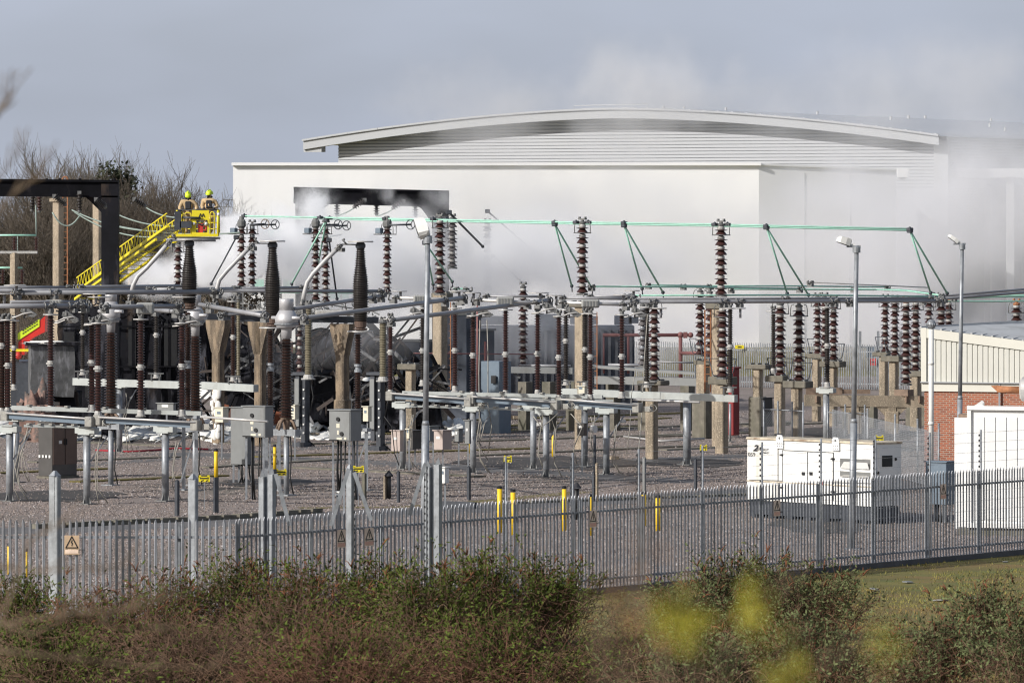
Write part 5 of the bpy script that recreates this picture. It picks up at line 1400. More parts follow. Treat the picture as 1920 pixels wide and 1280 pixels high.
# black bin like cabinet beside the lone pedestal
control_box(1427, 1450, 1431, 747, 800, 44, 'small black upright cabinet beside the lone mushroom pedestal', None, 'black', legs=False, details=False)
ladder('rusty orange ladder standing against the right hand disc stacks', 1327, 45, 581, 735, .24)
ladder('rusty orange ladder rail against the middle tall concrete post', 1117, 46.3, 585, 730, .10)
ladder('rusty orange ladder rail beside the concrete post right of the big lamp', 843, 43, 566, 730, .08)

# hammerhead posts
for i, (x, yt, yb, s, wd, lab) in enumerate([(409, 600, 812, 44.5, .42, 'foam streaked tan hammerhead post, leftmost of three'), (488, 603, 822, 45.0, .40, 'cracked tan hammerhead post in the middle of three'),
                                            (642, 607, 798, 44, .46, 'stepped brown hammerhead post below the right breaker bushing')]):
    q = G(x, s); z = zat(yt, s); t = thing('hammerhead_post', lab, 'concrete post', G(x, s), 'concrete hammerhead posts')
    mb = MB(); mb.box((q.x, q.y, z / 2), (wd, wd, z), YA, .05)
    if i == 2: mb.box((q.x, q.y, .9), (wd * 1.25, wd * 1.25, 1.8), YA, .06)
    mb.build('shaft', M['concb'], t)
    mb = MB(); o = Vector((q.x, q.y, 0)) - DV * .2
    hz_ = zat(yt, s); pr = [(-.52, 0), (.52, 0), (.50, -.3), (.36, -.8), (wd / 2, -1.35), (-wd / 2, -1.35), (-.36, -.8), (-.50, -.3)]
    mb.prism([o + DU * a + Vector((0, 0, hz_ + b)) for a, b in pr][::-1], DV * .42); mb.build('head', M['concb'], t)
    if i == 0:
        mb = MB(); rg = random.Random(4)
        for k in range(26):
            c = q - DV * (wd * .5) + DU * rg.uniform(-.2, .2) + Vector((0, 0, rg.uniform(.2, 2.6))); mb.sphere(c, rg.uniform(.05, .16), 7, 5, (1, .35, 1.8))
        tag(mb.build('foam_coat', M['foam'], t), kind='stuff')
for i, (x0, x1, y0, y1, s) in enumerate([(385, 562, 588, 602, 44.3), (572, 705, 592, 604, 44)]):
    t = thing('linkage_gear', ['dark steel base with charred linkages on the two left hammerheads', 'dark steel base with charred linkages on the right hammerhead'][i], 'switchgear', G(x0, s), 'dark steel bases on the hammerheads')
    mb = MB(); mb.beam(W(x0, (y0 + y1) / 2, s), W(x1, (y0 + y1) / 2 + 2, s - .3), .5, (y1 - y0) / s); mb.beam(W(x0, y0 + 22 - i * 5, s) + Vector((0, .1, .15)), W(x1, y0 + 20, s) + Vector((0, .1, .2)), .12, .08); mb.build('channel', M['dsteel'], t)
    mb = MB(); rng = random.Random(i)
    for k in range(46):
        a = W(rng.uniform(x0, x1), rng.uniform(y0 - 28, y0), s) + Vector((0, rng.uniform(-.3, .3), 0)); d = Vector((rng.uniform(-1, 1), rng.uniform(-.4, .4), rng.uniform(-.4, .4))) * rng.uniform(.1, .35)
        if rng.random() < .3: mb.torus(a, rng.uniform(.05, .11), .025, 10, 5, Vector((rng.uniform(-1, 1), -1, 0)))
        else: mb.beam(a - d, a + d, .05, .05)
    mb.build('linkage', M['fit'], t)
    mb = MB(); a, b = W(x0 + (75 if i == 0 else 20), 580, s), W(x0 + (125 if i == 0 else 110), 592, s); mb.box(((a.x + b.x) / 2, a.y - .3, (a.z + b.z) / 2), (b.x - a.x, .5, .24), 0, .05); mb.build('drive_casing', M['capw'], t)

# ---- tubes
TB = 'grey aluminium bus tubes'
def clampset(mb, p, d, r):
    d = d.normalized(); u, v, _ = basis(d)
    for k in (-1, 1): mb.torus(p + d * .12 * k, r + .02, .028, 12, 5, d)
    mb.sphere(p + d * .26, r * 1.15, 8, 6); mb.box(p + d * .05 + Vector((0, 0, -r - .08)), (.24, .18, .14), YA)
    mb.tube([p + Vector((0, -r, -.02)), p + d * .1 + Vector((0, -r - .1, .05)), p + d * .25 + Vector((0, -r - .05, .02))], .028, 5)
    for a in (-.1, .2): mb.sphere(p + d * a + Vector((0, -r * .6, r + .02)), .045, 6, 4)
def tube(pts, r, label, m='tube', clamps=(0, 1), group=TB, box=None, name='bus_tube', cat='bus tube'):
    P = [W(*q) for q in pts]
    t = thing(name, label, cat, P[0], group)
    mb = MB()
    if len(P) > 2:
        mb.tube(P, r, 12)
    else: mb.cyl(P[0], P[1], r, None, 12)
    mb.build('tube', M[m], t)
    for c in clamps:
        k = c * (len(P) - 1); i = min(int(k), len(P) - 2); p = lerp(P[i], P[i + 1], k - i); d = P[i + 1] - P[i]
        if c == 1: d = -d
        mb = MB(); clampset(mb, p, d, r); mb.build('clamp', M['fit'], t)
    if box:
        for (x0, x1, y0, y1) in box:
            s = pts[0][2] + (pts[-1][2] - pts[0][2]) * ((x0 + x1) / 2 - pts[0][0]) / (pts[-1][0] - pts[0][0])
            a, b = W(x0, y0, s), W(x1, y1, s); c = (a + b) / 2; w_, h_ = (b.x - a.x), a.z - b.z
            mb = MB(); mb.box(c, (w_, .34, h_), 0, .05)
            bx = mb.build('contact_hood', M['hood'], t)
            for q in range(5): mb = MB(); mb.box(c + Vector((w_ * (-.34 + q * .17), -.175, 0)), (w_ * .09, .02, h_ * .58)); mb.build('louvre', M['hoodd'], bx)
    return t
M['hood'] = mat('hood_grey', (0.33, 0.33, 0.31), 0.5, 0.2, 0.1, 3)
M['hoodd'] = mat('hood_louvre', (0.20, 0.20, 0.19), 0.5, 0.2, 0.1, 3)
T = tube
T([(-20, 539, 52), (135, 539, 51.5)], .06, 'upper thin grey tube ending at the first joint at the left edge')
T([(150, 538, 51.5), (345, 536, 50)], .06, 'upper grey tube below the yellow ladder, ending left of the fat bushing')
T([(-20, 545, 53), (285, 543, 52)], .065, 'second grey tube from the left edge to the knuckle before the diagonal pipe')
T([(30, 549, 55), (410, 547, 54)], .078, 'third and thickest grey tube across the upper left', clamps=(0, .18, 1))
T([(320, 543, 52), (445, 541, 51)], .06, 'grey tube section left of the middle breaker bushing')
T([(400, 545, 53), (720, 546, 52)], .06, 'long grey tube passing behind the middle breaker bushing')
T([(440, 541, 50.5), (572, 539, 50)], .055, 'short upper grey tube ending at the right diagonal pipe')
T([(-20, 574, 56), (163, 573, 55.5)], .082, 'fat front tube at the left edge of the yard', clamps=(.6, .85, 1))
T([(195, 575, 55.5), (338, 574, 54.5)], .08, 'fat front tube with a louvred hood left of the leftmost breaker', box=[(256, 289, 567, 589)], clamps=(0, 1))
T([(20, 566, 53), (160, 566, 52.5)], .06, 'rear tube with a small louvred hood at the far left', box=[(84, 118, 562, 570)], clamps=(1,))
T([(375, 571, 54.5), (497, 592, 56.5)], .08, 'grey tube dropping right towards the tall silver cap', clamps=(.15, 1))
T([(415, 590, 53), (520, 584, 52.5)], .055, 'thin lower tube behind the dropping tube')
T([(290, 581, 52), (330, 584, 53)], .075, 'short stub tube right of the louvred hood')
T([(545, 580, 55), (715, 555, 52)], .07, 'upper rising tube right of the tall silver cap', clamps=(0, .9, 1))
T([(570, 596, 56), (870, 558, 51.5)], .078, 'middle rising tube passing behind the right breaker bushing', clamps=(0, .87, 1))
T([(733, 600, 54.5), (1030, 563, 50.5)], .078, 'lowest rising tube crossing the big lamp post', clamps=(0, .85, 1))
T([(735, 558, 51), (866, 562, 51)], .06, 'white tube with a louvred hood behind the big lamp post', 'alu', box=[(775, 803, 553, 567)])
T([(890, 562, 51.5), (1012, 568, 51.5)], .06, 'white tube with a louvred hood right of the big lamp post', 'alu', box=[(931, 964, 556, 573)])
T([(1048, 567, 52), (1176, 571, 52)], .062, 'white tube with a louvred hood in front of the middle tall post', 'alu', box=[(1090, 1124, 561, 577)])
T([(905, 555, 49.5), (1022, 556, 49.5)], .05, 'thin upper tube right of the concrete post by the big lamp')
T([(1048, 558, 49.5), (1180, 560, 49.5)], .055, 'thin upper tube behind the middle louvred hood')
T([(1100, 555, 48.5), (1195, 556, 48.5)], .04, 'thinnest upper tube left of the green braces')
T([(1172, 566, 51), (1765, 564, 49)], .068, 'long front grey tube running to the right hand stacks', clamps=(.02, .08, .30, .35, .65, .70, 1))
T([(1180, 560, 49.5), (1750, 559, 47.5)], .045, 'slimmer long tube just above the long front tube', clamps=(0, .5, 1))
T([(1765, 555, 46), (1990, 537, 44)], .05, 'upper grey tube rising to the right edge above the roof', clamps=(0,))
T([(1765, 560, 47), (1990, 543, 45)], .06, 'lower grey tube rising to the right edge above the roof', clamps=(0,))
T([(1518, 529, 44), (1740, 539, 43)], .025, 'thin whitish rod sloping over the green bars', 'alu', clamps=(0,))
# diagonal fat pipes from the tube level to the bushing tops
DP = 'bent diagonal connection pipes'
for i, (pts, lab) in enumerate([
    ([(322, 449, 53), (300, 474, 53), (275, 502, 53), (258, 518, 53), (250, 534, 53), (243, 562, 53)], 'bent diagonal pipe rising to the cage, leftmost of three'),
    ([(476, 456, 53), (450, 482, 53), (425, 508, 53), (411, 525, 53), (407, 540, 53), (402, 565, 53)], 'bent diagonal pipe left of the middle breaker bushing'),
    ([(641, 458, 54), (612, 486, 54), (587, 513, 54), (576, 529, 54), (571, 548, 54), (565, 578, 54)], 'bent diagonal pipe left of the right breaker bushing')]):
    t = T(pts, .078, lab, 'pipe_l', clamps=(0, 1), group=DP, name='diagonal_pipe', cat='pipe')
    a = W(*pts[0]); mb = MB(); mb.beam(a, a + Vector((.65, 0, -.02)), .08, .05); mb.build('link', M['fit'], t)
# green bars
GB = 'mint green bus bars'
tops = [(455, 405, 41), (610, 408, 41.5), (726, 410, 42.5), (825, 412, 43), (1040, 416, 45.3), (1092, 417, 46), (1170, 418, 46), (1352, 421, 46.5), (1437, 423, 46.5), (1706, 429, 47)]
for dy in (0, 3):
    tube([(x, y + dy, s - dy * .6) for x, y, s in tops], .035, 'long mint green bar across the top, %s of two' % ('upper' if not dy else 'lower'), 'green', clamps=(), group=GB, name='green_bar', cat='bus bar')
mb = MB()
t = thing('bar_clamp_row', 'dark bolted clamps holding the two long green bars together', 'clamp', W(825, 411, 43))
for x, y, s in [(458, 404, 41), (600, 407, 41.5), (618, 408, 41.5), (722, 409, 42.5), (812, 410, 43), (836, 410, 43), (1040, 416, 45.3), (1080, 416, 46), (1103, 416, 46), (1170, 417, 46), (1340, 420, 46.5), (1364, 420, 46.5), (1437, 423, 46.5), (1706, 429, 47)]:
    mb = MB(); mb.box(W(x, y + 1, s), (.2, .24, .13), YA, .02); mb.sphere(W(x, y - 1.5, s), .06, 6, 4); mb.build('clamp', M['dsteel'], t)
BR = 'mint green V braces'
for i, (xt, yt, st, a, b, lab) in enumerate([
    (612, 412, 41.5, (547, 532, 41), (590, 530, 40), 'leftmost pair of green braces leaning left out of the steam'),
    (797, 455, 44, (812, 533, 43), (848, 528, 42), 'green braces behind the big lamp head'),
    (1040, 420, 45.3, (1072, 536, 44.5), (1110, 540, 44), 'green braces left of the middle disc stack'),
    (1170, 422, 46, (1204, 541, 45.5), (1243, 548, 45), 'green braces right of the middle disc stack'),
    (1437, 426, 46.5, (1476, 550, 46), (1516, 553, 45.5), 'green braces right of the third tall post'),
    (1706, 432, 47, (1745, 549, 46.5), (1776, 550, 46), 'green braces at the right end of the long bar')]):
    t = thing('green_brace', lab, 'brace', W(xt, yt, st), BR)
    for e in (a, b):
        mb = MB(); mb.cyl(W(xt, yt, st), W(*e), .04, None, 8); mb.build('rod', M['green'], t)
        mb = MB(); p = W(*e); mb.sphere(p, .08, 8, 5); mb.cyl(p, p + Vector((.02, 0, -.25)), .03, None, 6); mb.build('end_fitting', M['dsteel'], t)
    mb = MB(); mb.box(W(xt, yt, st), (.22, .2, .2), YA, .03); mb.build('head_clamp', M['dsteel'], t)
for i, (pts, r, lab) in enumerate([
    ([(1108, 537, 46), (1310, 538, 45), (1500, 541, 43)], .035, 'uppermost low green bar left of the third tall post'),
    ([(1280, 536, 42), (1480, 536, 41), (1665, 538, 40)], .035, 'green bar passing behind the third stack towards the back stacks'),
    ([(1370, 542, 44), (1690, 543, 41), (1755, 551, 41)], .035, 'green bar bending down near the rusty headed stack'),
    ([(1175, 554, 47), (1500, 553, 46), (1790, 556, 45)], .035, 'lowest green bar just above the long grey tubes'),
    ([(1600, 541, 41), (1700, 545, 42), (1790, 557, 44), (1990, 551, 44)], .035, 'green bar curving out to the right edge, upper'),
    ([(1770, 560, 44), (1880, 556, 43), (1990, 556, 43)], .035, 'green bar to the right edge, middle'),
    ([(1730, 564, 44), (1870, 565, 42), (1990, 563, 42)], .035, 'green bar to the right edge, lowest'),
    ([(1215, 534, 44), (1330, 536, 43)], .03, 'short green bar above the green brace feet'),
    ([(850, 541, 44), (880, 542, 44)], .04, 'tiny green bar end right of the lamp lit post'),
    ([(500, 548, 40), (700, 550, 40)], .03, 'green bar in the steam behind the right breaker bushing')]):
    T([*pts], r, lab, 'green', clamps=(0, 1), group=GB, name='green_bar', cat='bus bar')
# dark diagonal rods in the steam (disconnector arms)
DR = 'dark operating rods'
for i, (a, b, r, lab) in enumerate([
    ((443, 445, 41), (396, 532, 41), .035, 'dark rod leaning left from the bar end stack'), ((617, 450, 41.5), (632, 560, 41), .04, 'dark rod behind the steamy braces'),
    ((842, 398, 42), (905, 462, 40), .05, 'dark rod angling down right of the big lamp'), ((914, 396, 37), (1000, 470, 36), .04, 'faint rod in the steam above the middle tubes'),
    ((925, 480, 37), (980, 530, 36), .04, 'faint lower rod in the steam')]):
    t = thing('operating_rod', lab, 'rod', W(*a), DR)
    mb = MB(); mb.cyl(W(*a), W(*b), r, None, 8); mb.build('rod', M['dsteel'], t)
    mb = MB(); mb.box(W(*a), (.25, .2, .2), 0, .03); mb.sphere(W(*b), .08); mb.build('head', M['dsteel'], t)
for (x, yt, yb, s, lab) in [(914, 420, 540, 36.5, 'faint grey disc stack deep in the steam'), (981, 540, 688, 39.5, 'half veiled disc stack on the long back equipment frame'), (848, 412, 500, 39.5, 'dark disc stack edge behind the concrete post by the lamp')]:
    disc_stack(x, yt, yb, s, lab, 'disc stacks veiled by steam', R_=.24, cage=False, m='dimgrey' if yt < 430 else 'maroon')
# corona plates lying level above the joints
PL = 'flat round corona plates'
for i, (x, y, s, r, lab) in enumerate([(28, 535, 55, .38, 'above the second tube near the left edge'), (5, 551, 55, .40, 'lower one at the left edge'), (177, 551, 55, .40, 'left of the silver cap by the charred enclosure'), (186, 557, 55, .40, 'lower one beside the leftmost silver cap'),
        (345, 557, 54, .42, 'touching the leftmost breaker bushing'), (748, 546, 50, .30, 'right of the right breaker bushing'), (885, 549, 50, .34, 'right of the concrete post by the lamp'), (858, 546, 50, .34, 'just left of the one by the concrete post'),
        (1010, 549, 50, .40, 'left of the middle tall post'), (1040, 554, 50, .34, 'against the middle tall post'), (1166, 553, 50, .34, 'left of the long front tube end'), (1185, 545, 49, .3, 'below the green braces'),
        (1236, 578, 48, .3, 'over the slim black insulator'), (1385, 578, 47, .3, 'beside the third tall post')]):
    t = thing('corona_plate', 'flat round metal plate ' + lab, 'corona plate', W(x, y, s), PL)
    mb = MB(); mb.lathe([(r * .9, -.02), (r, -.01), (r, .015), (r * .9, .025)], W(x, y, s), 24); mb.build('plate', M['alu'], t)
    mb = MB(); mb.cyl(W(x + 3, y, s), W(x + 3, y + 18, s), .05, None, 8); mb.build('stem', M['tube'], t)

# ---- fittings: curved arms next to disconnector heads
AG = 'curved contact arms on the disconnector heads'
for i, (x, y, s) in enumerate([(40, 590, 55), (182, 604, 55), (348, 606, 55), (770, 590, 51), (897, 590, 52), (1020, 582, 51.5), (1062, 590, 52), (1185, 590, 51.5), (118, 598, 54), (120, 601, 52)]):
    p = W(x, y, s)
    t = thing('contact_arm', 'curved aluminium contact arm at a disconnector head, %s from the left' % ORD[[1, 3, 4, 5, 6, 7, 8, 9, 2, 0][i] if i != 9 else 0], 'contact arm', p, AG)
    mb = MB(); mb.tube([p + Vector((-.45, 0, -.1)), p + Vector((-.2, -.05, -.08)), p + Vector((.05, -.1, .03)), p + Vector((.35, -.1, .08)), p + Vector((.5, -.02, .02)), p + Vector((.35, .05, -.05)), p + Vector((.1, 0, -.08))], .028, 6); mb.build('arm', M['alu'], t)
    mb = MB(); mb.cyl(p + Vector((.1, 0, -.12)), p + Vector((.1, 0, .3)), .035, None, 6); mb.box(p + Vector((.1, 0, .18)), (.2, .16, .14), YA, .02); mb.prism([p + Vector((.12, -.08, .30)), p + Vector((.55, -.08, -.0)), p + Vector((.40, -.08, -.10)), p + Vector((-.05, -.08, .12))], (0, .16, 0)); mb.build('jaw', M['fit'], t)

# ---- disconnector bases
SG = 'disconnector base frames'
def lowbase(pts, posts, label):
    """pts: ((x,y,s),(x,y,s)) end points of the deep channel"""
    a, b = W(*pts[0]), W(*pts[1]); d = (b - a).normalized()
    t = thing('disconnector_base', label, 'base frame', (a + b) / 2, SG)
    mb = MB(); mb.beam(a, b, .18, .18); mb.build('channel', M['bluegrey'], t)
    mb = MB(); mb.cyl(a + Vector((0, -.25, .10)), b + Vector((0, -.25, .10)), .035, None, 8); mb.build('drive_rod', M['alu'], t)
    for e in (a, b):
        mb = MB(); mb.box(e + Vector((.0, -.1, .0)), (.3, .28, .34), YA, .02); mb.box(e + Vector((.38, -.1, -.05)), (.3, .22, .2), YA, .02)
        mb.torus(e + Vector((.55, -.25, .0)), .13, .016, 14, 5, Vector((.3, -1, .6))); mb.build('bearing', M['fit2'], t)
    return t
M['fit2'] = mat('pale_casting', (0.30, 0.29, 0.26), 0.5, 0.2, 0.25, 8.0)
lowbase(((12, 779, 56), (170, 790, 57)), 0, 'disconnector base frame at the left edge'); lowbase(((186, 787, 57), (368, 797, 57.5)), 0, 'disconnector base frame in front of the charred enclosure')
lowbase(((733, 742, 52), (880, 753, 52.5)), 0, 'disconnector base frame crossing behind the big lamp post'); lowbase(((885, 748, 52.5), (1042, 759, 53)), 0, 'disconnector base frame in the middle of the yard')
lowbase(((1050, 753, 52.8), (1195, 764, 53)), 0, 'disconnector base frame ending near the concrete pedestal')
mb = MB(); mb.cyl(W(376, 781, 57.5), W(502, 790, 58), .04, None, 8); tag(mb.build('drive_rod', M['alu'], loc=W(376, 781, 57.5)), 'pale horizontal rod in front of the left control box', 'rod')
mb = MB(); mb.cyl(W(1188, 749, 51), W(1312, 754, 51.5), .04, None, 8); tag(mb.build('drive_rod', M['alu'], loc=W(1188, 749, 51)), 'pale horizontal rod over the steel tube right of the tan pedestal', 'rod')
for i, (a, b, hh, m, lab) in enumerate([((20, 764, 54), (378, 775, 54.5), .15, 'lgrey', 'long light grey channel under the left insulators'), ((755, 736, 51), (1130, 744, 51.5), .13, 'lgrey', 'long light grey channel under the middle insulators'),
        ((740, 742, 52), (1150, 751, 52), .06, 'lgrey', 'thin rail just below the middle light grey channel'), ((45, 798, 55), (150, 800, 55), .08, 'lgrey', 'short rail across the top of the brown cabinet'),
        ((766, 761, 51), (872, 764, 51), .07, 'lgrey', 'short lower rail behind the big lamp post'), ((895, 765, 51), (1010, 769, 51), .07, 'lgrey', 'short lower rail between the two middle tube columns')]):
    t = thing('steel_channel', lab, 'steel beam', W(*a), 'light grey channels'); mb = MB(); mb.beam(W(*a), W(*b), .16, hh); mb.build('web', M[m], t)
    mb = MB()
    for k in range(5): mb.box(lerp(W(*a), W(*b), (k + .5) / 5) + Vector((0, -.05, hh / 2 + .03)), (.14, .18, .05), YA)
    mb.build('mounting_plate', M['fit2'], t)
# box beams
for i, (a, b, h, lab) in enumerate([((140, 715, 46.3), (352, 722, 47), .29, 'light grey box beam crossing in front of the charred enclosure'), ((378, 722, 47), (480, 728, 47.5), .29, 'light grey box beam end left of the middle hammerhead'),
                                    ((1052, 734, 48.3), (1380, 747, 49.2), .27, 'light grey box beam running right from the middle tall post')]):
    t = thing('box_beam', lab, 'steel beam', W(*a), 'light grey box beams'); mb = MB(); mb.beam(W(*a), W(*b), .27, h); mb.build('beam', M['lgrey'], t)
    mb = MB()
    xs = {0: (155, 293), 1: (437,), 2: (1061, 1097, 1213, 1366)}[i]
    for x in xs:
        k = (x - a[0]) / (b[0] - a[0]); s_ = a[2] + (b[2] - a[2]) * k; p = lerp(W(*a), W(*b), k) + Vector((0, 0, h / 2))
        for sg in (-1, 1): mb.box(p + Vector((sg * .18, 0, .14)), (.05, .2, .28))
        mb.box(p + Vector((0, 0, .28)), (.62, .24, .05)); mb.box(p + Vector((.14, -.15, .05)), (.05, .05, .25))
    mb.build('bracket', M['fit'], t)
# ---- steel tube columns
CG2 = 'galvanised tube columns under the switchgear'
def column(x, yb, yt, label, r=.12, head=True, m='galv', cab=True):
    s = SB(yb); p = G(x, s); z = zat(yt, s)
    t = thing('tube_column', label, 'column', p, CG2)
    mb = MB(); mb.cyl(p, p + Vector((0, 0, z)), r, None, 16); mb.build('tube', M[m], t)
    mb = MB(); mb.box(p + Vector((0, 0, .025)), (r * 4.2, r * 4.2, .05), YA)
    for a in range(4):
        d = DU * math.cos(a * PI / 2) + DV * math.sin(a * PI / 2); q = p + d * r * .9
        mb.prism([q + d.cross(Vector((0, 0, 1))) * -.01 + Vector((0, 0, .05)), q + d.cross(Vector((0, 0, 1))) * -.01 + d * r * .7 + Vector((0, 0, .05)), q + d.cross(Vector((0, 0, 1))) * -.01 + Vector((0, 0, .3))], d.cross(Vector((0, 0, 1))) * .02)
    mb.build('base_plate', M['fit'], t)
    mb = MB(); mb.box(p + Vector((0, 0, -.02)), (r * 7, r * 7, .05), YA); mb.build('foundation', M['conc2'], t)
    if head:
        mb = MB(); q = p + Vector((0, 0, z))
        mb.box(q + Vector((0, 0, .03)), (.5, .36, .05), YA); mb.box(q + Vector((0, 0, .14)), (.85, .26, .2), YA, .01); mb.box(q + Vector((0, 0, .26)), (.5, .36, .04), YA)
        mb.build('head_bracket', M['lgrey'], t)
    if cab:
        mb = MB()
        for k in range(2):
            o = Vector((r + .07 + .06 * k, -.05, 0)); h = z * RNG.uniform(.8, .98)
            pts = [p + o + Vector((RNG.uniform(0, .25), 0, h)), p + o + Vector((.12, 0, h * .85)), p + o + Vector((RNG.uniform(-.05, .1), 0, h * .55)), p + o + Vector((RNG.uniform(-.05, .15), 0, h * .25)), p + o + Vector((RNG.uniform(.1, .45), 0, .05))]
            mb.tube(pts, .018, 5)
        mb.build('hanging_cable', M['cable'], t)
        mb = MB(); mb.beam(p + Vector((r, .05, z * .62)), p + Vector((r + .55, .05, z * .98)), .05, .05); mb.build('stay', M['galv'], t)
    return t
for x, yb, yt, lab in [(18, 940, 812, 'tube column nearest the left edge of the yard'), (30, 905, 790, 'tube column half hidden behind the one at the left edge'), (163, 946, 815, 'tube column right of the brown cabinet'), (310, 940, 812, 'tube column left of the tall galvanised fence post'),
                       (224, 848, 728, 'tube column carrying the left end of the light grey box beam'), (755, 880, 766, 'tube column just left of the big lamp post'), (887, 888, 772, 'tube column right of the big lamp post'),
                       (1000, 880, 768, 'left one of two close tube columns in the middle'), (1024, 896, 778, 'right one of two close tube columns in the middle'), (1137, 890, 776, 'tube column left of the tan concrete pedestal'),
                       (1096, 876, 768, 'tube column holding the black meter box in the middle')]:
    column(x, yb, yt, 'galvanised ' + lab)
column(1288, 872, 753, 'thick galvanised tube column with black boot under the box beam', .15, False, cab=False)
column(1549, 838, 738, 'galvanised tube column below the slim black insulator by the middle lamp', .13, True, cab=False)
column(1369, 829, 757, 'thin tube column under the right end of the box beam', .05, False, cab=False)
for i, (x, yb) in enumerate([(567, 838), (708, 845)]):      # dark lattice legs
    s = SB(yb); p = G(x, s); z = zat(703, s)
    t = thing('switch_stand', ['dark slotted steel stand left of the right control box', 'dark slotted steel stand right of the right control box'][i], 'stand', p, 'dark slotted stands')
    mb = MB(); mb.box((p.x + .12, p.y, z / 2), (.22, .3, z), YA); mb.box((p.x - .18, p.y, z / 2 + .2), (.2, .1, z - .4), YA); mb.box((p.x, p.y, z + .06), (.8, .5, .12), YA); mb.box((p.x, p.y, .1), (.6, .6, .2), YA); mb.build('frame', M['dsteel'], t)
    mb = MB(); mb.box((p.x - .22, p.y - .12, z * .62), (.22, .06, z * .66), YA); mb.build('side_plate', M['cab'], t)
    mb = MB()
    for k in range(6): mb.box((p.x + .06, p.y - .2, z * (.2 + k * .12)), (.07, .04, .07), YA)
    mb.build('bolt', M['lampw'], t)
    mb = MB(); mb.tube([Vector((p.x + .3, p.y, z)), Vector((p.x + .45, p.y, z * .7)), Vector((p.x + .2, p.y, z * .3)), Vector((p.x - .1, p.y - .1, z * .42))], .025, 5); mb.tube([Vector((p.x, p.y, .5)), Vector((p.x + .5, p.y, .05))], .03, 5); mb.build('cable', M['rubber'], t)
# small boxes
SBG = 'small switch boxes on the columns'
for (x0, x1, xm, y0, y1, s, m, lab) in [(402, 428, 418, 765, 792, 48, 'cream', 'small cream box with a blue sticker on the left hammerhead post'), (545, 560, 553, 760, 786, 48, 'cream', 'small cream box on the left dark stand'), (680, 697, 690, 763, 790, 48, 'cream', 'small cream box on the right dark stand'),
        (733, 757, 750, 808, 846, 50, 'pink', 'beige box on the tube column left of the lamp'), (762, 772, 767, 805, 822, 50, 'cream', 'tiny cream box right of the beige one'), (766, 790, 774, 808, 842, 49, 'cabdark', 'dark box just left of the big lamp post'),
        (801, 823, 806, 800, 826, 49, 'cab', 'grey box just right of the big lamp post'), (813, 847, 830, 808, 843, 50, 'pink', 'beige and black box right of the big lamp post'), (852, 868, 860, 805, 828, 49, 'cab', 'blue grey box left of the right tube column'),
        (871, 884, 880, 789, 832, 51, 'cab', 'narrow grey box behind the tube column right of the lamp'), (1082, 1101, 1095, 795, 817, 51, 'cabdark', 'black meter box in the middle of the yard'), (1082, 1102, 1096, 725, 739, 50, 'cream', 'small pale box with a dark window on the box beam'),
        (827, 842, 834, 877, 906, 58, 'lampw', 'white box on a thin frame beside the tall gate post'), (629, 641, 637, 923, 946, 62, 'lampw', 'white box on slotted rails below the right control box'), (494, 535, 520, 0, 0, 0, '', ''), (293, 330, 325, 757, 775, 50, 'cab', 'wide light grey box behind the maroon insulators near the charred enclosure')]:
    if not m: continue
    t = control_box(x0, x1, xm, y0, y1, s, lab, SBG, m, legs=False, details=False)
    zc = zat(y1, s); c = t.location
    mb = MB(); mb.beam(Vector((c.x, c.y + .05, 0)), Vector((c.x, c.y + .05, zc)), .06, .06); mb.build('stem', M['galv'], t)
    mb = MB(); zm = (zat(y0, s) + zc) / 2; near = G(xm, s); fc = near - DU * ((xm - x0) / s / .809) / 2 - DV * .008
    mb.box(Vector((fc.x, fc.y, zm + .1)), ((xm - x0) / s * .5, .012, .1), YA); mb.build('label_plate', M['lampw' if m not in ('lampw', 'cream') else 'bluegrey'], t)
t = thing('round_meter', 'round white faced gauge beside the black meter box', 'gauge', W(1114, 804, 51)); mb = MB(); mb.cyl(W(1110, 804, 51), W(1110, 804, 51) + Vector((.12, -.1, 0)), .14, None, 14); mb.build('case', M['lampw'], t)
mb = MB(); mb.cyl(G(1115, 51), W(1115, 815, 51), .05, None, 8); mb.build('stem', M['dsteel'], t)
# loose hanging cables
HC_ = 'thin slack cables hanging to the ground'
for i, (pts, m, r, lab) in enumerate([
    ([(900, 600, 51), (898, 700, 51), (899, 790, 51), (893, 830, 51), (915, 862, 51)], 'cable', .02, 'thin grey cable right of the second maroon insulator'),
    ([(913, 600, 50.5), (915, 660, 50.5), (915, 760, 50.5), (922, 800, 50.5), (915, 850, 50.5)], 'cable', .02, 'thin white cable left of the third maroon insulator'),
    ([(1214, 590, 48), (1208, 680, 48), (1203, 780, 48), (1196, 866, 50)], 'cable', .02, 'grey cable falling past the slim black insulator'),
    ([(1192, 690, 49), (1184, 740, 49), (1181, 800, 50), (1175, 850, 50)], 'cable', .015, 'thin cable left of the tan pedestal'),
    ([(1000, 780, 52), (1015, 800, 52), (1030, 790, 52), (1046, 775, 52)], 'cable', .02, 'looping cable between the two close columns'),
    ([(30, 806, 55), (26, 860, 55), (34, 905, 55), (50, 925, 55)], 'cable', .02, 'cable at the left edge column'),
    ([(720, 780, 50), (735, 800, 50), (740, 850, 50), (748, 872, 50)], 'rubber', .02, 'black cable left of the beige box'),
    ([(60, 800, 53), (52, 820, 52), (42, 835, 52)], 'cable', .02, 'slack cable left of the brown cabinet'),
    ([(1070, 775, 52), (1092, 800, 52), (1075, 840, 52), (1082, 870, 52)], 'cable', .02, 'cable beside the black meter box')]):
    P = [W(*q) for q in pts]; mb = MB(); mb.tube(P, r, 5); tag(mb.build('hanging_cable', M[m], loc=P[0]), lab, 'cable', HC_)
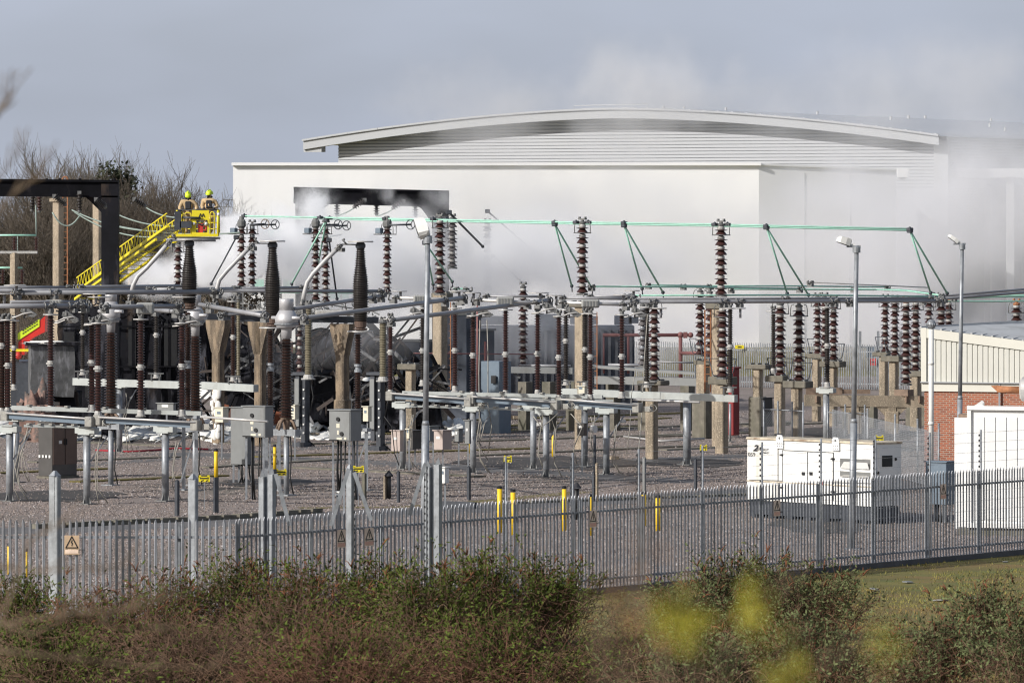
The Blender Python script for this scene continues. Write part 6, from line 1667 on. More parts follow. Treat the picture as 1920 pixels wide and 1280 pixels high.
# red pipework in the steam
RP = thing('red_sprinkler_pipe', 'red sprinkler pipework with haze put into its colour, standing in the steam', 'pipework', G(1280, 38))
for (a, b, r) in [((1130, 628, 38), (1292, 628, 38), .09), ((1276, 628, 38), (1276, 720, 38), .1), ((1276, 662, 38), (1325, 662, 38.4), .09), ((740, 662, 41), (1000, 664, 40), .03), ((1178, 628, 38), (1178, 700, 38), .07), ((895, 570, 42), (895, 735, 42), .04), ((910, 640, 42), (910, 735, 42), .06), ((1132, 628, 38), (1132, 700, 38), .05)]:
    mb = MB(); mb.cyl(W(*a), W(*b), r, None, 10); mb.build('pipe', M['pipe_red_hazed'], RP)
mb = MB(); mb.sphere(W(1295, 628, 38), .14); mb.sphere(W(1276, 628, 38), .16); mb.box(W(1285, 628, 38), (.2, .2, .3)); mb.build('valve', M['pipe_red_hazed'], RP)
# equipment frame in the back middle
ef = thing('steel_equipment_frame', 'long grey steel trolley frame with tubes behind the middle insulators', 'steel frame', G(1060, 41.5))
mb = MB(); mb.beam(W(958, 693, 41.5), W(1075, 695, 41.6), .4, .28); mb.beam(W(1100, 686, 42), W(1310, 700, 42.5), .6, .12); mb.beam(W(955, 690, 41.5), W(975, 708, 41.5), .1, .1)
mb.beam(W(1120, 712, 42), W(1320, 716, 42.5), .5, .35); mb.build('frame', M['lgreen'] if 'lgreen' in M else M['cab'], ef)
for a_, b_, r_ in ((W(1140, 684, 42), W(1230, 685, 42), .07), (W(975, 685, 41.3), W(1070, 686, 41.4), .06), (W(1230, 678, 42), W(1310, 680, 42), .04)): mb = MB(); mb.cyl(a_, b_, r_); mb.build('tube', M['tube'], ef)
for x in (985, 1030, 1075, 1150, 1210, 1290): mb = MB(); q = G(x, 42); mb.box((q.x, q.y + .6, 1.1), (.45, .5, 2.2), YA); mb.build('footing', M['conc2'], ef)
mb = MB(); q = G(930, 42.5); mb.box((q.x, q.y + .5, 1.6), (1.0, .9, 3.2), YA, .02); c_ = mb.build('panel', M['bluegrey'], tag(thing('blue_cubicle', 'blue grey cubicle with a small window behind the middle insulators', 'cubicle', q)))
mb = MB(); mb.box((q.x - .1, q.y - .1, 2.4), (.26, .06, .34), YA); mb.build('window', M['black'], c_.parent)
for i, (x, yt) in enumerate([(868, 590), (893, 620), (780, 640)]):
    q = G(x, 39.5); z = zat(yt, 39.5); t = thing('blue_cubicle', ['tall blue plant cubicle in the haze right of the concrete post', 'lower blue plant cubicle in the haze', 'hazy blue cubicle just behind the lamp post'][i], 'cubicle', q)
    mb = MB(); mb.box((q.x, q.y, z / 2), (1.3, 1.2, z), YA, .03); mb.build('housing', M['dblue'], t); mb = MB(); mb.box((q.x, q.y, z + .05), (1.4, 1.3, .1), YA); mb.build('lid', M['cab'], t)
M['dred'] = mat('dull_red', (0.22, 0.02, 0.02), .6)
rc_ = thing('red_kiosk', 'red cabinet mostly hidden behind the third tall concrete post', 'cabinet', G(1375, 43)); q = G(1376, 43); mb = MB(); mb.box((q.x, q.y, 1.5), (.28, .5, 2.9), YA, .03); mb.build('housing', M['dred'], rc_)
mb = MB(); mb.box((q.x, q.y, 2.99), (.36, .6, .08), YA); mb.build('lid', M['dred'], rc_)
# yellow gas masts
for i, (x, yt, yb) in enumerate([(1038, 812, 857), (879, 828, 850)]):
    pass
# hoses on the gravel
mb = MB(); mb.tube([G(180, 46) + Vector((0, 0, .04)), G(240, 46.3) + Vector((0, 0, .04)), G(290, 46) + Vector((0, 0, .04)), G(330, 45.6) + Vector((0, 0, .04)), G(390, 45.8) + Vector((0, 0, .04))], .05, 6)
tag(mb.build('fire_hose', M['hose'], loc=G(180, 46)), 'dark red fire hose lying across the gravel behind the left columns', 'hose')
mb = MB(); mb.tube([G(1170, 43.5) + Vector((0, 0, .1)), G(1240, 44.4) + Vector((0, 0, .1)), G(1320, 43.9) + Vector((0, 0, .1))], .05, 6)
tag(mb.build('fire_hose', M['alu'], loc=G(1170, 43.5)), 'pale pipe lying on the gravel behind the tan pedestal', 'pipe')
rng = random.Random(12)
for i, (x, y) in enumerate([(1010, 800), (965, 788), (1075, 800), (1150, 862), (300, 800), (590, 820), (1165, 792), (1440, 828)]):
    q = G(x, SB(y)); mb = MB(); rough(mb, q + Vector((0, 0, .08)), (.35, .3, .16), rng.uniform(0, 3), i, .12, 3)
    tag(mb.build('debris_lump', M['conc'] if i % 2 else M['lampw'], loc=q), ('pale' if i % 2 == 0 else 'tan') + ' lump of debris on the gravel, %s from the left' % ORD[sorted([1010, 965, 1075, 1150, 300, 590, 1165, 1440]).index(x)], 'debris', 'lumps of debris on the gravel')
# ---------------------------------------------------------------- lettering
def text(s_, size, origin, right, up, m, parent, name='lettering', shear=0.0, bold=0.0, align='LEFT', cw=1.0):
    cu = bpy.data.curves.new(name, 'FONT'); cu.body = s_; cu.size = size; cu.extrude = .002; cu.shear = shear; cu.offset = bold; cu.align_x = align
    tmp = bpy.data.objects.new(name, cu); COL.objects.link(tmp)
    dg = bpy.context.evaluated_depsgraph_get(); dg.update()
    me = bpy.data.meshes.new_from_object(tmp.evaluated_get(dg))
    bpy.data.objects.remove(tmp)
    r, u = Vector(right).normalized(), Vector(up).normalized(); n = r.cross(u)
    org = Vector((0, 0, 0)); q = parent
    while q is not None: org += Vector(q.location); q = q.parent
    for v in me.vertices: v.co = Vector(origin) - org + r * v.co.x * cw + u * v.co.y + n * v.co.z
    me.materials.clear(); me.materials.append(m); me.name = name
    o = bpy.data.objects.new(name, me); COL.objects.link(o); o.parent = parent
    return o
# ---------------------------------------------------------------- palisade fences
def palisade(name, label, A, B_, h, first, pitch, m='pale', group='palisade fences', postw=.10, bay=True, hvar=.03, rail2=True):
    A, B_ = Vector(A), Vector(B_); d = B_ - A; L = d.length; d.normalize(); n = Vector((d.y, -d.x, 0))
    if n.y > 0: n = -n
    t = thing(name, label, 'fence', (A + B_) / 2, group)
    ks = [first + i * pitch for i in range(int((L - first) / pitch) + 1)]
    for z in (h - .42, .35):
        mb = MB(); mb.beam(A + Vector((0, 0, z)) - n * .04, B_ + Vector((0, 0, z)) - n * .04, .05, .055); mb.build('rail', M[m], t)
    for k in ks:
        p = A + d * k; mb = MB(); q = p - n * .12; mb.box((q.x, q.y, (h - .12) / 2), (postw, .06, h - .12), math.atan2(d.y, d.x)); mb.build('post', M['galv'], t)
    edges = sorted(set([0.0] + ks + [L])); rg = random.Random(int(L * 10))
    for a, b in zip(edges, edges[1:]):
        c = max(1, int(round((b - a) / .155))); mb = MB()
        for i in range(c):
            k = a + (b - a) * (i + .5) / c; p = A + d * k; hh = h + rg.uniform(-hvar, hvar) * .5; w_ = .034
            lean = rg.uniform(-.006, .006)
            sec = [(-w_, 0), (-w_ * .45, .012), (-.006, .002), (.006, .002), (w_ * .45, .012), (w_, 0)]
            vs = []
            for zz, kx in ((.05, 1), (hh - .09, 1), (hh, .15)):
                for (sx, sy) in sec: vs.append(p + d * (sx * kx + lean * zz) + n * (sy) + Vector((0, 0, zz)))
            for zz, kx in ((.05, 1), (hh - .09, 1), (hh, .15)):
                for (sx, sy) in sec: vs.append(p + d * (sx * kx + lean * zz) + n * (sy - .006) + Vector((0, 0, zz)))
            fs = []
            for r_ in range(2):
                for j in range(5):
                    q = r_ * 6 + j; fs.append((q, q + 1, q + 7, q + 6)); fs.append((18 + q, 18 + q + 6, 18 + q + 7, 18 + q + 1))
                fs.append((r_ * 6, r_ * 6 + 6, 18 + r_ * 6 + 6, 18 + r_ * 6)); fs.append((r_ * 6 + 5, 18 + r_ * 6 + 5, 18 + r_ * 6 + 11, r_ * 6 + 11))
            fs.append(tuple(range(12, 18)) + tuple(range(35, 29, -1)))
            mb.add(vs, fs)
        mb.build('pale_panel', M[m], t)
    return t, d, n
FH = 2.48
# first post so that posts fall at x = 1433, 1540, ...
dAB = (FA - FB).normalized()
p1433 = fence_pt(1434); k0 = (p1433 - FB).dot(dAB) % 2.75
mf, fd, fn = palisade('palisade_fence', 'grey steel palisade fence running from the tall gate posts to the right edge', FB, FA, FH, k0, 2.75)
palisade('palisade_fence', 'grey steel palisade fence behind the bushes at the left edge', FC, FB - Vector((.02, 0, 0)), FH, .6, 2.75)
# back fence seen through the haze
ba, bb, bc = G(960, 32.3), G(1760, 34), G(1980, 36)
palisade('palisade_fence', 'distant pale palisade fence behind the concrete pedestals', ba, bb, 2.55, 1, 2.9, group='palisade fences', m='galv')
bt_ = thing('palisade_gate', 'tall double gate in the distant palisade fence', 'gate', G(1640, 33.4))
for x in (1612, 1646, 1655, 1688):
    q = G(x, 33.2); mb = MB(); mb.box((q.x, q.y - .3, 1.6), (.14, .14, 3.2)); mb.build('post', M['galv'], bt_)
mb = MB(); mb.beam(G(1612, 33.2) + Vector((0, -.3, 2.3)), G(1688, 33.2) + Vector((0, -.3, 2.3)), .08, .08); mb.build('rail', M['galv'], bt_)
mb = MB(); a = G(1632, 33.2); mb.box((a.x, a.y - .4, 2.0), (.5, .03, .6)); mb.build('sign_panel', M['bluegrey'], bt_)
for i, (x, y, m, lab) in enumerate([(1636, 678, 'redcan', 'small red sign on the distant double gate'), (1386, 650, 'yellow', 'small yellow sign on the distant fence right of the third tall post')]):
    q = W(x, y, 33.2); mb = MB(); mb.box(q - Vector((0, .45, 0)), (.35 if i == 0 else .5, .03, .4 if i == 0 else .2)); mb.m = 1; mb.box(q - Vector((0, .47, 0)), (.22, .02, .06)); tag(mb.build('warning_sign', [M[m], M['kitdark']], loc=q), lab, 'sign')
# electric security fence behind the palisade
ef_ = thing('electric_fence', 'thin wire electric security fence on knobbly posts just inside the palisade', 'fence', fence_pt(1400))
off = Vector((0, .35, 0))
ex = [948, 1074, 1198, 1318, 1430, 1541, 1643, 1745, 1841, 1936]
HP = 3.55
for x in ex:
    p = fence_pt(x) + off; mb = MB(); mb.cyl(p, p + Vector((0, 0, HP)), .028, None, 8); po_ = mb.build('post', M['galv'], ef_)
    mb = MB()
    pr_ = []
    for k in range(22): z_ = .35 + k * .145; pr_ += [(-.03, z_ - .03), (-.068, z_ - .025), (-.068, z_ + .025), (-.03, z_ + .03)]
    mb.prism([p + Vector((a_, -.025, z_)) for a_, z_ in ([(-.02, .3)] + pr_ + [(-.02, 3.45)])], (0, .03, 0))
    mb.build('insulator', M['knob'], po_)
mb = MB()
for k in range(12):
    z = .5 + k * .27
    for a, b in zip(ex, ex[1:]):
        mb.tube([fence_pt(a) + off - fd * .05 + Vector((0, 0, z)), fence_pt(b) + off - fd * .05 + Vector((0, 0, z))], .004, 3)
mb.build('wire', M['galv'], ef_)
# tall corner and gate posts
GP = 'tall galvanised gate posts rising above the palisade'
def gatepost(x, ytop, w_px, label, double=False, braces=(), s=80.0, tip=True, slots=True):
    p = G(x, s); z = zat(ytop, s); wd = w_px / s
    t = thing('gate_post', label, 'gate post', p, GP)
    mb = MB()
    if double:
        for sg in (-1, 1):
            c = p + Vector((sg * wd * .30, 0, 0)); hh = z if sg < 0 else z + .06
            mb.box((c.x, c.y, (hh - .18) / 2), (wd * .38, .16, hh - .18), -.5)
            mb.prism([Vector((c.x - wd * .17, c.y - .08, hh - .18)), Vector((c.x + wd * .17, c.y - .08, hh - .18)), Vector((c.x + wd * .05 * sg, c.y - .08, hh))], (0, .1, 0))
        mb.box((p.x, p.y + .05, z / 2 - .1), (wd * .25, .08, z - .25), 0)
    else:
        mb.box((p.x, p.y, (z - .12) / 2), (wd * .8, wd * .6, z - .12), -.45, .02)
        mb.lathe([(wd * .5, z - .12), (wd * .12, z)], (p.x, p.y, 0), 4)
    mb.build('shaft', M['galv'], t)
    if slots:
        mb = MB()
        for k in range(7 if w_px == 24 else int((z - .3) / .16)):
            pass
        xo = p.x + (0 if w_px == 24 else wd * .50 if w_px == 16 else -wd * .54); n_ = 7 if w_px == 24 else int((z - .3) / .16); pr_ = []
        for k in range(n_): z_ = z - .16 - k * .16; pr_ += [(.006, z_ + .03), (.03, z_ + .022), (.03, z_ - .022), (.006, z_ - .03)]
        mb.prism([Vector((xo + a_, p.y - wd * .34, z_)) for a_, z_ in ([(-.006, z - .1)] + pr_ + [(-.006, z - .2 - n_ * .16)])], (0, .03, 0))
        mb.build('slot_strip', M['black'], t)
    for (dx0, y0, dx1, y1) in braces:
        mb = MB(); mb.beam(W(x + dx0, y0, s + .4), W(x + dx1, y1, s + .4), .07, .09); mb.build('brace', M['galv'], t)
    return t
gatepost(103, 882, 24, 'broad pointed galvanised post by the leftmost warning sign', s=82)
gatepost(362, 888, 21, 'bluish galvanised post below the leftmost yellow tag', s=80, slots=False)
gatepost(501, 879, 28, 'double galvanised post with one thin brace to its right', True, ((16, 888, 42, 985),), s=80, slots=False)
gatepost(656, 870, 16, 'slim galvanised post with two splayed braces between two warning signs', False, ((-2, 878, -36, 985), (8, 885, 40, 975)), s=80)
gatepost(812, 861, 30, 'broadest double galvanised post beside the big lamp post', True, ((-14, 868, -44, 965),), s=79)

# warning plaques
WS = 'faded yellow danger plaques on the palisade'
for i, (x, y, w_, h_, lab) in enumerate([(135, 1021, 28, 36, 'squarish faded danger plaque on the left fence with a triangle, beside the broad pointed post'), (637, 1009, 15, 34, 'narrow faded danger plaque left of the slim braced post'),
        (689, 1006, 16, 34, 'narrow faded danger plaque right of the slim braced post'), (1109, 972, 13, 32, 'narrow faded danger plaque below the short yellow markers in the middle'),
        (1454, 952, 13, 30, 'narrow faded danger plaque in front of the left end of the white generator'), (1766, 921, 11, 28, 'narrow faded danger plaque in front of the blue grey kiosk')]):
    s = 81.35 if x < 440 else 76.2 - .0099 * (x - 960)
    face = Vector((0, -1, 0)) if x < 440 else fn
    r = Vector((-face.y, face.x, 0)).normalized()
    if r.x < 0: r = -r
    fore = abs(r.x - 0); wd = w_ / s / max(.5, r.x); hh = h_ / s
    c = W(x, y, s) + face * .05
    t = thing('danger_plaque', lab, 'sign', c, WS)
    up = Vector((0, 0, 1)); m3 = Matrix((r, -face, up)).transposed()
    mb = MB(); mb.box(c, (wd, .006, hh), mat3=m3); mb.build('plate', M['plaq' if x < 440 else 'plaqr2'], t)
    mb = MB()
    def Q(u, v): return c + face * .006 + r * (u * wd) + up * (v * hh)
    tri = [Q(0, .44), Q(-.40, -.14), Q(.40, -.14)]
    for a, b in zip(tri, tri[1:] + tri[:1]): mb.beam(a, b, .006, wd * .075, up=face if False else face.cross(b - a), ext=.008)
    mb.beam(Q(.03, .26), Q(-.04, .12), .006, wd * .07, up=r); mb.beam(Q(-.04, .12), Q(.05, .10), .006, wd * .06, up=up); mb.beam(Q(.05, .10), Q(-.01, -.05), .006, wd * .06, up=r)
    mb.build('triangle_symbol', M['black'], t)
    mb = MB(); mb.box(Q(0, -.34), (wd * .88, .006, hh * .2), mat3=m3); mb.build('text_band', M['plaqr2'] if x < 440 else M['plaqr'], t)
    text('Danger of death', .055 * wd / .35 * 1.25, Q(-.42, -.30), r, up, M['black'], t, cw=1.0)
    text('Keep out', .055 * wd / .35 * 1.25, Q(-.25, -.41), r, up, M['black'], t)
# ---------------------------------------------------------------- lamp posts
def lamp(x, ytop, xb, yb, w0, w1, label, head, ground_s=None):
    s = ground_s or SB(yb); b = G(xb, s); tp = W(x, ytop, s)
    t = thing('lamp_post', label, 'lamp post', b, 'tall galvanised lamp posts')
    mid = lerp(b, tp, .42)
    mb = MB(); mb.cyl(b, mid, w1 / s / 2, None, 18); mb.cyl(mid, mid + (tp - b).normalized() * .12, w1 / s / 2 * 1.04, w0 / s / 2, 18); mb.cyl(mid, tp, w0 / s / 2, w0 / s / 2 * .85, 18); mb.build('pole', M['galv'], t)
    mb = MB(); mb.lathe([(w0 / s * .75, -.15), (w0 / s * .75, 0), (w0 / s * .4, .06)], tp, 14); mb.beam(tp + Vector((-.28, 0, .03)), tp + Vector((.12, 0, .03)), .08, .06)
    mb.box(b + Vector((0, 0, .02)), (.4, .4, .04)); mb.build('bracket', M['galv'], t)
    d = Vector(head[0]).normalized(); L, Wd, Hh = head[1]
    c = tp + Vector(head[2]); u = Vector((0, 1, 0)) if abs(d.y) < .9 else Vector((1, 0, 0)); n = d.cross(u).normalized(); u = n.cross(d)
    if n.z < 0: n = -n
    mb = MB()
    secs = [(-.5, .35, .5), (-.42, .8, .9), (-.1, 1, 1), (.3, .95, .85), (.5, .6, .4)]
    vs = []
    for (k, a, h_) in secs:
        q = c + d * L * k
        vs += [q + u * Wd / 2 * a - n * Hh * .25, q - u * Wd / 2 * a - n * Hh * .25, q - u * Wd / 2 * a * .8 + n * Hh * .55 * h_, q + u * Wd / 2 * a * .8 + n * Hh * .55 * h_]
    fs = [(3, 2, 1, 0), tuple(range(16, 20))]
    for i in range(4):
        for j in range(4): a = i * 4 + j; b_ = i * 4 + (j + 1) % 4; fs.append((a, b_, b_ + 4, a + 4))
    mb.add(vs, fs); mb.build('lamp_head', M['lampw'], t)
    mb = MB(); m3 = Matrix((d, u, n)).transposed(); mb.box(c - n * Hh * .28 + d * L * .05, (L * .72, Wd * .78, .03), mat3=m3); mb.build('lens', M['lampglass'], t)
    mb = MB(); mb.beam(c - d * L * .35 - n * Hh * .2, tp + Vector((-.05, 0, .05)), .06, .08); mb.build('arm', M['lampw'], t)
lamp(802, 446, 795, 1050, 11, 14.5, 'tallest thick galvanised lamp post with white lamp head left of centre', ((-.3, .8, .9), (.62, .40, .40), (-.20, .1, .26)))
lamp(1606, 464, 1597, 1030, 10, 13, 'galvanised lamp post in front of the right end of the generator', ((-1, -.2, .35), (.42, .30, .26), (-.36, 0, .17)))
lamp(1804, 459, 1797, 960, 8, 10, 'galvanised lamp post against the low brick building at the right', ((-1, 0, .75), (.42, .2, .16), (-.28, 0, .18)), 58)
# vent pipe
s = 56.5; b = G(1746, s); zt2 = zat(617, s); t = thing('vent_pipe', 'white vent pipe with a ribbed round cowl in front of the brick wall', 'vent pipe', b)
mb = MB(); mb.cyl(b + Vector((0, 0, 1.0)), b + Vector((0, 0, zt2)), .085, None, 16)
for z in (2.6, 4.6): mb.cyl(b + Vector((0, 0, z)), b + Vector((0, 0, z + .1)), .10, None, 16)
mb.cyl(b, b + Vector((0, 0, 1.0)), .1, None, 12); mb.build('pipe', M['vent'] if 'vent' in M else M['lampw'], t)
mb = MB(); mb.lathe([(.06, 0), (.12, .06), (.155, .15), (.14, .24), (.08, .31), (0, .33)], b + Vector((0, 0, zt2)), 20)
for a in range(14): e = Vector((math.cos(a * .449), math.sin(a * .449), 0)); mb.tube([b + Vector((0, 0, zt2 + .03)) + e * .09, b + Vector((0, 0, zt2 + .15)) + e * .165, b + Vector((0, 0, zt2 + .28)) + e * .1], .012, 4)
mb.build('cowl', M['galv'], t)
# ---------------------------------------------------------------- brick building
s = 51.0; c0 = G(1733, s); wdir = Vector((.93, -.37, 0)); bdir = Vector((.37, .93, 0))
bb_ = thing('brick_building', 'low brick building with cream ribbed cladding and pale sheet roof at the right edge', 'building', c0)
LB = 9.0; zs = zat(716, s)
M['brick'] = bpy.data.materials.new('red_brick'); M['brick'].use_nodes = True
tn = M['brick'].node_tree; bs = tn.nodes['Principled BSDF']; bs.inputs['Roughness'].default_value = .9
bk = tn.nodes.new('ShaderNodeTexBrick'); bk.inputs['Scale'].default_value = 1.0; bk.inputs['Color1'].default_value = (.36, .10, .045, 1); bk.inputs['Color2'].default_value = (.20, .06, .035, 1); bk.inputs['Mortar'].default_value = (.34, .27, .21, 1)
bk.inputs['Mortar Size'].default_value = .012; bk.inputs['Brick Width'].default_value = .225; bk.inputs['Row Height'].default_value = .078; bk.inputs['Bias'].default_value = -.1
tcn = tn.nodes.new('ShaderNodeTexCoord'); mpn = tn.nodes.new('ShaderNodeMapping'); mpn.vector_type = 'POINT'
# brick pattern runs along the wall: rotate the object coordinates so that x is along the wall and y is up
sx = tn.nodes.new('ShaderNodeSeparateXYZ'); cx = tn.nodes.new('ShaderNodeCombineXYZ')
tn.links.new(tcn.outputs['Object'], sx.inputs[0]); tn.links.new(sx.outputs[0], cx.inputs[0]); tn.links.new(sx.outputs[2], cx.inputs[1]); tn.links.new(cx.outputs[0], bk.inputs[0])
tn.links.new(bk.outputs[0], bs.inputs['Base Color'])
def bp(a, z, back=0.0, o=0.0): p = c0 + wdir * a + bdir * (back - o); return Vector((p.x, p.y, z))
mb = MB(); zb = zat(733, s); mb.prism([bp(0, 0), bp(LB, 0), bp(LB, 0, 8), bp(0, 0, 8)], (0, 0, zb)); mb.build('brick_wall', M['brick'], bb_)
mb = MB(); mb.prism([bp(-.08, zb, 0, .08), bp(LB, zb, 0, .08), bp(LB, zb, 8), bp(-.08, zb, 8)], (0, 0, zs - zb)); mb.build('cream_band', M['creamb'] if 'creamb' in M else M['fascia'], bb_)
mb = MB(); mb.beam(bp(-.1, zs - .0, 0, .12), bp(LB, zs, 0, .12), .12, .04); mb.beam(bp(2.9, .5, 0, .1), bp(2.9, zs, 0, .1), .06, .06); mb.build('drip_trim', M['hallf'], bb_)
ztl = lambda a: 5.45 - a * .125 * (.93)
mb = MB(); n = int(LB / .2)
for i in range(n):
    a0 = .12 + i * .2; a1 = a0 + .2
    for (u0, u1, o) in ((a0, a0 + .13, .08), (a0 + .15, a1 - .02, .045)):
        mb.add([bp(u0, zs + .02, 0, o), bp(u1, zs + .02, 0, o), bp(u1, ztl(u1) - .3, 0, o), bp(u0, ztl(u0) - .3, 0, o)], [(0, 1, 2, 3)])
    for (u0, o0, u1, o1) in ((a0 + .13, .08, a0 + .15, .045), (a1 - .02, .045, a1, .08)):
        mb.add([bp(u0, zs + .02, 0, o0), bp(u1, zs + .02, 0, o1), bp(u1, ztl(u1) - .3, 0, o1), bp(u0, ztl(u0) - .3, 0, o0)], [(0, 1, 2, 3)])
mb.prism([bp(0, zs, 0), bp(LB, zs, 0), bp(LB, ztl(LB) - .12, 0), bp(0, ztl(0) - .12, 0)], bdir * 8); mb.build('ribbed_cladding', M['clad'], bb_)
mb = MB(); mb.prism([bp(-.1, ztl(0) - .34, 0, .14), bp(LB, ztl(LB) - .34, 0, .14), bp(LB, ztl(LB), 0, .14), bp(-.1, ztl(0), 0, .14)], bdir * .12)
mb.box(bp(.02, (zs + ztl(0)) / 2, 0, .1), (.2, .1, ztl(0) - zs), math.atan2(wdir.y, wdir.x)); mb.build('fascia_board', M['fascia'], bb_)
mb = MB()
mb.add([bp(-.1, ztl(0) + .01, 0, .14), bp(LB, ztl(LB) + .01, 0, .14), bp(LB, ztl(0) + .02, 12), bp(-.1, ztl(0) + .02, 12)], [(0, 1, 2, 3)])
for k in range(24):
    a = bp(-.1 + k * .39, ztl(k * .39) + .03, 0, .14); b2 = bp(-.1 + k * .39, ztl(0) + .05, 12); mb.beam(a, b2, .07, .05)
mb.build('roof', M['roofl'], bb_)
# ---------------------------------------------------------------- white container with silencer
s = 63.0; cc = G(1816, s); cdx = Vector((.96, -.28, 0)); cbk = Vector((.28, .96, 0)); LC = 5.0; HCn = zat(764, s)
wc = thing('white_container', 'white ribbed steel container with a lifting lug at the right edge', 'container', cc)
def cp(a, z, back=0.0, o=0.0): p = cc + cdx * a + cbk * (back - o); return Vector((p.x, p.y, z))
mb = MB(); mb.prism([cp(0, .28), cp(LC, .28), cp(LC, .28, 2.4), cp(0, .28, 2.4)], (0, 0, HCn - .3)); mb.build('body', M['white'], wc)
mb = MB(); n = 14
for i in range(n):
    a = .35 + i * .33; mb.box(cp(a, HCn / 2 + .1, 0, .012), (.26, .03, HCn - .75), math.atan2(cdx.y, cdx.x))
mb.build('wall_panels', M['white'], wc)
mb = MB(); mb.beam(cp(-.03, HCn, 0, .04), cp(LC, HCn - .02, 0, .04), .14, .12); mb.beam(cp(-.03, .32, 0, .04), cp(LC, .32, 0, .04), .14, .14); mb.box(cp(.03, HCn / 2 + .1, 0, .03), (.12, .1, HCn - .3), math.atan2(cdx.y, cdx.x)); mb.build('frame', M['white'], wc)
mb = MB(); e = cp(.35, HCn + .06, 0, .02); mb.prism([e + Vector((-.28, 0, -.12)), e + Vector((.12, 0, -.12)), e + Vector((.12, 0, .12)), e + Vector((.06, 0, .16)), e + Vector((0, 0, .12)), e + Vector((-.2, 0, -.02))][::-1], cbk * .04); mb.cyl(e + Vector((.06, -.03, .08)), e + Vector((.06, -.04, .08)), .03, None, 8); mb.build('lifting_lug', M['white'], wc)
mb = MB(); mb.box(cp(-.22, zat(783, s) / 2 + .1, .5), (.42, 1.0, zat(783, s) - .2), math.atan2(cdx.y, cdx.x), .01); mb.build('side_bay', M['white'], wc)
mb = MB(); mb.box(cp(-.2, zat(783, s) + .05, .5), (.3, .6, .1), math.atan2(cdx.y, cdx.x)); mb.build('rusty_top', M['rustg'], wc)
mb = MB(); mb.prism([cp(-.3, 0), cp(LC, 0), cp(LC, 0, 2.4), cp(-.3, 0, 2.4)], (0, 0, .26)); mb.build('skid', M['conc2'], wc)
p0 = cp(1.35, zat(731, s), 1.2); p1 = p0 + cdx * 1.8
sl = thing('exhaust_silencer', 'shiny cylindrical silencer with rusty tailpipe on top of the white container', 'silencer', p0)
mb = MB(); mb.lathe([(0, -.0), (.30, 0), (.37, .06), (.37, 1.8), (.3, 1.86), (0, 1.86)], p0, 28, False, ax=cdx); mb.build('drum', M['steelb'] if 'steelb' in M else M['alu'], sl)
mb = MB(); mb.cyl(p0 + Vector((0, 0, -.02)), p0 - cdx * .72 + Vector((0, 0, -.0)), .105, None, 14); mb.prism([p0 - cdx * .70 + Vector((0, -.0, -.1)), p0 - cdx * .92 + Vector((0, 0, .10)), p0 - cdx * .70 + Vector((0, 0, .11))][::-1], cbk * .09); mb.build('tailpipe', M['rust'], sl)
mb = MB()
for k in (.35, 1.4): mb.torus(p0 + cdx * k, .38, .018, 24, 5, cdx); mb.beam(p0 + cdx * k + Vector((0, 0, -.37)), Vector((*(p0 + cdx * k).xy, HCn + .06)), .12, .12)
mb.build('strap', M['galv'], sl)
# blue grey kiosk
control_box(1737, 1793, 1774, 867, 946, 60.5, 'blue grey kiosk on legs between the generator and the container', None, 'bluegrey', details=False, cat='kiosk', name='feeder_kiosk')
# ---------------------------------------------------------------- generator
gc0 = G(1637, 60.8); rz = R(-50); gd = Vector((math.cos(rz), math.sin(rz), 0)); gb = Vector((-gd.y, gd.x, 0))
LG, WG, ZG, Z0 = 5.75, 1.2, 2.47, .56
gn = thing('generator', 'white weathered diesel generator canopy on a dark base frame', 'generator', gc0 - gd * LG / 2)
def gq(a, z, o=0.0): p = gc0 - gd * (LG - a) - gb * o; return Vector((p.x, p.y, z))      # a metres from the left end on the long face
mb = MB(); mb.prism([gq(0, Z0), gq(LG, Z0), gq(LG, Z0) + gb * WG, gq(0, Z0) + gb * WG], (0, 0, ZG - Z0)); mb.build('canopy', M['genw'], gn)
mb = MB(); c = gc0 - gd * LG / 2 + gb * WG / 2; mb.box((c.x, c.y, ZG + .035), (LG + .06, WG + .08, .07), rz, .015); mb.build('roof_rim', M['genrim'], gn)
mb = MB(); mb.box((c.x, c.y, .33), (LG - .1, WG - .1, .42), rz); 
for k in range(7): mb.box(gq(.3 + k * .85, .06, -.3), (.25, .7, .12), rz)
mb.build('base_frame', M['dsteel'], gn)
fpx = lambda x: max(0., min(LG, LG * (x - 1390) / 247.0 * (1.0)))
def panel(x0, x1, y0, y1, o, m, name, par=gn, ps=60.0, th=.02):
    a, b = fpx(x0), fpx(x1); sa = 59.2 + (60.8 - 59.2) * ((a + b) / 2 / LG)
    z1, z0 = zat(y0, sa), zat(y1, sa); q = gq((a + b) / 2, (z0 + z1) / 2, o); k = MB(); k.box(q, (b - a, th, z1 - z0), rz); return k.build(name, M[m], par)
panel(1462, 1510, 846, 935, .012, 'genw', 'door'); panel(1512, 1560, 848, 936, .012, 'genw', 'door')
mb = MB()
for (x0, y0, x1, y1) in [(1461, 843, 1461, 935), (1511, 846, 1511, 935), (1561, 848, 1561, 938), (1461, 843, 1561, 848), (1452, 838, 1452, 935), (1394, 898, 1636, 906)]:
    a, b = fpx(x0), fpx(x1); mb.beam(gq(a, zat(y0, 59.2 + 1.6 * a / LG), .016), gq(b, zat(y1, 59.2 + 1.6 * b / LG), .016), .012, .022)
mb.build('panel_gap', M['fit'], gn)
for x in (1461, 1561): 
    a = fpx(x); 
    for y in (853, 914): mb = MB(); q = gq(a, zat(y + (3 if x > 1500 else 0), 59.8), .03); mb.sphere(q, .09, 8, 6, (1, .5, .4)); mb.build('latch', M['black'], gn)
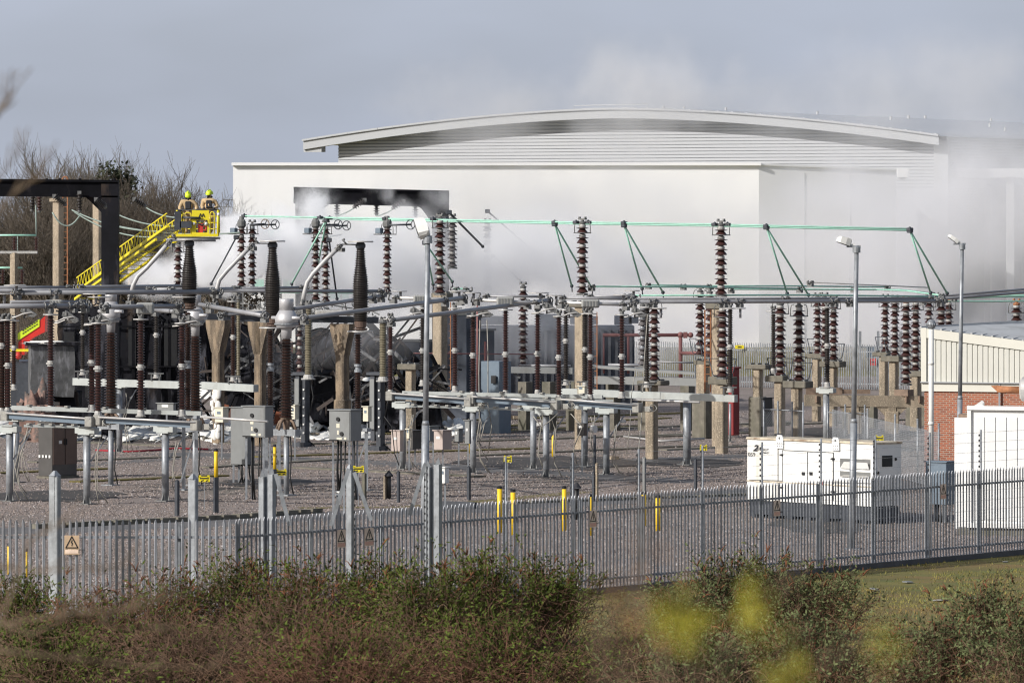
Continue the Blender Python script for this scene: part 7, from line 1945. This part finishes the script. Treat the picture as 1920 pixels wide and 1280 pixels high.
for x in (1503, 1518): panel(x - 3, x + 3, 884, 890, .03, 'black', 'handle')
for (y0, y1) in ((860, 877), (884, 893)):
    panel(1574, 1632, y0, y1, .014, 'hoodd', 'vent_opening', th=.01)
    for k in range(1):
        a, b = fpx(1575), fpx(1631); z1, z0 = zat(y0 + 2, 60.4), zat(y1, 60.4)
        mb = MB(); mb.prism([gq(a, z0, .03), gq(b, z0, .03), gq(b, z1 - .04, .10), gq(a + .25, z1 - .04, .10)], -gb * .015); mb.build('vent_hood', M['genw'], gn)
for x in (1457, 1567):
    a = fpx(x); z = ZG; q = gq(a, z, .03)
    mb = MB(); w2 = .16; mb.prism([q + gd * -w2 + Vector((0, 0, -.24)), q + gd * w2 + Vector((0, 0, -.24)), q + gd * w2 + Vector((0, 0, .08)), q + gd * w2 * .6 + Vector((0, 0, .18)), q - gd * w2 * .6 + Vector((0, 0, .18)), q - gd * w2 + Vector((0, 0, .08))][::-1], -gb * .03)
    lg = mb.build('lifting_lug', M['white'], gn); mb = MB(); mb.cyl(q - gb * .031 + Vector((0, 0, .08)), q - gb * .036 + Vector((0, 0, .08)), .04, None, 10)
    for i in range(3):
        for j in range(2): mb.cyl(q - gb * .031 + gd * (i - 1) * .09 + Vector((0, 0, -.08 - j * .09)), q - gb * .045 + gd * (i - 1) * .09 + Vector((0, 0, -.08 - j * .09)), .014, None, 6)
    mb.build('hole', M['fit'], lg)
panel(1390, 1636, 905, 907, .016, 'genrim', 'seam')
mb = MB(); q = gq(.9, ZG + .12, -.5); mb.cyl(q, q + Vector((0, 0, .06)), .13, None, 12); mb.build('filler_cap', M['black'], gn)
e1 = gc0 + gb * WG                              # dark end: door with window
mb = MB(); q = gc0 + gb * WG * .5 + gd * .012; mb.box((q.x, q.y, 1.55), (.02, WG * .62, 1.6), rz); dr = mb.build('end_door', M['genw'], gn)
mb = MB(); q = gc0 + gb * WG * .48 + gd * .03; mb.box((q.x, q.y, 1.95), (.02, WG * .36, .34), rz); mb.build('window', M['black'], dr)
mb = MB()
for (v, z) in ((.15, 1.6), (.78, 2.0)): q = gc0 + gb * WG * v + gd * .03; mb.sphere((q.x, q.y, z), .05, 6, 4)
mb.build('handle', M['black'], dr)
up = Vector((0, 0, 1))
sx_ = lambda x, y, o=.022: gq(fpx(x), zat(y, 59.3), o)
text('2', .27, sx_(1402, 844), gd, up, M['kitdark'], gn, shear=.35, bold=.008, cw=1.5)
text('ENERGY', .11, sx_(1410, 843), gd, up, M['kitdark'], gn, shear=.4, cw=1.3)
text('Power', .13, sx_(1416, 848.5), gd, up, M['kitdark'], gn, shear=.6, cw=1.2)
text('059', .17, sx_(1392, 854), gd, up, M['fit'], gn, cw=1.35)
panel(1538, 1541, 902, 908, .03, 'redcan', 'stop_button')
# ---------------------------------------------------------------- chain link fence
def chain(label, A, B_, h, posts, group='chain link fences', rail=True):
    A, B_ = Vector(A), Vector(B_); d = B_ - A; L = d.length; d.normalize()
    t = thing('chain_link_fence', label, 'fence', (A + B_) / 2, group)
    mb = MB(); st = .13; k = -h
    while k < L:
        for sg in (1, -1):
            a0, b0 = k, k + h
            za, zb = (0, h) if sg > 0 else (h, 0)
            ta = max(0, a0); tb = min(L, b0)
            if tb - ta < .02: continue
            f = lambda q: za + (zb - za) * (q - a0) / h
            mb.tube([A + d * ta + Vector((0, 0, .08 + f(ta))), A + d * tb + Vector((0, 0, .08 + f(tb)))], .0045, 3, False)
        k += st
    mb.build('mesh', M['galv'], t)
    for q in posts:
        p = A + d * L * q; mb = MB(); mb.cyl(p, p + Vector((0, 0, h + .35)), .035, None, 8); mb.sphere(p + Vector((0, 0, h + .37)), .045, 6, 4); mb.build('post', M['galv'], t)
    if rail: mb = MB(); mb.cyl(A + Vector((0, 0, h + .05)), B_ + Vector((0, 0, h + .05)), .025, None, 6); mb.build('rail', M['galv'], t)
chain('chain link gate panel left of the steel tube behind the generator', G(1432, 46.5), G(1506, 47), 1.75, (0, .36, .72, 1))
chain('low chain link panel between the steel tube and the middle lamp post', G(1552, 45.5), G(1625, 45.8), 1.45, (0, .45, .95))
chain('chain link fence from the middle lamp to the brick building', G(1560, 48), G(1760, 54), 1.95, (.36, .62, .82, 1), rail=False)
# ---------------------------------------------------------------- bollards and marker posts
BO = 'yellow marker posts'
def marker(x, yt, yb, label, w_=.13, ysplit=None, m='bollard', black_cap=True, s=None):
    s = s or SB(yb); p = G(x, s); z = zat(yt, s)
    t = thing('marker_post', label, 'marker post', p, BO)
    zb = 0 if ysplit is None else zat(ysplit, s)
    mb = MB(); mb.cyl(p + Vector((0, 0, zb)), p + Vector((0, 0, z - .06)), w_ / 2, None, 12); mb.build('sleeve', M[m], t)
    if black_cap: mb = MB(); mb.lathe([(w_ * .52, 0), (w_ * .54, .06), (w_ * .3, .09), (0, .09)], p + Vector((0, 0, z - .08)), 12); mb.build('cap', M['black'], t)
    if ysplit is not None: mb = MB(); mb.box((p.x, p.y, zb / 2), (w_ * 1.05, w_ * .9, zb), .5); mb.build('stem', M['dsteel'], t)
marker(405, 841, 962, 'yellow topped post on a tall dark stem left of the tall grey cabinet', .13, 894)
marker(515, 833, 950, 'narrow yellow marker rising behind the left double gate post', .10, 879)
marker(937, 911, 1000, 'thick yellow marker, left one of the close pair behind the fence', .15, None)
marker(962, 917, 1004, 'thick yellow marker, right one of the close pair behind the fence', .15, None)
marker(1058, 911, 996, 'yellow marker with black cap left of the mushroom vent and plaque', .14, None)
marker(1107, 926, 1006, 'narrow yellow marker just above the middle danger plaque', .10, None)
marker(1207, 922, 988, 'narrow yellow marker, left one of two in the middle right of the fence', .16, None)
marker(1234, 928, 996, 'narrow yellow marker, right one of two in the middle right of the fence', .16, None)
marker(17, 1018, 1078, 'yellow marker at the left edge behind the fence', .09, None)
marker(50, 1028, 1084, 'thin yellow marker second from the left edge', .05, None)
marker(58, 1029, 1082, 'thin yellow marker third from the left edge', .05, None)
marker(1037, 812, 857, 'pale yellow sleeve on a stay wire right of the close tube columns', .11, None, black_cap=False)
marker(879, 829, 850, 'short pale yellow sleeve behind the tube column right of the lamp', .1, None, black_cap=False)
DPG = 'plain dark steel and timber posts'
for i, (x, yt, yb, w_, m, lab) in enumerate([(332, 901, 968, .12, 'dsteel', 'plain dark steel post left of the bluish gate post'), (722, 893, 936, .10, 'conc', 'stubby timber post beside the black mushroom vent'), (747, 884, 944, .09, 'dsteel', 'dark leaning steel post right of the black mushroom vent'),
        (683, 887, 948, .12, 'conc2', 'dark square post right of the slim gate post'), (879, 875, 938, .11, 'dsteel', 'dark steel post right of the broadest gate post'), (1072, 866, 950, .1, 'dsteel', 'dark steel post left of the electric fence post in the middle'),
        (1119, 869, 940, .09, 'conc', 'timber post just right of the black pole in the middle'), (1113, 885, 940, .09, 'dsteel', 'dark pole beside the timber post in the middle'), (1208, 858, 922, .10, 'cab', 'grey post between the tan pedestal and the fence'),
        (1304, 860, 918, .10, 'dsteel', 'dark slightly leaning post below the thick tube column'), (1365, 690, 740, .05, 'galv', 'thin rail beside the box beam end')]):
    s = SB(yb); p = G(x, s); z = zat(yt, s); mb = MB(); mb.box((p.x, p.y, z / 2), (w_, w_, z), YA, .01); mb.prism([Vector((p.x - w_ / 2, p.y - w_ / 2, z)), Vector((p.x + w_ / 2, p.y - w_ / 2, z)), Vector((p.x, p.y - w_ / 2, z + .05))], (0, w_, 0))
    tag(mb.build('short_post', M[m], loc=p), lab, 'post', DPG)
for i, (x, yt, yb) in enumerate([(729, 882, 936), (1081, 904, 975)]):
    s = SB(yb); p = G(x, s); z = zat(yt, s); t = thing('mushroom_vent', ['black mushroom topped vent post beside a timber stub', 'black mushroom topped vent behind the fence in the middle'][i], 'vent', p, 'mushroom topped vents')
    mb = MB(); mb.cyl(p, p + Vector((0, 0, z - .1)), .075, None, 12); mb.build('pipe', M['black'], t); mb = MB(); mb.lathe([(.14, z - .2), (.15, z - .15), (.02, z)], p, 12); mb.build('hood', M['kitdark'], t)
TG2 = 'small yellow hazard tags'
for i, (x, y, s, lab) in enumerate([(383, 898, 58, 'yellow hazard tag left of the yellow topped post'), (527, 886, 57, 'yellow hazard tag beside the double gate post'), (672, 880, 57, 'yellow hazard tag between the braces of the slim gate post'), (952, 861, 58, 'yellow hazard tag on the electric fence post above the yellow pair'),
        (1319, 840, 52, 'yellow hazard tag on the electric fence post below the steel tube'), (1649, 823, 58, 'yellow hazard tag behind the right end of the generator')]):
    p = W(x, y, s); t = thing('hazard_tag', lab, 'sign', p, TG2); wd = .36 if i < 3 else .26
    mb = MB(); mb.box(p, (wd, .02, .17)); mb.box(p + Vector((-wd * .38, 0, .1)), (wd * .2, .02, .06)); mb.box(p + Vector((wd * .38, 0, .1)), (wd * .2, .02, .06)); mb.build('plate', M['yellow'], t)
    mb = MB(); mb.box(p + Vector((0, -.015, .03)), (wd * .8, .01, .04)); mb.beam(p + Vector((-wd * .3, -.015, -.06)), p + Vector((-.02, -.015, -.03)), .01, .03); mb.beam(p + Vector((.05, -.015, -.06)), p + Vector((wd * .35, -.015, -.03)), .01, .03); mb.build('marking', M['black'], t)
    mb = MB(); mb.beam(p + Vector((0, .03, 0)), Vector((p.x, p.y + .03, 0)), .02, .02); mb.build('stake', M['galv'], t)
mb = MB(); mb.box(G(855, 57.5) + Vector((.1, 0, .12)), (1.3, .2, .2), YA); tag(mb.build('sleeper', M['dsteel'], loc=G(855, 57.5)), 'dark sleeper lying on the gravel right of the broadest gate post', 'sleeper')
# low slotted rails right of the mushroom (white box stand)
t = thing('slotted_rails', 'two slotted rails standing below the right control box', 'rails', G(632, 62)); 
for x in (625, 645): mb = MB(); p = G(x, 62); mb.box((p.x, p.y, .75), (.07, .05, 1.5)); mb.build('rail', M['galv'], t)
mb = MB(); mb.beam(G(625, 62) + Vector((0, 0, 1.1)), G(645, 62) + Vector((0, 0, 1.1)), .04, .05); mb.build('crossbar', M['galv'], t)

# litter on the grass
for i, (x, y, lab) in enumerate([(1884, 1054, 'crumpled pale litter on the grass near the fence at the right'), (1702, 1093, 'flat pale litter strip on the grass'), (1640, 1108, 'small pale litter scrap on the grass left of the strip'), (1765, 1127, 'pale broken stick on the grass'), (1822, 1122, 'tiny pale litter scrap right of the broken stick')]):
    s = SB(y); mb = MB(); rough(mb, G(x, s) + Vector((0, 0, .04)), ((.12, .18, .08, .3, .08)[i], .3, .03), .3 * i, i + 3, .06, 3); tag(mb.build('litter', M['cab'], loc=G(x, s)), lab, 'litter', 'litter on the grass')

# ---------------------------------------------------------------- shrubs
def leaf(mb, q, d, L, wd, rng):
    u, v, _ = basis(d); a = rng.uniform(0, PI); e = u * math.cos(a) + v * math.sin(a)
    mb.add([q, q + d * L * .45 + e * wd / 2 + v * .004, q + d * L, q + d * L * .45 - e * wd / 2], [(0, 1, 2, 3)])
M['cane'] = mat('pale_cane', (0.24, 0.16, 0.09), .8, 0, .3, 2)
W_ = lambda q: q > 280
def shrub(x, s, ytop, wpx, label, seed, green=1.0, sticks=1.0, seeds=10, pale=False, name='buddleia_bush', stickm='sticks', group='scrubby buddleia bushes in front of the fence', low=False):
    rng = random.Random(seed); p = G(x, s); H = zat(ytop, s); Wd = wpx / s / 2
    t = thing(name, label, 'bush', p, group)
    st = MB(); lf = MB(); heads = []
    nst = int(95 * sticks * max(1, Wd))
    for i in range(nst):
        a = rng.uniform(0, 2 * PI); rr = abs(rng.gauss(0, .45)) * Wd
        b = p + Vector((math.cos(a) * rr * .8, math.sin(a) * rr * 1.2, 0))
        k = max(.25, 1 - (rr / Wd) ** 2 * .6) * rng.uniform(.6, 1.0)
        if rng.random() < .07 and not low: k *= 1.22
        tip = p + Vector((math.cos(a) * (rr * 1.5 + .25), math.sin(a) * rr * 1.6, H * k))
        mid = lerp(b, tip, .5) + Vector((rng.uniform(-.3, .3), rng.uniform(-.3, .3), .18 * H))
        pts = []
        for j in range(8):
            u = j / 7; pts.append(lerp(lerp(b, mid, u), lerp(mid, tip, u), u) + Vector((rng.uniform(-.04, .04), rng.uniform(-.04, .04), 0)))
        st.tube(pts, rng.uniform(.006, .014), 3, False, taper=.004)
        if rng.random() < .8:
            for j in range(2, 8):
                for _ in range(int(1 + 5 * green * (j / 7))):
                    if rng.random() > green + .15: continue
                    q = pts[j] + Vector((rng.uniform(-.10, .10), rng.uniform(-.10, .10), rng.uniform(-.14, .10)))
                    d = ((pts[j] - pts[j - 1]).normalized() * .5 + Vector((rng.uniform(-1, 1), rng.uniform(-1, 1), rng.uniform(-.6, .9)))).normalized()
                    leaf(lf, q, d, rng.uniform(.07, .15), rng.uniform(.025, .045), rng)
        for j in range(2, 7):      # side twigs
            if rng.random() < .8:
                d = Vector((rng.uniform(-1, 1), rng.uniform(-1, 1), rng.uniform(-.4, .9))).normalized() * rng.uniform(.2, .6)
                e = pts[j] + d; st.tube([pts[j], lerp(pts[j], e, .5) + Vector((0, 0, rng.uniform(-.05, .06))), e], .0055, 3, False, taper=.003)
                for _ in range(int(4 * green)): leaf(lf, lerp(pts[j], e, rng.uniform(.3, 1)), Vector((rng.uniform(-1, 1), rng.uniform(-1, 1), rng.uniform(-.3, 1))).normalized(), rng.uniform(.06, .13), rng.uniform(.022, .04), rng)
        if rng.random() < seeds / 40.0:
            e = pts[-1]; d = (pts[-1] - pts[-2]).normalized(); n = rng.randint(1, 3)
            for _ in range(n):
                dd = (d + Vector((rng.uniform(-1, 1), rng.uniform(-.6, .6), rng.uniform(-.2, .6)))).normalized() * rng.uniform(.12, .26)
                sd = MB(); sd.tube([e, e + dd * .5 + Vector((0, 0, .02)), e + dd + Vector((0, 0, -.02))], rng.uniform(.012, .020), 5, True, taper=.006); heads.append(sd)
    # dense tangle inside
    for i in range(int(260 * sticks * max(1, Wd))):
        a = rng.uniform(0, 2 * PI); rr = math.sqrt(rng.random()) * Wd * .95; z = rng.uniform(.02, .70) * H * (1 - (rr / Wd) ** 2 * .5)
        q = p + Vector((math.cos(a) * rr, math.sin(a) * rr, z)); d = Vector((rng.uniform(-1, 1), rng.uniform(-1, 1), rng.uniform(-.5, .8))).normalized() * rng.uniform(.2, .5)
        st.tube([q - d, q + Vector((0, 0, .06)), q + d], .0045, 3, False)
    ar = MB()
    for i in range(9 if W_(wpx) else 4):      # long arching canes
        a = rng.uniform(0, 2 * PI); b = p + Vector((rng.uniform(-.8, .8) * Wd, rng.uniform(-.6, .6), H * .25)); e = b + Vector((math.cos(a) * rng.uniform(.5, 1.3), math.sin(a) * .6, rng.uniform(-.2, .5)))
        m_ = lerp(b, e, .5) + Vector((0, 0, rng.uniform(.45, .85) * H * .8)); ar.tube([lerp(lerp(b, m_, k / 9), lerp(m_, e, k / 9), k / 9) for k in range(10)], .009, 4, True, taper=.004)
    ar.build('canes', M['cane'], t)
    st.build('stems', M[stickm], t)
    if lf.v: lf.build('leaves', M['leaf2' if pale else 'leaf'], t)
    for sd in heads[:90]: sd.build('dead_flower_head', M['seed'], t)
shr = [  # x, s, ytop, width px, green, sticks, seeds, pale
    (40, 88, 1075, 210, .9, 1.0, 3, False, 'green leafy bush at the bottom left corner'), (215, 90, 1085, 230, .35, 1.1, 6, False, 'brownish bush below the squarish danger plaque'),
    (330, 86, 1065, 230, .5, 1.0, 6, False, 'bush in front of the bluish gate post'), (450, 85, 1042, 210, .9, 1.0, 10, False, 'bush in front of the left double gate post'),
    (570, 86, 1045, 230, .6, 1.0, 10, False, 'bush left of the slim braced gate post'), (690, 84, 1038, 170, 1.0, .8, 10, False, 'narrow leafy bush with rusty flower heads below the right control box'),
    (790, 87, 1050, 230, 1.0, 1.0, 10, False, 'bush in front of the broadest gate post'), (910, 86, 1028, 230, 1.1, 1.0, 12, False, 'bush below the close pair of yellow markers'),
    (1025, 85, 1040, 210, 1.1, 1.0, 10, False, 'bush left of the bare brown gap'), (330, 96, 1150, 420, .2, 1.8, 0, False, 'lower brown bramble mass at the left'),
    (640, 98, 1160, 420, .3, 1.8, 0, False, 'lower tangled bramble mass in the middle left'), (930, 98, 1150, 380, .6, 1.6, 0, False, 'lower green tangle left of the brown gap'),
    (90, 99, 1160, 340, .7, 1.3, 0, False, 'lower leafy tangle at the bottom left'),
    (1150, 97, 1170, 200, .25, 1.3, 0, False, 'low reddish brown bramble filling the gap between the bushes'), (150, 92, 1110, 260, .3, 1.2, 2, False, 'dead reddish bramble patch below the leftmost gate post'),
    (520, 93, 1110, 300, .3, 1.4, 2, False, 'reddish bramble tangle in front of the left bushes'), (1265, 88, 1085, 190, 1.0, .8, 8, True, 'pale green bush right of the bare brown gap'), (1350, 84, 1045, 190, 1.1, .8, 12, True, 'pale leafy bush below the left end of the generator'),
    (1440, 84, 1030, 170, 1.1, .8, 14, True, 'tall spiky bush below the second danger plaque from the right'), (1540, 84, 1065, 190, 1.0, .8, 12, True, 'pale bush at the edge of the open grass'),
    (1500, 98, 1150, 330, .8, 1.2, 2, True, 'low dark tangle below the pale bushes'), (1300, 100, 1180, 300, .7, 1.1, 0, True, 'lowest tangle right of the bare gap'),
    (1850, 90, 1090, 230, 1.1, .9, 10, True, 'separate leafy bush at the right edge of the grass'), (1760, 96, 1150, 250, .9, .9, 8, True, 'low bush at the bottom right'), (1930, 98, 1130, 220, 1.1, 1.0, 6, True, 'bush cut by the bottom right corner')]
for i, (x, s, yt, w_, g, st_, sd_n, pl_, lab) in enumerate(shr):
    shrub(x, s, yt, w_, lab, 100 + i, g, st_, sd_n, pl_, stickm='sticks2' if i % 3 == 0 else 'sticks')
# grass blades
mb = MB(); rng = random.Random(5)
for k in range(26000):
    x = rng.uniform(1050, 1960); yy = rng.uniform(1045, 1290); s = SB(yy)
    p = G(x, s)
    if (p - FB).cross(FA - FB).z < 0 and p.y > lerp(FB, FA, (p.x - FB.x) / (FA.x - FB.x)).y - .3: continue
    if mnoise.noise(Vector((p.x * .35, p.y * .2, 0))) < -.15 and rng.random() < .75: continue
    h = rng.uniform(.03, .10); a = rng.uniform(0, PI); w_ = .012
    mb.add([p + Vector((-w_ * math.cos(a), -w_ * math.sin(a), 0)), p + Vector((w_ * math.cos(a), w_ * math.sin(a), 0)), p + Vector((rng.uniform(-.05, .05), rng.uniform(-.05, .05), h))], [(0, 1, 2)])
M['blade'] = mat('grass_blade', (0.20, 0.18, 0.04), .8, 0, .4, .5, lo=.35, hi=.65)
overlay(M['blade'], (.26, .18, .05), .3, .48, .62)
tag(mb.build('grass', M['blade'], loc=G(1500, 80)), 'short mossy winter grass in front of the palisade at the right', 'grass', kind='stuff')

# ---------------------------------------------------------------- out of focus saplings close to the camera
def near(x, y, D): return W(x, y, F / D)
def sapling(label, D, xroot, stems, m, buds=None, seed=0, r=.006):
    rng = random.Random(seed); root = Vector(((xroot - 960) * D / F, D, 0))
    t = thing('sapling', label, 'sapling', root, 'blurred saplings close to the lens')
    fork = Vector((root.x, D, near(0, 1500, D).z))
    mb = MB(); mb.tube([root, root + Vector((.05, 0, fork.z * .5)), fork], .03, 7, True, taper=.015); mb.build('trunk', M[m], t)
    mb = MB(); bd = MB()
    for pts in stems:
        P = [near(a, b, D * rng.uniform(.99, 1.01)) for a, b in pts]; P = [fork] + P
        mb.tube(P, r * 1.4, 5, True, taper=r * .5)
        for k in range(1, len(P)):
            for _ in range(3):
                q = lerp(P[k - 1], P[k], rng.random()); d = (P[k] - P[k - 1]).normalized() * .08 + Vector((rng.uniform(-.06, .06), 0, rng.uniform(-.02, .08)))
                if k > 1: mb.tube([q, q + d], r * .5, 4)
    mb.build('branches', M[m], t)
    if buds:
        for (x, y, n, sp) in buds:
            c = near(x, y, D)
            for _ in range(n):
                q = c + Vector((rng.gauss(0, sp), rng.gauss(0, sp), rng.gauss(0, sp * 1.1))); leaf(bd, q, Vector((rng.uniform(-1, 1), rng.uniform(-1, 1), rng.uniform(-1, 1))).normalized(), .016, .011, rng)
        tag(bd.build('buds', M['bud'], t), kind='stuff')
M['bud'] = mat('spring_bud', (0.40, 0.36, 0.03), .7, 0, .2, 4)
M['twig'] = mat('near_twig', (0.17, 0.12, 0.075), .85, 0, .2, 4)
sapling('blurred sapling twigs with brown tips crossing the left side close to the lens', 22, -260, [
    [(-60, 1320), (60, 1010), (160, 960)], [(-40, 1180), (120, 1150), (250, 1140), (420, 1090)], [(-60, 1140), (60, 1190), (140, 1150), (230, 1180), (330, 1170)],
    [(-80, 1210), (100, 1230), (260, 1250), (420, 1250)], [(-60, 1060), (80, 1070), (230, 1060)], [(-100, 900), (-60, 420), (0, 330), (35, 290)], [(-80, 500), (-20, 240), (15, 190), (22, 130)], [(-80, 300), (-10, 215), (30, 165)],
    [(-60, 460), (30, 360), (70, 330), (100, 290)]], 'twig', seed=3, r=.006)
M['rustbud'] = mat('brown_bud', (0.30, 0.15, 0.05), .8, 0, .3, 4)
sapling('blurred yellow budded sapling at the bottom right close to the lens', 8.5, 1330, [
    [(1300, 1200), (1270, 1130)], [(1360, 1220), (1420, 1140)], [(1450, 1270), (1480, 1260)], [(1500, 1250), (1650, 1210)], [(1190, 1100), (1165, 1180)]], 'twig',
    buds=[(1262, 1160, 44, .017), (1288, 1186, 30, .016), (1412, 1142, 44, .016), (1470, 1268, 34, .018), (1650, 1205, 14, .014), (1340, 1215, 10, .03)], seed=6, r=.003)

# ---------------------------------------------------------------- loose stones of the gravel
import numpy as np
def stones():
    rg = np.random.default_rng(3); N = 210000
    x = rg.uniform(-60, 1990, N); y = rg.uniform(770, 1150, N) ; s = (y - HZ) / HC
    X = (x - 960) / s; Y = F / s
    # keep stones inside the fence
    e = FA - FB; side = (X - FB.x) * e.y - (Y - FB.y) * e.x
    ok = ((side < -3) | (X < FB.x)) & (Y > FB.y * .0 + 1)
    ok &= ~((X < FB.x) & (Y < FB.y + .3))
    rd = np.interp(x, [-300, 300, 800, 1200, 1500, 2300], [1010, 985, 958, 936, 918, 880]); ok &= (np.abs(y - rd) > 6.5) | (rg.random(N) < .04)
    rd = np.interp(x, [300, 700, 1000, 1300], [850, 868, 885, 905], -99, -99); ok &= (np.abs(y - rd) > 3.6) | (rg.random(N) < .1)
    rd = np.interp(x, [1180, 1700], [865, 842], -99, -99); ok &= (np.abs(y - rd) > 3.6) | (rg.random(N) < .1)
    for (px, py, pw, ph) in [(500, 905, 3.5, 1.6), (1030, 868, 7.5, 3.0), (230, 822, 6, 3), (1600, 812, 6, 3), (100, 930, 5, 2.0), (1300, 868, 4, 2), (1540, 985, 3.2, 2.5)]:
        c = G(px, SB(py)); ok &= (((X - c.x) / (pw * .5)) ** 2 + ((Y - c.y) / (ph * 2.2)) ** 2 > 1) | (rg.random(N) < .25)
    cl = np.sin(X * .9 + 3 * np.sin(Y * .11)) * np.sin(Y * .23 + 2 * np.sin(X * .31)); ok &= (cl > -.35) | (rg.random(N) < .35)
    X, Y = X[ok], Y[ok]; N = len(X)
    r = rg.uniform(.022, .060, N); h = r * rg.uniform(.5, 1.0, N); a = rg.uniform(0, 6.28, N)
    V = np.zeros((N, 4, 3))
    for k in range(3):
        V[:, k, 0] = X + r * np.cos(a + k * 2.094); V[:, k, 1] = Y + r * np.sin(a + k * 2.094); V[:, k, 2] = .01
    V[:, 3, 0] = X + r * .3 * np.cos(a); V[:, 3, 1] = Y + r * .3 * np.sin(a); V[:, 3, 2] = .014 + h
    o = np.array([0, F / 55, 0]); V -= o
    T_ = np.array([[0, 1, 3], [1, 2, 3], [2, 0, 3]]); Fc = (np.arange(N)[:, None, None] * 4 + T_[None]).reshape(-1)
    me = bpy.data.meshes.new('loose_stones'); me.vertices.add(N * 4); me.vertices.foreach_set('co', V.reshape(-1))
    me.loops.add(len(Fc)); me.loops.foreach_set('vertex_index', Fc.astype(np.int32)); me.polygons.add(N * 3)
    me.polygons.foreach_set('loop_start', np.arange(0, N * 9, 3, dtype=np.int32)); me.polygons.foreach_set('loop_total', np.full(N * 3, 3, dtype=np.int32))
    me.update(calc_edges=True); me.validate()
    m = mat('stone_chips', (0.23, 0.185, 0.16), .95, 0, .5, 7.0, lo=.38, hi=.62)
    overlay(m, (0.55, 0.50, 0.48), 9.0, .56, .62); overlay(m, (0.07, 0.06, 0.055), 11.0, .56, .62)
    me.materials.append(m); ob = bpy.data.objects.new('loose_stones', me); COL.objects.link(ob); ob.location = (0, F / 55, 0)
    tag(ob, 'loose pinkish gravel stones covering the yard', 'gravel', kind='stuff')
stones()

def brown_sapling():
    global M
    keep = M['bud']; M['bud'] = M['rustbud']
    sapling('blurred brown leaved sapling in the gap between the bushes close to the lens', 9.5, 1150, [[(1150, 1250), (1160, 1120)], [(1180, 1240), (1200, 1040), (1205, 900)], [(1120, 1260), (1130, 1160)]], 'twig',
        buds=[(1160, 1125, 20, .022), (1185, 1165, 12, .022), (1203, 1010, 3, .02)], seed=9, r=.003)
    M['bud'] = keep
brown_sapling()
